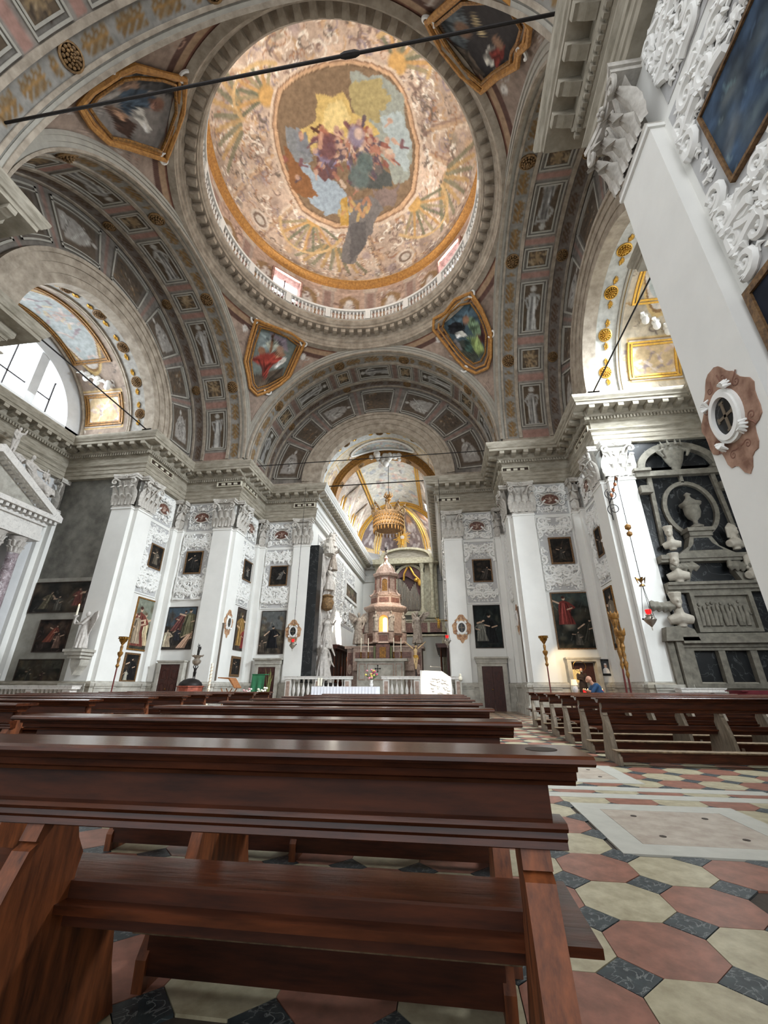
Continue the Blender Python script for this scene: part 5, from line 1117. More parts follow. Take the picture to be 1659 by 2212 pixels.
for (i, sx, z0, z1, lab) in ((8, .08, 1.3, 3.9, 'dark vertical board on the corner beside the baptismal font'), (14, 3.17, 1.26, 4.4, 'dark vertical strip at the corner left of the broad white pilaster'), (14, 1.95, 2.6, 4.4, 'thin dark vertical strip left of the edge-on oval cross')):
    wl = onwall(i); b = B(); b.x = wl; q0 = 0 if sx == 1.95 else .2; b.box(sx-.07, q0, z0, sx+.05, q0+.04, z1); b.box(sx-.09, q0, z1-.06, sx+.07, q0+.06, z1); tag(b.done('wooden_strip', mat('grey_brown_board', (98, 88, 78), .7, .12, 6)), lab, 'strip')
# framed portrait on the right
wl = onwall(15); s0 = run_s(15, (1299.4, 1440)); t = thing('framed_portrait', 'small black framed photo of a man in white beside the doorway', 'portrait', wl(s0+.25, .0, 1.5), None)
s0 = min(s0, 3.25-.6); b = B(); b.x = lambda s, z, d: wl(s, d, z); b.ring([(s0, 1.5), (s0+.5, 1.5), (s0+.5, 2.13), (s0, 2.13)], [(s0+.07, 1.57), (s0+.43, 1.57), (s0+.43, 2.06), (s0+.07, 2.06)], .2, .25); b.done('frame', M['blackm'], t)
cv = Cv(100, 130, (70, 76, 82), .05, 4, 3); cv.poly([(.12, .04), (.2, .36), (.42, .5), (.62, .48), (.8, .34), (.9, .04)], (228, 228, 226)); cv.blob((.5, .62), 15, 19, (206, 160, 134), 1, .2); cv.blob((.5, .76), 15, 8, (226, 226, 226), 1, .2)
painted('print', lambda u, v: wl(s0+.07+.36*u, .225, 1.57+.49*v), 36, 48, cv, t)
# ================================================================ pews
ZL = .925
END = [(.0,.885),(.0,.70),(-.03,.695),(-.045,.655),(-.03,.65),(-.06,.635),(-.10,.55),(-.155,.42),(-.20,.28),(-.225,.12),(-.24,0),(.20,0),(.19,.12),(.16,.26),(.11,.38),(.085,.44),(.07,.5),(.05,.54),(.06,.60),(.09,.65),(.085,.70),(.04,.885)]
END2 = END[:10]+[(.50,0),(.44,.16),(.40,.34),(.385,.43),(.15,.44),(.155,.53),(.165,.57),(.13,.62),(.115,.66),(.11,.70),(.06,.885)]
LEDGE = [(-.115,.90),(-.125,.908),(-.122,.918),(-.11,ZL),(.12,ZL),(.13,.915),(.128,.905),(.12,.90)]
FAS = [(-.095,.90),(-.09,.885),(-.07,.88),(-.068,.862),(-.05,.855),(-.045,.845),(.045,.845),(.05,.862),(.09,.885),(.09,.90)]
RAIL = [(-.035,.765),(-.06,.762),(-.068,.752),(-.06,.742),(-.045,.738),(-.048,.725),(-.036,.715),(-.04,.70),(-.03,.695),(.02,.695),(.02,.765)]
SEAT = [(.09,.432),(.50,.432),(.512,.442),(.505,.455),(.09,.455)]
def pew(name, label, x0, x1, ynear, group, posts, kx=None, endmat='woodend', hole=False, rz=0., knot=True, over=.11, shared=None):
    y = ynear+.125; t = thing(name, label, 'pew', (x0, y, 0), group, rz); L = x1-x0
    ext = lambda prof, a, c, nm, mt, par=t, sm=30: local(B().prism(prof, a, c, lambda p, z, d: (d, p, z)).done(nm, M[mt], None, sm), par)
    led = ext(LEDGE, 0, L, 'book_ledge', 'wood'); ext(FAS, .04, L-.04, 'ledge_moulding', 'wood')
    ext([(-.025,.845),(-.03,.765),(-.005,.765),(-.0,.845)], over, L-over, 'back_panel', 'woodp')
    ext(RAIL, over-.03, L-over+.03, 'lower_rail', 'wood')
    ext([(.14,.385),(.14,.50),(.162,.50),(.162,.385)], over, L-over, 'seat_back_rail', 'woodp')
    ext(SEAT, 0, L, 'seat', 'wood'); ext([(.40,.36),(.42,.36),(.42,.432),(.40,.432)], over, L-over, 'seat_apron', 'wood')
    for sx, p in enumerate(posts):
        w = .038 if (sx in (0, len(posts)-1)) else .03
        c = p; ext(END2 if 0 < sx < len(posts)-1 else END, c-w, c+w, 'end_panel', endmat, sm=35)
    if kx:
        a, c = kx; k = ext([(-.56,.182),(-.565,.20),(-.34,.20),(-.345,.182)], a, c, 'kneeler', 'worn'); ext([(-.535,.05),(-.515,.05),(-.515,.182),(-.535,.182)], a+.06, c-.06, 'kneeler_board', 'woodp')
        for q in [a+.05, c-.05]+([(a+c)/2] if c-a > 2 else []):
            ext([(-.545,0),(-.30,0),(-.28,.04),(-.20,.10),(-.20,.182),(-.50,.182),(-.55,.10)], q-.022, q+.022, 'kneeler_leg', endmat)
    if hole:
        h = B().lathe([(.001,ZL+.0005),(.045,ZL+.0005),(.045,ZL+.001),(.001,ZL+.001)], (L-.11, .01, 0), 24); local(h.done('round_hole', M['joint'], None), t)
    return t
ORD = ['first', 'second', 'third', 'fourth', 'fifth', 'sixth', 'seventh', 'eighth', 'ninth']
CB = [1.31, 2.45, 3.78, 4.95, 6.2, 7.45, 8.7, 9.95]
for n_, yn in enumerate(CB):
    x0, x1 = (.99, 3.99) if n_ < 4 else (.8, 3.99)
    L = x1-x0; pp = [.15, 1.33, L-.165]
    kx = (x0, x1) if False else ((1.33, L-.16) if n_ == 1 else (.1, L-.04))
    pew('pew', 'dark walnut pew with book ledge, %s row in front of the viewer, middle block' % ORD[n_] if n_ else 'nearest dark walnut pew with a round hole in its book ledge', x0, x1, yn, 'pews of the middle block', pp, kx, hole=(n_ == 0))
src = None
RB = [8.0, 9.28, 10.55, 11.8, 13.05, 14.3]
for n_, yn in enumerate(RB):
    lab = 'dark pew with pale worn end board, %s row of the right-hand block' % ORD[n_]
    if src is None: src = pew('pew', lab, 6.08, 11.2 if n_ == 0 else 10.3, yn, 'pews of the right-hand block', [.13, 1.9, 3.3, 4.9], (.03, 5.0), 'woodgrey')
    else:
        c = copy_tree(src); c.location = (6.08, yn+.125, 0); c['label'] = lab
LB = [2.72, 3.95, 5.2, 6.4, 7.65, 8.9, 10.1, 11.4, 12.6]; src = None
for n_, yn in enumerate(LB):
    lab = 'dark walnut pew with reddish end board, %s row of the left-hand block' % ORD[n_]; xr = (-.35, -.6, -.9, -.94, -1.14, -1.4, -1.5, -1.45, -1.5)[n_]
    if src is None: src = pew('pew', lab, xr-4.6, xr, yn, 'pews of the left-hand block', [.13, 2.3, 4.47], (.03, 4.5))
    else: c = copy_tree(src); c.location = (xr-4.6, yn+.125, 0); c['label'] = lab
# ================================================================ figures
def mtx(loc, s=1., rz=0.): return Matrix.Translation(loc) @ Matrix.Rotation(rz, 4, 'Z') @ Matrix.Scale(s, 4)
def fused(b, name, mt, parent, vox, smooth=2, label=None):
    o = b.done(name, mt, parent); m = o.modifiers.new('fuse', 'REMESH'); m.mode = 'VOXEL'; m.voxel_size = vox; m.use_smooth_shade = True
    if smooth: s_ = o.modifiers.new('soften', 'SMOOTH'); s_.factor = .5; s_.iterations = smooth
    if label: o['label'] = label
    return o
STD = dict(pel=(0,0,.53), waist=(0,0,.61), chest=(0,0,.73), neck=(0,0,.835), head=(0,-.01,.925), shL=(-.115,0,.80), shR=(.115,0,.80), elL=(-.16,.0,.64), elR=(.16,.0,.64), haL=(-.13,-.07,.52), haR=(.13,-.07,.52),
 hiL=(-.055,0,.51), hiR=(.055,0,.51), knL=(-.065,-.01,.28), knR=(.065,-.01,.28), foL=(-.065,0,.03), foR=(.065,0,.03))
def body(b, J=None, fat=1., hair=True):
    j = dict(STD); j.update(J or {}); V = {k: np.array(v, float) for k, v in j.items()}
    def limb(a, c, r0, r1): b.tube([V[a]+(V[c]-V[a])*q for q in (0, .3, .7, 1)], [r0*fat, (r0*.75+r1*.35)*fat, (r0*.3+r1*.7)*fat, r1*fat], 8); b.ball(V[a], r0*fat, 8, 5); b.ball(V[c], r1*fat, 8, 5)
    b.ball(V['pel'], (.085*fat, .065*fat, .07), 10, 6); b.tube([V['pel'], V['waist'], V['chest'], V['neck']-(0, 0, .015)], [.08*fat, .07*fat, .095*fat, .04], 10, flat=1); b.ball(V['chest'], (.10*fat, .07*fat, .09), 10, 6)
    b.tube([V['neck']-(0, 0, .02), V['head']], [.034, .032], 8); h = V['head']; b.ball(h, (.050, .058, .068), 10, 8); d = np.array(j.get('face', (0, -1, 0)), float); d /= np.linalg.norm(d)
    b.ball(h+d*.055-(0, 0, .012), (.011, .014, .014), 6, 4); b.ball(h+d*.04-(0, 0, .048), (.022, .022, .018), 6, 4)
    for s in 'LR':
        limb('sh'+s, 'el'+s, .036, .027); limb('el'+s, 'ha'+s, .027, .018); limb('hi'+s, 'kn'+s, .058, .04); limb('kn'+s, 'fo'+s, .04, .024)
        f = V['ha'+s]-V['el'+s]; f = f/np.linalg.norm(f); b.ball(V['ha'+s]+f*.02, (.02, .016, .024), 7, 5); sd = np.cross(f, (0, 0, 1.)); sd = sd/(np.linalg.norm(sd)+1e-6)
        for q in range(4): b.tube([V['ha'+s]+f*.03+sd*(q-1.5)*.010, V['ha'+s]+f*(.062-.004*abs(q-1.5))+sd*(q-1.5)*.013+np.array((0, 0, -.006))], [.0065, .005], 5)
        b.tube([V['ha'+s]+f*.01-sd*.014, V['ha'+s]+f*.035-sd*.034], [.007, .005], 5)
        b.ball(V['fo'+s]+np.array(d)*.03, (.028, .05, .02), 8, 5)
    return V
def robe(b, V, hem=.16, z0=.02, n=11, seed=1, top='chest', zt=None):
    r = random.Random(seed); c = V[top]; p = V['pel']; zt = zt or c[2]; cx, cy = (V['foL'][0]+V['foR'][0])/2, (V['foL'][1]+V['foR'][1])/2
    b.tube([(cx, cy, z0), (cx*.8+p[0]*.2, cy*.8+p[1]*.2, (z0*.6+p[2]*.4)), (p[0], p[1], p[2]), ((p[0]+c[0])/2, (p[1]+c[1])/2, (p[2]+c[2])/2), (c[0], c[1], zt)], [hem, hem*.82, .115, .10, .11], 14)
    for k in range(n):
        a = 2*pi*k/n+r.uniform(-.2, .2); q = r.uniform(-.25, .25)
        b.tube([(cx+hem*.98*cos(a), cy+hem*.98*sin(a), z0), (cx+hem*.8*cos(a+q*.6), cy+hem*.8*sin(a+q*.6), z0+(p[2]-z0)*.5), (p[0]+.1*cos(a+q), p[1]+.1*sin(a+q), p[2]), (c[0]+.09*cos(a+q*1.5), c[1]+.08*sin(a+q*1.5), (p[2]+c[2])/2)], [.030, .022, .016, .008], 6)
def wing(b, root, tip, drop, w=.16, th=.012):
    root, tip = np.array(root, float), np.array(tip, float)
    for k in range(7):
        f = k/6; a = root+(tip-root)*f; e = a+np.array((tip[0]-root[0], tip[1]-root[1], 0))*.25*(1-f)+np.array((0, 0, -drop*(1-.45*f)))
        b.tube([a, (a+e)/2+np.array((0, .01, 0)), e], [.018+.012*(1-f), .032, .008], 6)
    b.tube([root, (root+tip)/2+np.array((0, 0, .03)), tip], [.03, .035, .014], 7)
def statue(name, label, cat, loc, h, mt, rz=0., J=None, robe_=True, wings=None, group=None, hem=.16, seed=1, extra=None, vox=.012, part='figure', fat=1.1):
    t = thing(name, label, cat, loc, group); b = B(); Mx = mtx(loc, h, rz); b.x = lambda x, y, z: tuple(Mx @ Vector((x, y, z)))
    V = body(b, J, fat)
    if robe_: robe(b, V, hem, seed=seed)
    if extra: extra(b, V)
    fused(b, part, mt, t, h*vox)
    if wings:
        for i_, (r_, tp, dr) in enumerate(wings):
            w = B(); w.x = b.x; wing(w, r_, tp, dr); fused(w, 'wing', mt, t, h*.011, 1)
    return t, Mx
# ================================================================ chancel furniture
YA = 28.0
zA = lambda y: float(atY(838, y, YA)[2]); xA = lambda x, y=1400: float(atY(x, y, YA)[0])
t = thing('high_altar_tower', 'rosy marble tower tabernacle with small ribbed dome rising behind the high altar', 'altar', (-.15, YA, .3)); XC = -.15
def octo(prof, nm, mt, sm=None, n=8, y=YA):      # prof in (half width, photo y)
    b = B(); b.lathe([(r/cos(pi/8) if n == 8 else r, zA(py)) for r, py in prof], (XC, y, 0), n, rot=pi/8); return b.done(nm, M[mt], t, sm)
octo([(.02, 1216), (.12, 1216), (.2, 1219), (.46, 1226), (.62, 1234), (.68, 1241)][::-1], 'dome', 'pmarble', 30, 16)
b = B()
for q in range(8): a = q*pi/4+pi/8; b.tube([(XC+(r+.02)*cos(a), YA+(r+.02)*sin(a), zA(py)) for r, py in ((.68, 1241), (.62, 1234), (.46, 1226), (.2, 1219), (.1, 1216))], .045, 5)
b.done('dome_rib', M['pmarble'], t, 50)
octo([(.16, 1219), (.2, 1216), (.13, 1214), (.12, 1208), (.16, 1207), (.1, 1204), (.02, 1200)], 'lantern', 'bmarble', 40, 12)
octo([(.70, 1249), (.80, 1248), (.86, 1244), (.86, 1242), (.74, 1240)], 'upper_cornice', 'pmarble')
octo([(.66, 1290), (.66, 1249)], 'upper_drum', 'pmarble')
octo([(.74, 1292), (.78, 1284), (.70, 1282)], 'upper_plinth', 'pmarble')
octo([(1.10, 1312), (1.05, 1308), (.98, 1306), (.98, 1294), (1.05, 1291), (.8, 1288)], 'middle_stage', 'pmarble')
octo([(1.2, 1326), (1.32, 1322), (1.42, 1318), (1.42, 1315), (1.15, 1311)], 'main_cornice', 'pmarble')
octo([(1.16, 1372), (1.16, 1326)], 'main_stage', 'pmarble')
octo([(1.30, 1393), (1.24, 1390), (1.22, 1374), (1.32, 1372), (1.32, 1370), (1.16, 1369)], 'parapet', 'pmarble')
def front(nm, mt, pts, y0, y1, inner=None):
    b = B(); b.x = lambda a, z, d: (a, d, z)
    (b.ring(pts, inner, y0, y1) if inner else b.prism(pts, y0, y1)); return b.done(nm, M[mt], t)
def archpts(cx, hw, zb, zt, n=12): return [(cx-hw, zb), (cx+hw, zb)]+[(cx+hw*cos(a), zt-hw+hw*sin(a)) for a in np.linspace(0, pi, n)]
cx = XC; a0 = archpts(cx, .36, zA(1370), zA(1332)); a1 = archpts(cx, .29, zA(1370)+.02, zA(1332)-.06)
front('niche_frame', 'pmarble', a0, YA-1.24, YA-1.12, a1)
niche = front('niche_glow_panel', 'gold', a1, YA-1.17, YA-1.155); MATS['niche'] = mat('glowing_niche', (226, 160, 80), .6, .15, 6, emit=(255, 170, 80), estr=.5); niche.data.materials[0] = MATS['niche']  # niche back emits a warm glow in place of light inside it
front('niche_window', 'pane', archpts(cx+.10, .13, zA(1369), zA(1340)), YA-1.19, YA-1.175)
front('niche_frame', 'pmarble', archpts(cx, .24, zA(1282), zA(1253)), YA-.72, YA-.64, archpts(cx, .18, zA(1281), zA(1253)-.06)); front('gilt_door', 'gilt', archpts(cx, .18, zA(1281), zA(1253)-.06), YA-.68, YA-.665)
for k in (-1, 1):
    for yy, w, h0, h1, r, d in ((1300, .32, 1306, 1296, .99, 0), (0, .28, 1388, 1376, 1.23, 0)):
        for ang in ((-pi/2, -pi/2+k*pi/4) if k > 0 else (-pi/2+k*pi/4,)):
            c, s_ = cos(ang), sin(ang); b = B(); b.x = lambda a, z, dd: (XC+c*(r+dd)-s_*a, YA+s_*(r+dd)+c*a, z); b.box(-w, zA(h0), -.02, w, zA(h1), .02); b.done('inlaid_panel', M['bmarble'], t)
for q in range(8):       # atlas figures at the corners of the main stage
    a = -pi/2+pi/8+q*pi/4
    if sin(a) > .2: continue
    b = B(); Mx = mtx((XC+1.3*cos(a), YA+1.3*sin(a), zA(1370)), 1.35, a+pi/2); b.x = lambda x, y, z: tuple(Mx @ Vector((x, y, z))); V = body(b, dict(elL=(-.13, -.06, .66), haL=(-.04, -.11, .7))); robe(b, V, .12, seed=q); fused(b, 'corner_figure', M['statueg'], t, .022)
    b = B(); b.lathe([(.16, zA(1393)), (.2, zA(1391)), (.16, zA(1386)), (.2, zA(1371))], (XC+1.33*cos(a), YA+1.33*sin(a), 0), 8); b.done('pedestal', M['pmarble'], t)
    for rr_, za, zb, r in ((.74, 1290, 1250, .06), ):
        b = B(); b.tube([(XC+rr_*cos(a), YA+rr_*sin(a), zA(za)), (XC+rr_*cos(a), YA+rr_*sin(a), zA(zb))], r, 8); b.done('colonnette', M['bmarble'], t, 50)
    b = B(); b.tube([(XC+(.8+.3*(1-q_)**2)*cos(a), YA+(.8+.3*(1-q_)**2)*sin(a), zA(1291)+.45*q_) for q_ in np.linspace(0, 1, 8)], [.12, .09, .07, .06, .06, .06, .08, .1], 6); b.done('scroll_bracket', M['pmarble'], t, 50)
# lower body of the high altar
b = B(); b.x = lambda x, y, z: (x, y, z)
b.box(XC-1.9, YA-1.3, zA(1450), XC+1.9, YA+.9, zA(1402)); b.box(XC-2.35, YA-1.0, .3, XC+2.35, YA+.9, zA(1404)); b.box(XC-2.5, YA-1.08, zA(1404), XC+2.5, YA+.95, zA(1398)); b.box(XC-2.0, YA-1.38, zA(1402), XC+2.0, YA-1.0, zA(1400)); b.done('altar_body', M['pmarble'], t)
for k in (-1, 1):
    for x0, x1, y0, y1 in ((1.98, 2.3, 1490, 1412), (.55, 1.0, 1424, 1412), (1.1, 1.75, 1424, 1412)):
        front('inlaid_panel', 'bmarble', [(XC+k*x0, zA(y0)), (XC+k*x1, zA(y0)), (XC+k*x1, zA(y1)), (XC+k*x0, zA(y1))], YA-(1.02 if x0 > 1.9 else 1.33), YA-(.99 if x0 > 1.9 else 1.29))
    front('oval_inlay', 'pmarble', [(XC+k*2.14+.13*cos(a), (zA(1447)+.3*sin(a))) for a in np.linspace(0, 2*pi, 17)[:-1]], YA-1.05, YA-1.0)
front('tabernacle_frame', 'bmarble', [(XC-.42, zA(1428)), (XC+.42, zA(1428)), (XC+.42, zA(1396)), (XC-.42, zA(1396))], YA-1.5, YA-1.28); front('tabernacle_door', 'gilt', [(XC-.2, zA(1424)), (XC+.2, zA(1424)), (XC+.2, zA(1402)), (XC-.2, zA(1402))], YA-1.53, YA-1.49)
for k in (-1, 1): b = B(); b.tube([(XC+k*.52, YA-1.5, zA(1428)), (XC+k*.52, YA-1.5, zA(1400))], .07, 10); b.done('green_column', mat('green_marble', (92, 96, 64), .4, .3, 12), t, 50)
t2 = thing('altar_table', 'stone mensa with incised dark cross in front of the tabernacle tower', 'altar table', (XC, YA-1.9, .3))
b = B(); b.box(XC-1.45, YA-2.1, .3, XC+1.35, YA-1.4, zA(1432)); b.done('block', M['stonel'], t2)
b = B(); b.box(XC-1.62, YA-2.25, zA(1432), XC+1.55, YA-1.38, zA(1427)); b.done('top', M['stonel'], t2)
for a, c in ((-1.35, -.95), (-.85, .75), (.85, 1.25)):
    b = B(); b.x = lambda p, z, d: (p, d, z); z0_, z1_ = zA(1470), zA(1437); b.ring([(XC+a, z0_), (XC+c, z0_), (XC+c, z1_), (XC+a, z1_)], [(XC+a+.05, z0_+.05), (XC+c-.05, z0_+.05), (XC+c-.05, z1_-.05), (XC+a+.05, z1_-.05)], YA-2.13, YA-2.1); b.done('panel_moulding', M['pmarble'], t2)
b = B(); b.x = lambda p, z, d: (p, d, z); zc = zA(1447); cxx = xA(827)
for dx, dz in ((.14, .02), (.02, .17)): b.box(cxx-dx, zc-dz, YA-2.12, cxx+dx, zc+dz, YA-2.1)
for dx, dz in ((.14, 0), (-.14, 0), (0, .17), (0, -.17)): b.ball((cxx+dx, zc+dz, YA-2.11), (.045, .045, .012), 6, 4)
b.done('cross', M['iron'], t2)
# angels beside the tower
WG = lambda s: (((s*.04, .05, .80), (s*.30, .10, 1.02), .42),)
statue('stone_angel', 'grey stone angel with raised wings left of the tabernacle tower', 'statue', (xA(780), YA-1.0, zA(1396)), 2.05, M['statueg'], .2, dict(elL=(-.16, -.08, .68), haL=(-.06, -.12, .76)), wings=[((-.04, .05, .8), (-.30, .1, 1.0), .4), ((.04, .05, .8), (.28, .12, 1.02), .35)], seed=3)
statue('stone_angel', 'grey stone angel leaning outward right of the tabernacle tower', 'statue', (xA(905), YA-1.0, zA(1396)), 2.05, M['statueg'], -.4, dict(elR=(.2, -.08, .82), haR=(.28, -.12, .9)), wings=[((-.04, .05, .8), (-.22, .1, .98), .35), ((.04, .05, .8), (.34, .12, .96), .2)], seed=5)
statue('bronze_risen_figure', 'small dark bronze figure on the very top of the marble tower', 'statue', (XC-.0, YA, zA(1201)), .68, M['iron'], .3, dict(elL=(-.18, 0, .86), haL=(-.22, -.02, 1.0)), robe_=False, seed=5, vox=.016)
for n_, (px, lab) in enumerate(((789, 'leftmost tall candle on the high altar'), (804, 'second tall candle from the left on the high altar'), (856, 'third tall candle, right of the gilt tabernacle door'), (871, 'rightmost tall candle on the high altar'))):
    x = xA(px); c = thing('candlestick', lab, 'candlestick', (x, YA-1.45, zA(1428)), 'candles on the high altar'); b = B(); b.lathe([(.09, 0), (.09, .03), (.03, .08), (.05, .18), (.025, .22), (.03, .4), (.06, .45), (.02, .46)], (x, YA-1.45, zA(1428)), 10); b.done('stand', M['brass'], c, 40)
    b = B(); b.lathe([(.024, 0), (.024, .82), (.01, .84)], (x, YA-1.45, zA(1428)+.45), 8); b.done('candle', M['wax'], c, 40)
def crucifix(x, y, zt, h, base_z):
    c = thing('crucifix', 'carved crucified figure on a dark pole in front of the high altar', 'crucifix', (x, y, base_z)); B().box(x-.03, y+.03, base_z, x+.03, y+.08, zt+.1).done('pole', M['iron'], c); B().lathe([(.3, 0), (.3, .05), (.05, .12)], (x, y+.05, base_z), 12).done('foot', M['iron'], c)
    b = B(); Mx = mtx((x, y, zt-h), h, 0); b.x = lambda a, d, z: tuple(Mx @ Vector((a, d, z)))
    body(b, dict(elL=(-.24, 0, .93), haL=(-.40, 0, 1.06), elR=(.24, 0, .93), haR=(.40, 0, 1.06), shL=(-.11, 0, .82), shR=(.11, 0, .82), head=(.03, -.05, .90), knL=(-.04, -.05, .29), knR=(.05, -.06, .29), foL=(-.0, 0, .04), foR=(.02, -.02, .04)), .85)
    fused(b, 'figure', mat('painted_flesh', (206, 176, 130), .6, .12, 9), c, h*.012)
    b = B(); b.x = lambda a, d, z: tuple(Mx @ Vector((a, d, z))); b.tube([(0, 0, .56), (0, 0, .45)], [.1, .085], 10); b.tube([(.08, -.04, .53), (.12, -.03, .4)], [.03, .015], 6); b.done('loincloth', M['gold'], c, 50)
    b = B(); b.x = lambda a, d, z: tuple(Mx @ Vector((a, d, z))); b.tube([(.03+.06*cos(q), -.05+.06*sin(q), .95) for q in np.linspace(0, 2*pi, 12)[:-1]], .012, 4, closed=True); b.done('crown_of_thorns', M['iron'], c)
p = atY(897, 1391, 24.2); crucifix(float(p[0]), 24.2, float(p[2]), 1.36, .3)
# ---- organ
YO = 38.0; zO = lambda y: float(atY(870, y, YO)[2]); xO = lambda x, y=1270: float(atY(x, y, YO)[0])
t = thing('pipe_organ', 'olive-grey organ case with arched pipe opening and curved pediment at the back', 'organ', (0.6, YO, .3)); OM_ = mat('olive_organ_case', (172, 166, 144), .7, .15, 5, (140, 134, 114)); xl, xr, cxo = xO(815), xO(945), xO(886)
def of(nm, mt, pts, y0, y1, inner=None):
    b = B(); b.x = lambda a, z, d: (a, d, z); (b.ring(pts, inner, y0, y1) if inner else b.prism(pts, y0, y1)); return b.done(nm, mt, t)
hw = 1.18; arch_o = [(cxo-hw-.25, zO(1330)), (cxo+hw+.25, zO(1330)), (cxo+hw+.25, zO(1212)), (cxo-hw-.25, zO(1212))]
ai = archpts(cxo, hw, zO(1322), zO(1226), 14); ao = [(cxo-hw-.3, zO(1330)), (cxo+hw+.3, zO(1330))]+[(cxo+(hw+.3)*cos(a), zO(1226)-hw+(hw+.22)*sin(a)) for a in np.linspace(0, pi, 14)]
of('arch_frame', OM_, ao, YO-.3, YO, ai); of('case_back', M['door'], archpts(cxo, hw, zO(1322), zO(1226)), YO+.1, YO+.15)
of('case_side', OM_, [(xl-.2, zO(1335)), (cxo-hw-.2, zO(1335)), (cxo-hw-.2, zO(1215)), (xl-.2, zO(1215))], YO-.1, YO+.4); of('case_side', OM_, [(cxo+hw+.2, zO(1335)), (xr, zO(1335)), (xr, zO(1215)), (cxo+hw+.2, zO(1215))], YO-.1, YO+.4)
for x in (xO(827), xO(840), xO(913), xO(934)):
    b = B(); b.lathe([(.24, zO(1322)), (.24, zO(1320)), (.17, zO(1317)), (.16, zO(1240)), (.15, zO(1235)), (.26, zO(1222)), (.3, zO(1220))], (x, YO-.5, 0), 12); b.done('column', OM_, t, 40)
    of('column_base', OM_, [(x-.26, zO(1338)), (x+.26, zO(1338)), (x+.26, zO(1322)), (x-.26, zO(1322))], YO-.75, YO-.1)
of('entablature', OM_, [(xl-.3, zO(1222)), (xr+.2, zO(1222)), (xr+.3, zO(1212)), (xl-.4, zO(1212))], YO-.8, YO+.2)
n_ = 14; pw = (xr-xl)*.5; pm = (xl+xr)/2; outer = [(pm-pw*.9, zO(1212)), (pm+pw*.9, zO(1212))]+[(pm+pw*1.0*cos(a)*.9, zO(1212)+1.15*sin(a)**.8) for a in np.linspace(.05, pi-.05, n_)]; inner = [(pm+(x-pm)*.86, zO(1212)+.1+(z-zO(1212))*.74) for x, z in outer]
of('curved_pediment', OM_, outer, YO-.7, YO+.1, inner); of('pediment_field', M['stone'], inner, YO-.3, YO-.1)
for q in range(19):
    x = cxo-hw*.95+q*hw*1.9/18; h = (.62+.38*abs(cos(q*pi/18))) if q not in () else 1; zt = zO(1322)+(zO(1250)-zO(1322))*h
    b = B(); b.lathe([(.02, zO(1321)), (.05, zO(1316)), (.05, zt), (.01, zt+.01)], (x, YO-.05, 0), 8); b.done('organ_pipe', M['silver'], t, 50)
of('drapery', mat('plum_drapery', (92, 66, 66), .8, .2, 8), [(cxo+hw*cos(a)*.98, zO(1226)-hw+hw*sin(a)*.98) for a in np.linspace(0, pi, 12)]+[(cxo-hw*.9, zO(1250)), (cxo-.3, zO(1246)), (cxo+.5, zO(1258)), (cxo+.82, zO(1290)), (cxo+hw*.95, zO(1262))], YO-.2, YO-.12)
b = B(); 
for k, (a, c_) in enumerate(((1228, 1256), (1226, 1262))): b.tube([(cxo-.2+k*.2, YO-.35, zO(a)), (cxo-.5+k*.9, YO-.4, zO((a+c_)/2)), (cxo-.55+k*1.7, YO-.35, zO(c_))], .09, 6)
b.ball((cxo+1.0, YO-.4, zO(1262)), (.3, .2, .35)); b.ball((cxo+.6, YO-.4, zO(1256)), (.22, .2, .2)); b.done('gilt_ornament', M['gold'], t, 50)
t = thing('organ_balcony', 'long olive choir balcony with inlaid panels under the organ', 'balcony', (1.5, 36.6, zO(1372))); b = B(); z0_, z1_ = float(atY(920, 1372, 36.6)[2]), float(atY(920, 1342, 36.6)[2])
b.box(-3.88, 36.4, z0_, 3.88, YO, z0_+.2); b.box(-3.88, 36.4, z0_, 3.88, 36.6, z1_); b.box(-3.88, 36.3, z1_, 3.88, 36.7, z1_+.12); b.box(-3.88, 36.3, z0_-.1, 3.88, 36.7, z0_+.05); b.done('parapet', OM_, t)
for q in range(6): b = B(); b.box(-3.6+q*1.22, 36.37, z0_+.2, -2.6+q*1.22, 36.41, z1_-.15); b.done('inlaid_panel', M['bmarble'], t)
b = B()
for x in (-3.6, 3.6, -1.2, 1.2): b.box(x-.15, 36.5, .3, x+.15, 36.9, z0_-.1)
b.done('support', OM_, t)
t = thing('organ_angel', 'small gilded cherub fixed on the organ balcony panel', 'cherub', tuple(atY(948, 1352, 36.3))); p = atY(948, 1358, 36.25); b = B(); Mx = mtx(tuple(p), .9, 0); b.x = lambda x, y, z: tuple(Mx @ Vector((x, y, z))); body(b, dict(elL=(-.2, 0, .9), haL=(-.28, 0, 1.0)), 1.2); fused(b, 'figure', M['gold'], t, .014)
for k in (-1, 1):     # statues on the organ entablature
    x = xO(823) if k < 0 else xO(930); statue('seated_putto', ('pale putto seated on the left end of the organ pediment', 'sunlit putto seated on the right end of the organ pediment')[k > 0], 'statue', (x, YO-.4, zO(1212)), 1.15, M['statue'], k*.5, dict(elL=(-.2, -.05, .85), haL=(-.25, -.1, .95), knL=(-.08, -.14, .45), foL=(-.08, -.16, .2), knR=(.08, -.14, .45), foR=(.1, -.16, .15), pel=(0, 0, .42), hiL=(-.05, 0, .42), hiR=(.05, 0, .42)), robe_=False, fat=1.25, vox=.015, group=None)
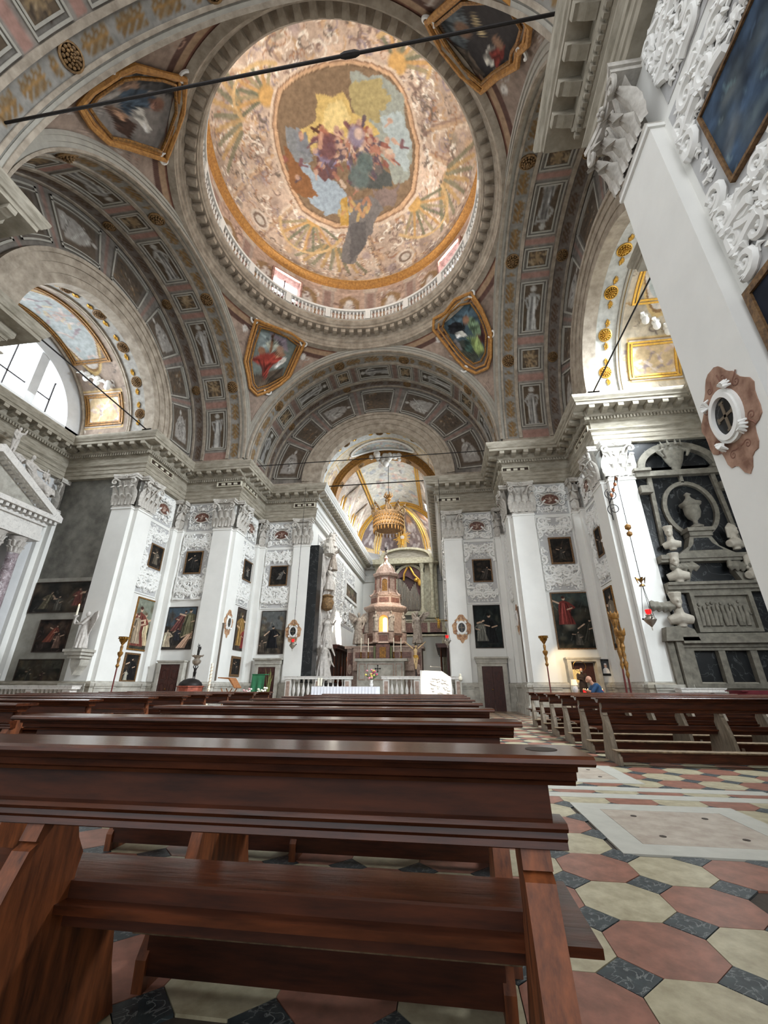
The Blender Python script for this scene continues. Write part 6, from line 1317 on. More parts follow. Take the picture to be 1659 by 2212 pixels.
# glory of gilded rays
t = thing('gilded_glory', 'gold sunburst with rays and dove above the organ pediment', 'sunburst', tuple(atY(870, 1180, YO+.0))); p = atY(869, 1161, YO+.0); rr = random.Random(2); b = B()
for q in range(26):
    a = 2*pi*q/26; L_ = (.62, .42, .74)[q % 3]*1.15; b.x = lambda r, w, d: (p[0]+r*cos(a)-w*sin(a), p[1]-d, p[2]+r*sin(a)+w*cos(a)); b.prism([(.2, -.035), (L_, -.03), (L_+.08, 0), (L_, .03), (.2, .035)], 0, .03)
b.x = None; b.done('rays', M['gold'], t); b = B(); b.ball((p[0], p[1]-.06, p[2]), (.2, .06, .2), 12, 8); b.tube([(p[0]-.22, p[1]-.1, p[2]+.05), (p[0], p[1]-.12, p[2]), (p[0]+.22, p[1]-.1, p[2]+.05)], [.02, .06, .02], 6); b.done('dove', M['statue'], t, 50)
b = B(); b.lathe([(.02, -.85), (.12, -.7), (.07, -.5), (.2, -.3), (.15, -.2)], (p[0], p[1]-.05, p[2]), 10); b.done('gilt_bracket', M['gold'], t, 50)
# hanging crown
YC_ = 26.2; p = atY(839, 1128, YC_); x0_, z_ = float(p[0]), float(p[2]); R = 1.0; zz = lambda y: float(atY(839, y, YC_)[2])
t = thing('hanging_crown', 'large gilded baldachin crown with tassels hanging on a chain before the altar', 'baldachin', (x0_, YC_, zz(1148)))
b = B(); b.lathe([(R*.97, zz(1143)), (R, zz(1142)), (R*1.02, zz(1118)), (R*1.08, zz(1116)), (R*1.08, zz(1113)), (R*1.0, zz(1112))], (x0_, YC_, 0), 36); b.done('drum', M['rosette'], t, 40)
b = B()
for row, yy in enumerate((1138, 1130, 1122)):
    for q in range(34): a = 2*pi*(q+.5*(row % 2))/34; b.ball((x0_+R*1.02*cos(a), YC_+R*1.02*sin(a), zz(yy)), (.06, .06, .1), 5, 4)
b.done('fish_scale_ornament', M['gilt'], t, 50)
for q in range(26): a = 2*pi*q/26; b = B(); b.tube([(x0_+R*cos(a), YC_+R*sin(a), zz(1143)), (x0_+R*cos(a), YC_+R*sin(a), zz(1148)), (x0_+R*cos(a), YC_+R*sin(a), zz(1152))], [.025, .05, .02], 5); b.done('tassel', M['gilt'], t, 50)
for q in range(8):
    a = 2*pi*q/8; b = B(); b.tube([(x0_+r*cos(a), YC_+r*sin(a), zz(y)) for r, y in ((1.05, 1114), (1.15, 1104), (1.0, 1097), (.72, 1105), (.55, 1110), (.35, 1104), (.15, 1090))], [.09, .07, .09, .08, .05, .06, .04], 6); b.ball((x0_+1.12*cos(a), YC_+1.12*sin(a), zz(1095)), .1, 6, 4); b.tube([(x0_+1.1*cos(a), YC_+1.1*sin(a), zz(1097)), (x0_+1.22*cos(a), YC_+1.22*sin(a), zz(1088))], [.04, .01], 5); b.done('scroll_arm', M['rosette'], t, 50)
b = B(); b.lathe([(.2, zz(1112)), (.3, zz(1106)), (.1, zz(1100)), (.08, zz(1085)), (.2, zz(1080)), (.12, zz(1074)), (.05, zz(1068))], (x0_, YC_, 0), 12)
for q in range(6): a = q*pi/3; b.tube([(x0_, YC_, zz(1080)), (x0_+.3*cos(a), YC_+.3*sin(a), zz(1072)), (x0_+.22*cos(a), YC_+.22*sin(a), zz(1064))], [.05, .06, .02], 5)
b.done('finial', M['gilt'], t, 50); B().tube([(x0_, YC_, zz(1068)), (x0_, YC_, 16.6)], .02, 6).done('chain', M['iron'], t)
# ---- monument on the chancel's left wall
t = thing('black_marble_slab', 'tall black veined marble slab at the left edge of the chancel', 'slab', (-3.7, 22.9, .3)); B().box(-3.92, 22.40, 1.26, -3.35, 23.2, 8.72).done('slab', M['blackm'], t); B().box(-3.94, 22.36, 1.22, -3.3, 23.24, 1.30).done('plinth', M['blackm'], t)
B().box(-3.90, 22.6, .3, -3.35, 23.2, 1.22).done('base', M['stonel'], t)
t = thing('sculpted_wall_monument', 'towering white and ochre sculpted monument with figures and drapery beside the black slab', 'monument', (-3.5, 24.6, .3)); rr = random.Random(12)
mx = lambda px, py, X: atX(px, py, X)
b = B()
for k in range(30):     # falling marble drapery
    y0_ = 23.5+k*.085; x_ = -3.6+rr.uniform(-.1, .12); b.tube([(x_+.18*sin(z*1.3+k*.7)+.1*sin(z*3+k), y0_+.16*sin(z*1.7+k*.4), z) for z in np.linspace(1.4, 8.6, 20)], [.05+.07*abs(sin(z*2.1+k)) for z in np.linspace(1.4, 8.6, 20)], 6)
fused(b, 'marble_drapery', M['statue'], t, .045)
for z, s_, y, rz, sd, m_ in ((1.3, 2.3, 23.9, 1.2, 1, 'statue'), (1.2, 1.7, 24.6, .9, 2, 'statue'), (3.0, 2.0, 24.2, 1.0, 3, 'statue'), (6.4, 1.5, 24.3, 1.3, 4, 'statue'), (7.8, 1.5, 24.9, .8, 5, 'statueg'), (8.6, 1.4, 24.0, 1.2, 6, 'cap'), (9.3, 1.1, 24.7, .5, 7, 'statue')):
    b = B(); Mx = mtx((-3.15, y, z), s_, rz); b.x = lambda a, d, q: tuple(Mx @ Vector((a, d, q))); r_ = random.Random(sd); V = body(b, dict(elL=(-.2, -.1, r_.uniform(.6, .95)), haL=(-.24, -.2, r_.uniform(.5, 1.05)), elR=(.2, -.06, r_.uniform(.6, .9)), haR=(.16, -.2, r_.uniform(.5, 1.0)), head=(r_.uniform(-.05, .05), -.05, .92)), 1.15); robe(b, V, .2, seed=sd); fused(b, 'carved_figure', M[m_], t, .024)
b = B(); b.lathe([(.1, 0), (.32, .1), (.42, .5), (.3, .75), (.38, .85), (.2, .95)], (-3.2, 24.2, 5.2), 14); b.done('ochre_urn', M['rosette'], t, 50)
b = B()
for q in range(16): b.tube([(-3.35+rr.uniform(-.2, .3), 23.6+rr.uniform(0, 1.6), 8.6+rr.uniform(0, 1.2)) for _ in range(3)], [.14, .2, .08], 6)
fused(b, 'stucco_leaf_cluster', M['cap'], t, .035)
B().box(-3.9, 23.25, .3, -2.75, 25.6, 1.25).done('base', M['blackm'], t)
picture(10, (745, 1252), (769, 1312), 'chancel_painting', 'foreshortened brown multi-figure painting on the bright left wall of the chancel', dark(40, [(.3, .1, .6, (120, 100, 80), dict(seed=50)), (.6, .1, .65, (104, 84, 68), dict(seed=51)), (.8, .1, .5, (120, 90, 60), dict(seed=52))], (86, 70, 58)), 'stucco', .2, deep=.12)
for sd, lab in ((-1, 'dark wooden choir stalls along the left wall of the chancel'), (1, 'dark wooden choir stalls along the right wall of the chancel')):
    t = thing('choir_stalls', lab, 'choir stalls', (sd*3.4, 31.5, .3), 'choir stalls'); X = lambda d: sd*(3.88-d)
    def bx(b, d0, y0, z0, d1, y1, z1): b.box(min(X(d0), X(d1)), y0, z0, max(X(d0), X(d1)), y1, z1)
    b = B(); bx(b, 0, 27.2, .3, .12, 36.2, 3.3); b.done('back', M['door'], t); b = B(); bx(b, 0, 27.1, 3.3, .7, 36.3, 3.45); bx(b, 0, 27.1, 3.45, .8, 36.3, 3.55); b.done('canopy', M['door'], t)
    b = B(); bx(b, .1, 27.2, .7, .6, 36.2, .78); b.done('seat_board', M['door'], t)
    for q in range(11):
        y = 27.2+q*.88; b = B(); bx(b, .1, y, .3, .55, y+.06, 1.5); b.tube([(X(.5), y+.03, 1.5), (X(.5), y+.03, 3.3)], [.05, .035], 8); b.done('stall_divider', M['wood'], t)
    b = B(); bx(b, 1.0, 27.4, .3, 1.12, 36, 1.3); bx(b, .95, 27.3, 1.3, 1.25, 36.1, 1.36); b.done('front_desk', M['door'], t)
# ---- communion rail
BALU = B().lathe([(.06, 0), (.06, .04), (.03, .07), (.05, .16), (.075, .24), (.07, .34), (.03, .48), (.028, .56), (.05, .62), (.05, .68)], (0, 0, 0), 10).mesh('baluster', M['white'], 45)
def rail(name, label, x0, x1, y, z0, ztop, piers, nb, group, mt='white', along='x'):
    t = thing(name, label, 'balustrade', ((x0+x1)/2, y, z0) if along == 'x' else (y, (x0+x1)/2, z0), group); b = B(); b.x = (lambda a, d, z: (a, y+d, z)) if along == 'x' else (lambda a, d, z: (y+d, a, z)); h = ztop-z0
    b.box(x0, -.17, z0, x1, .17, z0+.12*h); b.done('base', M[mt], t); b = B(); b.x = (lambda a, d, z: (a, y+d, z)) if along == 'x' else (lambda a, d, z: (y+d, a, z)); b.box(x0-.04, -.2, ztop-.12*h, x1+.04, .2, ztop-.03); b.box(x0-.06, -.22, ztop-.03, x1+.06, .22, ztop); b.done('handrail', M[mt], t)
    for q in range(len(piers)):
        p_ = piers[q]; b = B(); b.x = (lambda a, d, z: (a, y+d, z)) if along == 'x' else (lambda a, d, z: (y+d, a, z)); b.box(p_-.15, -.16, z0+.12*h, p_+.15, .16, ztop-.12*h); pr = b.done('pier', M[mt], t)
        b = B(); b.x = (lambda a, d, z: (a, y+d, z)) if along == 'x' else (lambda a, d, z: (y+d, a, z)); b.box(p_-.09, -.172, z0+.2*h, p_+.09, .172, ztop-.2*h); b.done('inlay', M['pmarble'], pr)
    for a, c in zip(piers[:-1], piers[1:]):
        for q in range(nb):
            s_ = a+.15+(c-a-.3)*(q+.5)/nb; loc = (s_, y, z0+.12*h) if along == 'x' else (y, s_, z0+.12*h); inst(BALU, 'baluster', Matrix.Translation(loc) @ Matrix.Diagonal((h, h, (ztop-z0)*.76/.68, 1)), t)
    return t
B().box(-5.2, 19.4, 0, 5.2, 22.3, .16).done('presbytery_platform', M['stonel'], None, kind='structure').name = 'floor_platform'
B().box(-4.75, 21.5, .16, 4.75, 22.4, .36).done('presbytery_step', M['stonel'], None, kind='structure').name = 'floor_step'
rail('communion_rail', 'white marble balustrade left of the chancel axis behind the draped altar', -4.55, -1.1, 22.0, .36, 1.54, [-4.35, -2.8, -1.28], 5, 'marble balustrades before the chancel')
rail('communion_rail', 'white marble balustrade right of the chancel axis beside the sunlit ambo', .5, 4.4, 22.0, .36, 1.54, [.68, 2.2, 4.2], 5, 'marble balustrades before the chancel')
# ---- draped altar, ambo
p0, p1 = atY(679, 1484, 20), atY(818, 1484, 20); xa, xb = float(p0[0]), float(p1[0])
t = thing('draped_altar', 'modern altar table covered by a pleated white cloth', 'altar', ((xa+xb)/2, 20, .16)); B().box(xa+.05, 19.6, .16, xb-.05, 20.3, 1.02).done('table', M['stonel'], t)
b = B(); n_ = 150
def cl_(u, v):
    s_ = u*2*(xb-xa+.8); z = 1.06-.75*v; w = .025*sin(u*n_*2.2)*v
    L1 = xb-xa
    if s_ < L1: return (xa+s_, 19.55-w-.02*v, z)
    if s_ < L1+.8: return (xb+w, 19.55+s_-L1, z)
    if s_ < 2*L1+.8: return (xb-(s_-L1-.8), 20.35+w, z)
    return (xa-w, 20.35-(s_-2*L1-.8), z)
b.grid(cl_, 300, 4); b.box(xa, 19.55, 1.03, xb, 20.35, 1.065); b.done('altar_cloth', M['cloth'], t, 60)
t = thing('marble_ambo', 'white marble ambo with carved front, dazzling in direct sunlight', 'ambo', (3.15, 20.6, .16)); xa_, xb_ = 2.45, 3.85
b = B(); b.prism([(xa_, .16), (xb_, .16), (xb_, 1.45), (xb_-.4, 1.72), (xa_, 1.76)], 20.35, 20.95, lambda a, z, d: (a, d, z)); b.done('block', M['white'], t)
b = B(); rr = random.Random(6)
for _ in range(46): b.ball((rr.uniform(xa_+.5, xb_-.12), 20.34, rr.uniform(.75, 1.45)), (rr.uniform(.03, .09), .03, rr.uniform(.02, .06)), 6, 4)
b.done('rough_carving', M['white'], t, 50); b = B(); b.tube([(3.4, 20.5, 1.6), (3.4, 20.48, 1.9), (3.0, 20.45, 1.92), (2.96, 20.45, 1.92)], .012, 6); b.ball((2.95, 20.45, 1.92), .03, 6, 4); b.done('microphone', M['silver'], t)
for px, lab in ((688, 'left thick white candle behind the draped altar'), (694, 'right thick white candle behind the draped altar')):
    p = atY(px, 1472, 20.7); c = thing('altar_candle', lab, 'candle', (float(p[0]), 20.7, .16), 'pair of white candles by the draped altar'); b = B(); b.lathe([(.07, 0), (.07, .04), (.03, .1), (.03, .9), (.065, .92)], (float(p[0]), 20.7, .16), 10); b.done('stand', M['brass'], c, 40); b = B(); b.lathe([(.05, 0), (.05, .35), (.01, .36)], (float(p[0]), 20.7, 1.08), 10); b.done('wax', M['wax'], c, 40)
def flowers(x, y, z, s, label, cols, seed=1, vase='white'):
    t = thing('flower_vase', label, 'flowers', (x, y, z)); b = B(); b.lathe([(.05, 0), (.09, .08), (.05, .2), (.08, .28)], (x, y, z), 10); b.done('vase', M[vase], t, 50); r = random.Random(seed)
    b = B()
    pts = []
    for _ in range(18):
        a, q = r.uniform(0, 6.28), r.uniform(0, .2)*s; p = (x+q*1.4*cos(a), y+q*cos(a+1), z+.3+r.uniform(.05, .42)*s); pts.append(p); b.tube([(x, y, z+.25), ((x+p[0])/2, (y+p[1])/2, (z+.3+p[2])/2+.03), p], .008, 4)
        b.tube([(x, y, z+.27), (x+q*2*cos(a), y+q, z+.34+q)], [.025, .006], 4)
    b.done('stems', mat('leaf_green', (70, 96, 50), .7, .2, 9), t)
    for k, c in enumerate(cols):
        b = B(); [b.ball(p, (.04*s+.015, .04*s+.015, .035*s+.01), 6, 4) for p in pts[k::len(cols)]]; b.done('blossoms', mat('petals_%d_%d_%d' % c, c, .7, .15, 20), t, 50)
p = atY(803, 1484, 20.1); flowers(float(p[0]), 20.0, 1.07, 1.0, 'pink and yellow bouquet in a clear vase on the draped altar', [(210, 90, 120), (226, 210, 110), (220, 150, 160)])
# ================================================================ tomb monument, right arm
YT = 15.98; t = thing('wall_tomb', 'huge black and grey marble wall tomb with arched top in the right arm', 'tomb', (13.1, YT, 1.0)); XT = 13.1
GT = mat('tomb_grey_stone', (116, 111, 100), .8, .12, 5, (94, 90, 80)); BK = M['blackm']
X3 = lambda a, z, d: (XT+a, YT-d, z)
def tp(nm, mt, pts, d0, d1, inner=None):
    b = B(); b.x = X3; (b.ring(pts, inner, d0, d1) if inner else b.prism(pts, d0, d1)); return b.done(nm, mt, t)
R4 = lambda a, z0, c, z1: [(a, z0), (c, z0), (c, z1), (a, z1)]
tp('black_ground', BK, R4(-1.62, 1.05, 1.66, 10.34), 0, .08)
sa_ = [(cos(a)*1.5, 9.05+1.12*sin(a)) for a in np.linspace(0, pi, 22)]; sb_ = [(cos(a)*1.24, 9.05+.86*sin(a)) for a in np.linspace(0, pi, 22)]
tp('round_arch', GT, sa_, .08, .3, sb_); tp('impost', GT, R4(-1.65, 8.7, 1.65, 8.92), .08, .32); tp('impost_cap', GT, R4(-1.72, 8.92, -1.1, 9.04), .08, .42); tp('impost_cap', GT, R4(1.1, 8.92, 1.66, 9.04), .08, .42)
for s_ in (-1, 1):
    tp('side_frame', GT, [(s_*1.22, 5.9), (s_*1.34, 5.9), (s_*1.22, 8.7), (s_*1.06, 8.7)][::s_], .08, .2); tp('corner_block', GT, R4(*(sorted((s_*1.62, s_*1.2))[0], 8.0, sorted((s_*1.62, s_*1.2))[1], 8.3)), .08, .36)
E_ = lambda rx, rz: [(rx*cos(a), 7.3+rz*sin(a)) for a in np.linspace(0, 2*pi, 33)[:-1]]
tp('oval_ring', GT, E_(.95, 1.15), .08, .2, E_(.8, 1.0)); tp('keystone_bar', GT, R4(-.06, 8.4, .06, 8.75), .08, .2)
b = B(); b.lathe([(.05, 0), (.2, .02), (.22, .08), (.07, .18), (.08, .3), (.2, .42), (.26, .6), (.26, .85), (.34, .92), (.36, .98), (.24, 1.04), (.1, 1.2), (.07, 1.3), (.12, 1.36), (.02, 1.44)], (XT-.12, YT-.42, 6.42), 20); b.done('funeral_urn', GT, t, 45)
tp('urn_plinth', GT, R4(-.55, 6.28, .35, 6.42), .08, .6); tp('urn_plinth', GT, R4(-.48, 6.12, .28, 6.28), .08, .5)
tp('flaring_pedestal', GT, [(-1.0, 5.45), (.9, 5.45), (.42, 5.75), (.26, 6.12), (-.46, 6.12), (-.6, 5.75)], .08, .42); tp('pedestal_panel', BK, [(-.62, 5.6), (.5, 5.6), (.2, 5.85), (.12, 6.05), (-.34, 6.05), (-.4, 5.85)], .42, .45)
for z0, z1, d in ((5.3, 5.45, .5), (5.2, 5.3, .42), (4.22, 4.36, .4), (4.36, 4.46, .52), (4.12, 4.22, .3), (2.42, 2.62, .5), (2.62, 2.74, .42), (2.3, 2.42, .35)): tp('cornice', GT, R4(-1.62, z0, 1.64, z1), .08, d)
for s_ in (-1, 1): tp('s_shaped_bracket', GT, [(s_*.75, 5.2), (s_*.98, 5.2), (s_*.9, 4.9), (s_*1.15, 4.46), (s_*.85, 4.46), (s_*.68, 4.85)][::s_], .08, .35)
tp('relief_frame', GT, R4(-.95, 2.78, 1.0, 4.12), .08, .32, R4(-.82, 2.9, .87, 4.0)); tp('relief_ground', GT, R4(-.82, 2.9, .87, 4.0), .08, .18)
b = B(); rr = random.Random(9)
for q in range(11):
    a = -.7+q*.14; z = 3.0; b.ball((XT+a, YT-.2, z+.72+rr.uniform(-.1, .1)), (.05, .05, .06), 6, 5); b.tube([(XT+a+rr.uniform(-.05, .05), YT-.2, z), (XT+a, YT-.22, z+.35), (XT+a, YT-.2, z+.64)], [.07, .08, .05], 6); b.tube([(XT+a, YT-.2, z+.55), (XT+a+rr.uniform(-.18, .18), YT-.22, z+rr.uniform(.3, .8))], .03, 5)
b.done('carved_battle_relief', GT, t, 60)
tp('lower_frame', GT, R4(-1.6, 1.05, 1.64, 2.32), .08, .3, R4(-1.3, 1.2, 1.4, 2.2))
for a in (-.45, .5): tp('upright', GT, R4(a-.1, 1.2, a+.1, 2.2), .08, .28)
b = B(); b.x = X3; b.box(-2.05, 1.05, .08, -1.75, 3.1, .5) ; b.x = None
for k, a in enumerate((-1.95, -1.72)):
    b2 = B(); b2.x = X3; b2.prism(R4(a-.1, 1.0, a+.1, 2.5), .02, .3+.1*k); b2.done('side_pilaster', GT, t)
tp('console', GT, [(-2.15, 2.5), (-1.1, 2.5), (-1.2, 2.85), (-1.5, 3.0), (-2.05, 2.95)], .08, .5)
b = B(); b.lathe([(.05, 0), (.34, .6), (.46, 1.0), (.3, 1.12), (.34, 1.2)], (XT-.1, YT-.25, 8.75), 14, 1, .5); 
for q in range(9): a = 2*pi*q/9; b.tube([(XT-.1+.36*cos(a), YT-.28+.25*sin(a), 9.9), (XT-.1+.42*cos(a), YT-.28+.28*sin(a), 10.22)], [.08, .015], 5)
for s_ in (-1, 1): b.tube([(XT-.1+s_*.3, YT-.35, 9.85), (XT-.1+s_*.56, YT-.38, 9.7), (XT-.1+s_*.42, YT-.4, 9.45)], [.05, .1, .05], 6)
fused(b, 'crowned_shield', GT, t, .03)
for (a, z, s_, rz, lab) in ((-1.12, 5.68, .9, -.5, 'u'), (.95, 5.62, 1.0, .4, 'v'), (-1.2, 4.5, 1.05, -.4, 'w'), (1.2, 4.46, 1.05, .5, 'x'), (-1.5, 3.0, 1.15, -.2, 'y')):
    b = B(); Mx = mtx((XT+a, YT-.42, z), s_*.9, rz); b.x = lambda x, y, q: tuple(Mx @ Vector((x, y, q)))
    b.tube([(-.34, 0, .16), (0, -.03, .24), (.34, 0, .16)], [.14, .22, .14], 12); b.tube([(0, 0, .34), (0, -.02, .6)], [.16, .12], 10); b.ball((0, -.04, .78), (.165, .18, .22), 12, 8); b.ball((0, -.23, .76), (.035, .05, .055), 6, 4); b.ball((0, -.18, .62), (.09, .08, .09), 6, 4)
    for e_ in (-1, 1): b.ball((e_*.13, -.02, .75), (.02, .035, .05), 6, 4)
    if rz < 0: b.lathe([(.17, .86), (.21, 1.06), (.18, 1.07), (.02, 1.0)], (0, -.02, 0), 10)
    else: b.tube([(-.2, .02, .42), (-.18, 0, .85), (0, 0, 1.02), (.18, 0, .85), (.2, .02, .42)], .07, 6)
    b.tube([(0, 0, .12), (0, 0, -.06)], [.12, .14], 10)
    for q in range(9): an = -2.6+q*.26*2; b.tube([(.3*cos(an), .16*sin(an), .08), (.26*cos(an), .16*sin(an), .22), (.1*cos(an), .1*sin(an), .36)], [.03, .035, .02], 5)
    fused(b, 'portrait_bust', mat('grey_bust_stone', (160, 153, 140), .7, .1, 8), t, .024, 1)
for a, z in ((-.95, 5.2), (.9, 5.2), (-1.95, 3.85)):
    b = B(); [b.tube([(XT+a+x, YT-.35, z-.1+.25*abs(x)) , (XT+a+x*1.3, YT-.5, z-.25), (XT+a+x*1.1, YT-.42, z-.42+.2*abs(x))], [.09, .11, .05], 6) for x in (-.3, -.15, 0, .15, .3)]; fused(b, 'shield_and_helmet', GT, t, .03)
# red draped object & rails, right arm
t = thing('red_draped_table', 'table covered with dark red cloth standing before the wall tomb', 'table', (12.75, 14.6, 0)); b = B(); b.grid(lambda u, v: (lambda a, w: (12.75+(1.0+w)*cos(a)*abs(cos(a))**-.35*.8, 14.6+(.5+w)*sin(a), 1.0-v*.9))(2*pi*u, .03*sin(28*pi*u)*v), 90, 5, cu=True); b.box(12.0, 14.2, .97, 13.5, 15.0, 1.0); b.done('cloth', mat('dark_red_cloth', (92, 26, 34), .85, .15, 8), t, 60)
rail('marble_rail', 'low marble balustrade behind the right-hand pews near the white pilaster', 10.9, 12.1, 15.35, 0, 1.06, [11.05, 11.95], 5, 'marble rails in the side arms')
rail('marble_rail', 'low marble balustrade at the right frame edge behind the pews', 12.5+1.1, 15, 14.0, 0, 1.06, [13.75, 14.8], 4, 'marble rails in the side arms')
rail('marble_rail', 'white marble balustrade in the left arm under the dark paintings', -13.6, -10.0, 14.9, 0, 1.08, [-13.3, -11.75, -10.2], 7, 'marble rails in the side arms')
# ================================================================ altar of the left arm
t = thing('side_altar_pediment', 'white marble pedimented altar front with veined columns, left frame edge', 'altar', (-14.3, CY, 0)); XP = -14.75
XA_ = lambda y, z, d: (XP+d, CY+y, z)
def la(nm, mt, pts, d0, d1, inner=None, par=t):
    b = B(); b.x = XA_; (b.ring(pts, inner, d0, d1) if inner else b.prism(pts, d0, d1)); return b.done(nm, mt, par)
VM = mat('veined_lilac_marble', (160, 146, 150), .3, .25, 5, (110, 96, 100), vein=(226, 222, 224))
la('base', M['white'], R4(-3.2, 0, 3.2, 1.5), 0, .9)
for y in (-2.3, -1.4, 1.4, 2.3):
    c = B(); c.lathe([(.3, 1.5), (.3, 1.6), (.24, 1.7), (.23, 1.8), (.225, 4), (.2, 6.15), (.22, 6.2)], (XP+.55, CY+y, 0), 20); c.done('column', VM, t, 40)
    c = B(); c.lathe([(.2, 6.2), (.2, 6.5), (.3, 6.85), (.34, 6.9)], (XP+.55, CY+y, 0), 12)
    for q in range(10):
        for z, o in ((6.25, .18), (6.5, .22)): a = 2*pi*q/10+z; c.tube([(XP+.55+o*cos(a), CY+y+o*sin(a), z), (XP+.55+(o+.05)*cos(a), CY+y+(o+.05)*sin(a), z+.2), (XP+.55+(o+.14)*cos(a), CY+y+(o+.14)*sin(a), z+.22)], [.05, .05, .015], 5)
    c.done('column_capital', M['statue'], t, 50)
la('altarpiece_niche', M['grayfresco'], R4(-1.1, 1.6, 1.1, 6.6), 0, .15)
for z0, z1, w, d in ((6.95, 7.25, 3.0, .85), (7.25, 7.65, 2.95, .8), (7.65, 7.8, 3.05, .9), (7.95, 8.12, 3.4, 1.2)): la('entablature', M['white'], R4(-w, z0, w, z1), 0, d)
for q in range(26): la('modillion', M['white'], R4(-3.1+q*.25, 7.8, -3.1+q*.25+.13, 7.95), 0, 1.1)
la('pediment', M['white'], [(-3.4, 8.12), (3.4, 8.12), (3.4, 8.2), (0, 10.1), (-3.4, 8.2)], .9, 1.2, [(-2.9, 8.16), (2.9, 8.16), (2.85, 8.2), (0, 9.75), (-2.85, 8.2)]); la('pediment_field', M['stonel'], [(-2.9, 8.12), (2.9, 8.12), (0, 9.75)], 0, .7)
for q in range(14): la('raking_modillion', M['white'], [(2.9-q*.2, 8.15+q*.108), (2.78-q*.2, 8.22+q*.108), (2.78-q*.2, 8.34+q*.108), (2.9-q*.2, 8.27+q*.108)], .7, 1.1)
statue('reclining_angel', 'white marble angel reclining with a child on the slope of the left pediment', 'statue', (XP+1.0, CY+1.5, 8.9), 1.75, M['statue'], pi/2, dict(pel=(.05, 0, .3), waist=(-.02, -.0, .42), chest=(-.1, -.02, .55), neck=(-.13, -.02, .66), head=(-.12, -.05, .75), shL=(-.2, 0, .62), shR=(-.02, -.02, .6), elL=(-.26, -.1, .48), haL=(-.16, -.16, .38), elR=(.1, -.08, .52), haR=(.2, -.12, .5), hiL=(.05, -.03, .3), hiR=(.1, 0, .28), knL=(.3, -.12, .2), knR=(.34, -.02, .16), foL=(.5, -.08, -.04), foR=(.58, 0, -.08)), wings=[((-.16, .06, .62), (-.5, .1, .72), .1)], seed=8, hem=.13)
statue('standing_putto', 'white marble putto with raised arm on the apex of the left pediment', 'statue', (XP+1.0, CY+.42, 9.95), 1.25, M['statue'], pi/2+.3, dict(elR=(.2, -.05, .85), haR=(.24, -.05, 1.02)), robe_=False, fat=1.35, seed=4, vox=.016)
statue('small_seated_putto', 'small putto sitting beside the reclining marble angel', 'statue', (XP+1.0, CY+2.15, 9.15), .95, M['statue'], pi/2, dict(knL=(-.08, -.14, .5), foL=(-.08, -.16, .3), knR=(.08, -.14, .5), foR=(.1, -.14, .28)), robe_=False, fat=1.35, vox=.02)
# ================================================================ smaller objects
# angel candle bearer on its bracket
p = atY(172, 1403, 15.45); xa = float(p[0]); za = float(p[2])
t = thing('angel_bracket', 'moulded stone bracket carrying the angel on the left arm pier', 'bracket', (xa, 15.6, za-.95))
b = B(); b.box(xa-.42, 15.1, za-.1, xa+.42, 15.82, za); b.box(xa-.36, 15.16, za-.22, xa+.36, 15.82, za-.1); b.box(xa-.28, 15.25, za-.34, xa+.28, 15.82, za-.22); b.prism([(xa-.22, za-.34), (xa+.22, za-.34), (xa+.2, za-.6), (xa+.08, za-.78), (xa, za-.95), (xa-.08, za-.78), (xa-.2, za-.6)], 15.4, 15.82, lambda a, z, d: (a, d, z)); b.done('bracket', M['stonel'], t)
t, Mx = statue('candle_bearing_angel', 'white stone angel with one wing holding up a tall candle', 'statue', (xa+.02, 15.42, za), 1.5, M['statue'], -.55, dict(elL=(-.2, -.1, .66), haL=(-.17, -.2, .74), elR=(.1, -.12, .64), haR=(-.08, -.22, .64), knL=(-.08, -.07, .3)), seed=6, hem=.15)
w = B(); w.x = lambda x, y, z: tuple(Mx @ Vector((x, y, z))); wing(w, (.06, .07, .82), (.36, .1, .98), .5); fused(w, 'wing', M['statue'], t, .018, 1)
b = B(); b.x = lambda x, y, z: tuple(Mx @ Vector((x, y, z))); b.lathe([(.02, .66), (.035, .7), (.02, .76), (.03, .82), (.06, .85), (.065, .88)], (-.17, -.24, 0), 10); b.done('candle_holder', M['statue'], t, 40)
b = B(); b.x = lambda x, y, z: tuple(Mx @ Vector((x, y, z))); b.lathe([(.024, .88), (.024, 1.12), (.005, 1.125)], (-.17, -.24, 0), 8); b.done('candle', M['wax'], t, 40)
b = B(); b.x = lambda x, y, z: tuple(Mx @ Vector((x, y, z))); b.ball((-.17, -.24, 1.15), (.014, .014, .03), 6, 5); b.done('flame', M['flame'], t, 60)
# torch stands
def torch(px, py, Y, label, lean=0.):
    p = atY(px, py, Y); x, zt = float(p[0]), float(p[2]); t = thing('processional_torch', label, 'torch stand', (x, Y, 0), 'red and gilt processional torches'); x1 = x+lean
    b = B(); b.lathe([(.2, 0), (.2, .04), (.06, .1), (.022, .16)], (x1, Y, 0), 12); b.done('foot', M['iron'], t, 40)
    b = B(); b.tube([(x1, Y, .14), (x, Y, zt-1.05)], .024, 8); b.done('pole', mat('dark_red_pole', (92, 30, 26), .5, .15, 9), t)
    b = B(); b.lathe([(.03, -1.1), (.07, -1.02), (.035, -.95), (.06, -.8), (.035, -.72), (.09, -.62), (.1, -.55), (.04, -.5), (.055, -.35), (.03, -.28), (.07, -.22), (.1, -.16)], (x, Y, zt), 12); b.done('turned_shaft', M['gilt'], t, 40)
    b = B(); b.lathe([(.1, -.17), (.13, -.14), (.17, 0), (.185, 0), (.19, .02), (.165, .02), (.12, -.12), (.02, -.13)], (x, Y, zt), 12)
    for q in range(12): a = 2*pi*q/12; b.ball((x+.17*cos(a), Y+.17*sin(a), zt-.04), .022, 5, 4)
    b.done('crown_cup', M['brass'], t, 40); return t
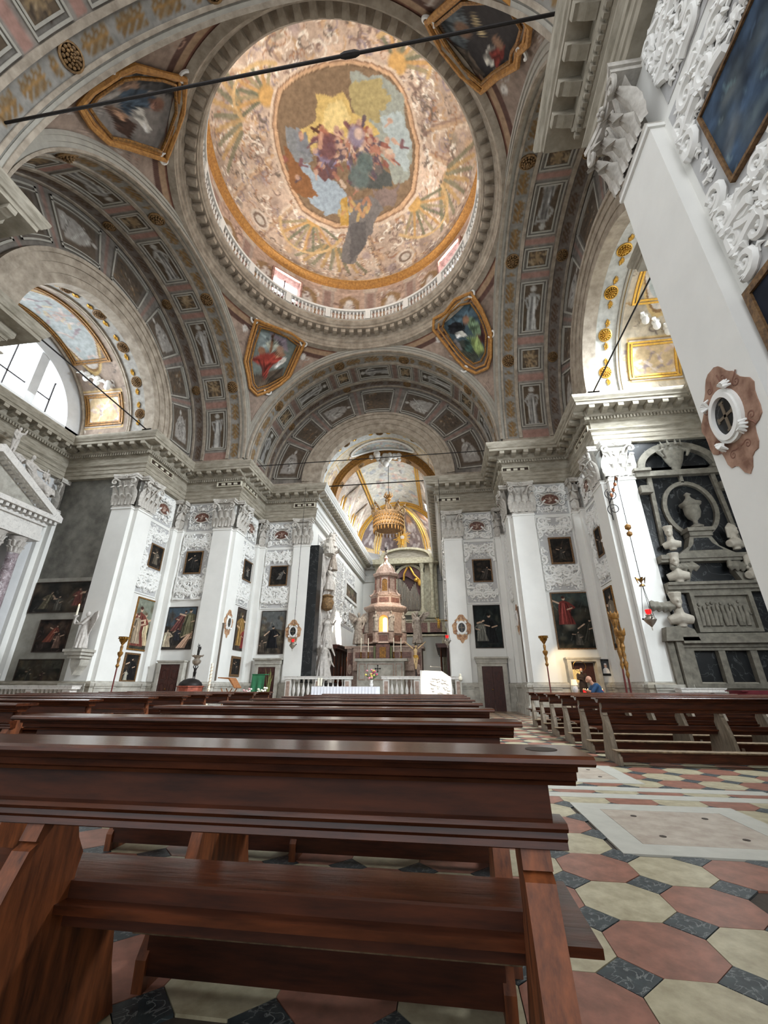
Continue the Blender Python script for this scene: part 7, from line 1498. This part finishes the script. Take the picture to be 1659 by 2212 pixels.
torch(268, 1377, 15.0, 'red and gilt processional torch beside the dark monk portrait, left'); torch(1173, 1375, 17.5, 'red and gilt processional torch before the broad right pilaster', -.0)
for px, py, pb, lab in ((1326, 1335, 1352, 'ornate gilded processional staff leaning, left of the two at the right pier'), (1340, 1372, 1362, 'darker gilded processional staff, right of the two leaning at the pier')):
    Y = 15.25; p = atY(px, py, Y); q_ = atY(pb, 1497, Y); x, zt, xb = float(p[0]), float(p[2]), float(q_[0]); t = thing('processional_staff', lab, 'staff', (xb, Y, 0), 'gilded staffs leaning at the right pier')
    f = lambda s, x=x, xb=xb, zt=zt: (x+(xb-x)*s, Y, zt*(1-s))
    b = B(); b.tube([f(1), f(.45)], .03, 8); b.done('pole', MATS['dark_red_pole'], t)
    b = B(); b.tube([f(s) for s in (.5, .46, .42, .38, .33, .29, .24, .2, .14, .1, .06, .03, .0)], [.03, .06, .035, .055, .08, .04, .065, .04, .08, .045, .09, .12, .11], 10); b.done('turned_gilt_head', M['gilt'], t, 30)
    b = B(); c = f(.0); b.lathe([(.12, -.05), (.16, 0), (.17, .14), (.14, .14), (.08, .02)], c, 12)
    for q in range(8): a = q*pi/4; b.tube([(c[0]+.14*cos(a), c[1]+.14*sin(a), c[2]+.1), (c[0]+.16*cos(a), c[1]+.16*sin(a), c[2]+.22)], [.04, .01], 5)
    b.done('lantern_crown', M['gilt'], t, 40)
# hanging sanctuary lamps
def lamp(px, py, Y, ztop, label, s=1., hook=None):
    p = atY(px, py, Y); x, z = float(p[0]), float(p[2]); t = thing('sanctuary_lamp', label, 'hanging lamp', (x, Y, z), 'hanging lamps with red glass')
    b = B(); b.lathe([(.012, -.34*s), (.02, -.28*s), (.012, -.25*s), (.05*s, -.2*s), (.12*s, -.12*s), (.17*s, -.04*s), (.14*s, .02*s), (.08*s, .05*s), (.10*s, .09*s), (.06*s, .12*s)], (x, Y, z), 16); b.done('bowl', M['silver'], t, 40)
    b = B(); b.lathe([(.05*s, .12*s), (.075*s, .16*s), (.085*s, .25*s), (.07*s, .26*s)], (x, Y, z), 12); b.done('red_glass', M['redgl'], t, 40)
    for q in range(3):
        a = 2*pi*q/3+.4; b = B(); b.ball((x+.18*s*cos(a), Y+.18*s*sin(a), z), .03*s, 6, 4); b.tube([(x+.18*s*cos(a), Y+.18*s*sin(a), z), (x+.03*cos(a), Y+.03*sin(a), z+.95*s)], .008, 5); b.done('side_chain', M['iron'], t)
    b = B(); b.lathe([(.09*s, .95*s), (.07*s, .99*s), (.02, 1.02*s)], (x, Y, z), 10)
    b.done('chain_cap', M['brass'], t, 40); B().tube([(x, Y, z+1.0*s), (x, Y, ztop)], .012, 6).done('chain', M['iron'], t)
    b = B()
    n = int((ztop-z-1.2)/.35)
    for q in range(n): b.ball((x, Y, z+1.2+q*.35), .018, 5, 4)
    b.done('chain_beads', M['iron'], t); return t, x, z
lamp(632, 1392, 21.64, 12.2, 'hanging lamp with red glow in front of the left oval cross')
lamp(966, 1384, 21.64, 12.2, 'hanging lamp with red glass at the edge of the right chancel pilaster')
t, xl_, zl_ = lamp(1404, 1336, 14.6, 8.0, 'large silver lamp with red glow below the scrolled iron bracket, right arm', 1.1)
b = B(); b.lathe([(.02, -.12), (.1, -.05), (.1, .05), (.02, .12)], (xl_, 14.6, 6.25), 10); b.lathe([(.02, -.1), (.09, -.04), (.09, .04), (.02, .1)], (xl_, 14.6, 6.0), 10); b.done('wooden_knob', M['gilt'], t, 40)
b = B(); [b.tube([(xl_, 14.6, zl_+1.2), (xl_+.14*cos(a), 14.6+.1*sin(a), zl_+1.32), (xl_+.1*cos(a), 14.6, zl_+1.14)], [.02, .05, .01], 5) for a in (0, 1.6, 3.1, 4.7)]; b.done('leaf_collar', M['brass'], t, 50)
t = thing('lamp_bracket', 'scrolled wrought iron lamp bracket with amber glass beads on the lit pilaster', 'bracket', (xl_+.3, 15.8, 8)); b = B()
b.tube([(xl_, 14.6, 8.0), (xl_, 14.5, 8.15), (xl_, 14.65, 8.28), (xl_+.05, 14.9, 8.15), (xl_+.1, 15.4, 7.85), (xl_+.1, 15.83, 7.7)], .02, 6)
for cz, k, y0 in ((7.95, 1, 15.55), (7.35, -1, 15.6)): b.tube([(xl_+.12+.26*(1-q*.8)*cos(2+q*9), y0, cz+k*.26*(1-q*.8)*sin(2+q*9)) for q in np.linspace(0, 1, 26)], .018, 5)
b.tube([(xl_+.1, 15.83, 7.0), (xl_+.1, 15.8, 8.2)], .025, 6); b.done('iron_scrolls', M['iron'], t, 50)
for q, (y, z) in enumerate(((14.75, 8.24), (14.95, 8.1), (15.2, 7.98), (15.42, 7.86))): b = B(); b.lathe([(.01, -.09), (.06, -.05), (.06, .05), (.01, .09)], (xl_+.07, y, z), 8); b.done('amber_bead', mat('amber_glass', (150, 92, 58), .3, .1, 6), t, 50)
# font
XF, YF = -6.9, 17.3; t = thing('baptismal_font', 'octagonal red marble font with domed dark lid beside the left pier', 'font', (XF, YF, 0))
RM = mat('red_marble', (150, 78, 58), .4, .2, 8, (110, 56, 42)); b = B(); b.lathe([(.55, 0), (.55, .12), (.35, .2), (.3, .55), (.42, .68), (.5, .72), (.5, 1.02), (.54, 1.04), (.54, 1.08)], (XF, YF, 0), 8, rot=pi/8); b.done('basin', RM, t)
b = B(); b.lathe([(.46, 1.08), (.46, 1.12), (.42, 1.2), (.3, 1.3), (.12, 1.36), (.02, 1.37)], (XF, YF, 0), 24); b.done('domed_lid', M['iron'], t, 40)
b = B(); Mx = mtx((XF+.1, YF, 1.34), .52, 0); b.x = lambda x, y, z: tuple(Mx @ Vector((x, y, z))); body(b, dict(elL=(-.2, 0, .9), haL=(-.16, 0, 1.05), elR=(.2, 0, .9), haR=(.16, 0, 1.05)), 1.3); fused(b, 'supporting_putto', M['iron'], t, .009)
b = B(); b.lathe([(.05, 1.86), (.16, 1.96), (.18, 2.06), (.1, 2.14), (.14, 2.2), (.2, 2.24), (.21, 2.27)], (XF+.1, YF, 0), 16)
for q in range(8): a = q*pi/4; b.tube([(XF+.1+.18*cos(a), YF+.18*sin(a), 2.22), (XF+.1+.26*cos(a), YF+.26*sin(a), 2.3)], [.03, .01], 5)
b.done('vase', M['silver'], t, 40); b = B(); Mx = mtx((XF+.12, YF, 2.22), .5, .3); b.x = lambda x, y, z: tuple(Mx @ Vector((x, y, z))); body(b, dict(elL=(-.1, 0, .92), haL=(-.1, 0, 1.08))); robe(b, {k: np.array(v) for k, v in STD.items() if not isinstance(v, str)}, .1); fused(b, 'baptist_figure', M['iron'], t, .009)
p = atY(452, 1480, 17.4); xp = float(p[0]); t = thing('paschal_candle', 'tall slim painted candle pole between font and wooden lectern', 'candle', (xp, 17.4, 0)); b = B(); b.lathe([(.2, 0), (.2, .05), (.05, .12), (.04, .9), (.07, .95), (.05, 1.0)], (xp, 17.4, 0), 12); b.done('stand', M['wax'], t, 40); b = B(); b.lathe([(.045, 1.0), (.045, 1.95), (.01, 1.97)], (xp, 17.4, 0), 10); b.done('wax_shaft', M['wax'], t, 40)
b = B(); b.tube([(xp+.05*cos(q*6), 17.4+.05*sin(q*6), 1.0+q*.13) for q in np.linspace(0, 7, 60)], .008, 4); b.done('painted_spiral', M['ochre'], t)
# wooden lectern
p = atY(494, 1480, 18.0); x = float(p[0]); t = thing('wooden_lectern', 'light brown wooden folding lectern seen from the side, left of the chancel', 'lectern', (x, 18, 0)); LW = mat('honey_wood', (150, 96, 50), .5, .2, 5, (118, 72, 36), stretch=(1, 1, 5))
for a, c in ((-.3, .28), (.3, -.2)):
    for y in (-.22, .22): b = B(); b.tube([(x+a, 18+y, 0), (x+c, 18+y, .98)], .022, 6); b.done('leg', LW, t)
b = B(); b.prism([(x-.38, 1.42), (x-.38, 1.38), (x+.1, 1.34), (x+.42, .98), (x+.45, 1.0), (x+.14, 1.4)], 17.7, 18.3, lambda a, z, d: (a, d, z)); b.done('sloping_desk', LW, t); b = B(); b.box(x-.28, 17.78, .5, x+.22, 17.8, .54); b.done('stretcher', LW, t)
# green draped lectern and plants
p = atY(561, 1480, 19.0); x = float(p[0]); t = thing('green_lectern', 'lectern draped with a plain green cloth before the far left door', 'lectern', (x, 19, 0)); b = B(); b.grid(lambda u, v: (x-.3+.6*u, 18.78-.05*sin(u*14)*v*.6-.05*v, 1.56-.85*v), 30, 8); b.box(x-.31, 18.76, 1.54, x+.31, 19.2, 1.57); b.done('green_cloth', M['green'], t, 60); b = B(); b.box(x-.05, 18.95, 0, x+.05, 19.05, 1.5); b.box(x-.25, 18.8, 0, x+.25, 19.2, .06); b.done('stand', M['door'], t)
p = atY(575, 1480, 19.3); x = float(p[0])+.12; t = thing('potted_reeds', 'tall yellow-green reeds in a pot right of the green lectern', 'plant', (x, 19.2, 0)); b = B(); b.lathe([(.12, 0), (.17, .3), (.15, .3)], (x, 19.2, 0), 12); b.done('pot', M['pinkm'], t, 40); rr = random.Random(3)
for q in range(9): b = B(); a = rr.uniform(0, 6.28); b.tube([(x, 19.2, .25), (x+.08*cos(a), 19.2+.05*sin(a), .9), (x+rr.uniform(-.2, .2), 19.2, rr.uniform(1.2, 1.9))], [.018, .014, .004], 5); b.done('reed', mat('reed_green', (136, 146, 84), .7, .2, 9), t)
for (px, py, s_, lab, cols) in ((563, 1502, .9, 'white lilies with green leaves on the floor below the reeds', [(226, 226, 206), (240, 238, 230)]), (530, 1508, .8, 'low pink and white flower arrangement between the left pews', [(206, 160, 160), (230, 220, 214)])):
    p = atY(px, py, 17.0); flowers(float(p[0]), 17.0, .35, s_, lab, cols, 5); B().lathe([(.25, 0), (.2, .04), (.06, .1), (.06, .3), (.14, .35)], (float(p[0]), 17.0, 0), 12).done('flower_stand', M['stonel'], bpy.data.objects[[o.name for o in bpy.data.objects if o.name.startswith('flower_vase')][-1]], 40)
# friar statue, table lamp, candle tray, kneeling visitor
p = atY(1251, 1440, 18.9); x, zt = float(p[0]), float(p[2]); MK = mat('dark_habit', (44, 32, 26), .8, .15, 10); FL = mat('skin', (190, 142, 116), .55, .08, 12)
t = thing('friar_statue', 'dark statue of a bearded friar with a thin halo in the lit doorway', 'statue', (x, 18.75, .55)); b = B(); Mx = mtx((x, 18.75, .55), zt-.6, 0); b.x = lambda a, y, z: tuple(Mx @ Vector((a, y, z))); V = body(b, dict(elL=(-.15, -.05, .66), haL=(-.05, -.14, .64), elR=(.15, -.05, .66), haR=(.05, -.14, .60)), 1.15); robe(b, V, .15, seed=2); fused(b, 'habit', MK, t, .014)
b = B(); b.x = lambda a, y, z: tuple(Mx @ Vector((a, y, z))); b.ball((0, -.03, .93), (.048, .05, .065), 12, 8); b.ball((0, -.09, .935), (.012, .016, .016), 6, 4); b.done('face', FL, t, 60); b = B(); b.x = lambda a, y, z: tuple(Mx @ Vector((a, y, z))); b.ball((0, -.06, .885), (.035, .03, .035), 8, 6); b.done('beard', M['silver'], t, 60)
b = B(); b.tube([(x+.24*cos(a), 18.85, zt+.02+.2*sin(a)) for a in np.linspace(0, 2*pi, 24)[:-1]], .01, 5, closed=True); b.tube([(x, 18.85, zt-.2), (x, 18.85, zt-.1)], .01, 5); b.done('halo', M['brass'], t); B().box(x-.3, 18.5, 0, x+.3, 19.0, .55).done('pedestal', M['door'], t)
p = atY(1240, 1475, 17.9); x, z = float(p[0]), float(p[2]); t = thing('table_lamp', 'small white table lamp beside the friar statue', 'lamp', (x, 17.9, .9)); b = B(); b.lathe([(.12, z-.08), (.09, z+.12)], (x, 17.9, 0), 16); b.done('lamp_shade', mat('warm_lampshade', (236, 220, 190), .7, .03, 4, emit=(255, 226, 180), estr=.5), t, 40); b = B(); b.lathe([(.08, .88), (.12, .98), (.1, 1.1), (.03, 1.16), (.02, z)], (x, 17.9, 0), 12); b.done('porcelain_base', M['white'], t, 40)
t = thing('votive_table', 'dark wooden table with lit votive candles in front of the friar statue', 'table', (x+.45, 17.6, 0)); b = B(); b.box(x-.25, 17.35, .84, x+1.15, 18.1, .88); b.done('table_top', M['door'], t)
for a, y in ((-.2, 17.4), (1.08, 17.4), (-.2, 18.02), (1.08, 18.02)): B().box(x+a, y, 0, x+a+.05, y+.05, .84).done('leg', M['door'], t)
for q in range(10):
    cx_, cy_ = x+.25+(q % 5)*.15, 17.5+(q//5)*.2; c = thing('votive_candle', '%s lit votive candle from the left in the %s row on the dark table' % (ORD[q % 5], ('front', 'rear')[q//5]), 'candle', (cx_, cy_, .88), 'lit votive candles'); B().lathe([(.028, 0), (.03, .1), (.026, .1)], (cx_, cy_, .88), 8).done('glass', M['redgl'], c, 40); b = B(); b.ball((cx_, cy_, 1.0), (.01, .01, .025), 6, 4); b.done('flame', M['flame'], c, 60)
p = atY(1272, 1466, 16.1); xh, zh = float(p[0]), float(p[2])
t = thing('person', 'bald person in a blue T-shirt kneeling with head bowed behind the right pews', 'person', (xh+.3, 16.1, 0)); S_ = 1.72
Mx = mtx((xh+.16, 16.1, 0), 1, -pi/2); L = lambda x, y, z: (x, y, z)
# local: facing -Y -> rotated so that he faces -X ; joints in metres
J = dict(pel=(0, .22, .60), waist=(0, .16, .72), chest=(0, -.0, zh-.28), neck=(0, -.10, zh-.14), head=(0, -.17, zh-.02), shL=(-.19, -.0, zh-.21), shR=(.19, -.0, zh-.21), elL=(-.2, -.18, zh-.42), elR=(.2, -.18, zh-.42), haL=(-.05, -.34, zh-.36), haR=(.05, -.34, zh-.36), hiL=(-.1, .22, .56), hiR=(.1, .22, .56), knL=(-.12, -.02, .08), knR=(.12, -.02, .08), foL=(-.11, .42, .06), foR=(.11, .42, .06))
X_ = lambda x, y, z: tuple(Mx @ Vector((x, y, z)))
b = B(); b.x = X_
V = {k: np.array(v, float) for k, v in J.items()}
def cap(a, c, r0, r1, bb): bb.tube([V[a]+(V[c]-V[a])*q for q in (0, .3, .7, 1)], [r0, r0*.85, r1*1.1, r1], 10); bb.ball(V[a], r0, 10, 6); bb.ball(V[c], r1, 10, 6)
h = V['head']; b.ball(h, (.078, .098, .105), 14, 10); b.ball(h+(0, -.095, -.02), (.016, .024, .024), 8, 5); b.ball(h+(0, -.07, -.075), (.04, .04, .03), 8, 5)
for s_ in (-1, 1): b.ball(h+(s_*.08, .01, -.015), (.012, .022, .03), 6, 5); b.ball(h+(s_*.03, -.086, .012), (.014, .01, .009), 6, 4)
b.ball(h+(0, -.088, -.05), (.024, .012, .008), 6, 4); b.tube([V['neck']+(0, .04, -.05), h+(0, .02, -.03)], [.062, .055], 10)
for s_ in 'LR':
    cap('el'+s_, 'ha'+s_, .042, .026, b); f = V['ha'+s_]-V['el'+s_]; f /= np.linalg.norm(f); b.ball(V['ha'+s_]+f*.04, (.035, .04, .022), 8, 6)
    for q in range(4): b.tube([V['ha'+s_]+f*.06+np.array(((q-1.5)*.018, 0, 0)), V['ha'+s_]+f*(.13-.012*abs(q-1.5))+np.array(((q-1.5)*.018, 0, -.012))], [.0095, .008], 6)
    b.tube([V['ha'+s_]+f*.02, V['ha'+s_]+f*.06+np.array(((.04 if s_ == 'L' else -.04), 0, .01))], [.012, .009], 6)
fused(b, 'head_and_arms', FL, t, .0095, 1)
b = B(); b.x = X_; b.tube([V['pel'], V['waist'], V['chest'], V['neck']+(0, .05, -.06)], [.155, .15, .175, .09], 14); b.ball(V['chest'], (.2, .13, .14), 12, 8); cap('shL', 'elL', .075, .055, b); cap('shR', 'elR', .075, .055, b); b.ball(V['pel'], (.17, .14, .1), 10, 6); fused(b, 'blue_shirt', mat('blue_tshirt', (44, 76, 112), .85, .12, 9), t, .016)
b = B(); b.x = X_; b.ball(V['pel']-(0, 0, .04), (.175, .15, .12), 10, 6); [cap(a+s_, c+s_, r0, r1, b) for s_ in 'LR' for a, c, r0, r1 in (('hi', 'kn', .09, .065), ('kn', 'fo', .062, .045))]; fused(b, 'dark_trousers', mat('dark_trousers', (40, 42, 50), .85, .1, 9), t, .016)
b = B(); b.x = X_; [b.ball(V['fo'+s_]+(0, .06, -.0), (.045, .1, .05), 10, 6) for s_ in 'LR']; b.done('shoes', M['iron'], t, 60)
b = B(); b.box(xh-.4, 15.8, 0, xh+.1, 16.4, 0.03); b.done('kneeler_mat', M['door'], None); tag(bpy.data.objects[-1] if False else b and [o for o in COL.objects][-1], 'flat dark kneeling board under the person in the blue shirt', 'kneeler')
# wall box next to the lit pilaster and small items
wl = onwall(17); b = B(); b.x = wl; b.box(.75, .2, 1.9, .87, .24, 2.02); tag(b.done('switch_box', M['blackm']), 'small black switch box low on the lit right pilaster', 'switch')
p = atY(994, 1466, 21.0); t = thing('small_white_bust', 'tiny pale bust on a post right of the sunlit ambo', 'bust', (float(p[0]), 20.6, 0)); b = B(); x = float(p[0]); b.ball((x, 20.6, 1.42), (.09, .08, .11), 10, 6); b.ball((x, 20.6, 1.56), (.06, .07, .08), 10, 6); fused(b, 'bust', M['wax'], t, .02); B().lathe([(.12, 0), (.12, .05), (.04, .1), (.04, 1.3), (.1, 1.34)], (x, 20.6, 0), 12).done('post', M['stonel'], t, 40)
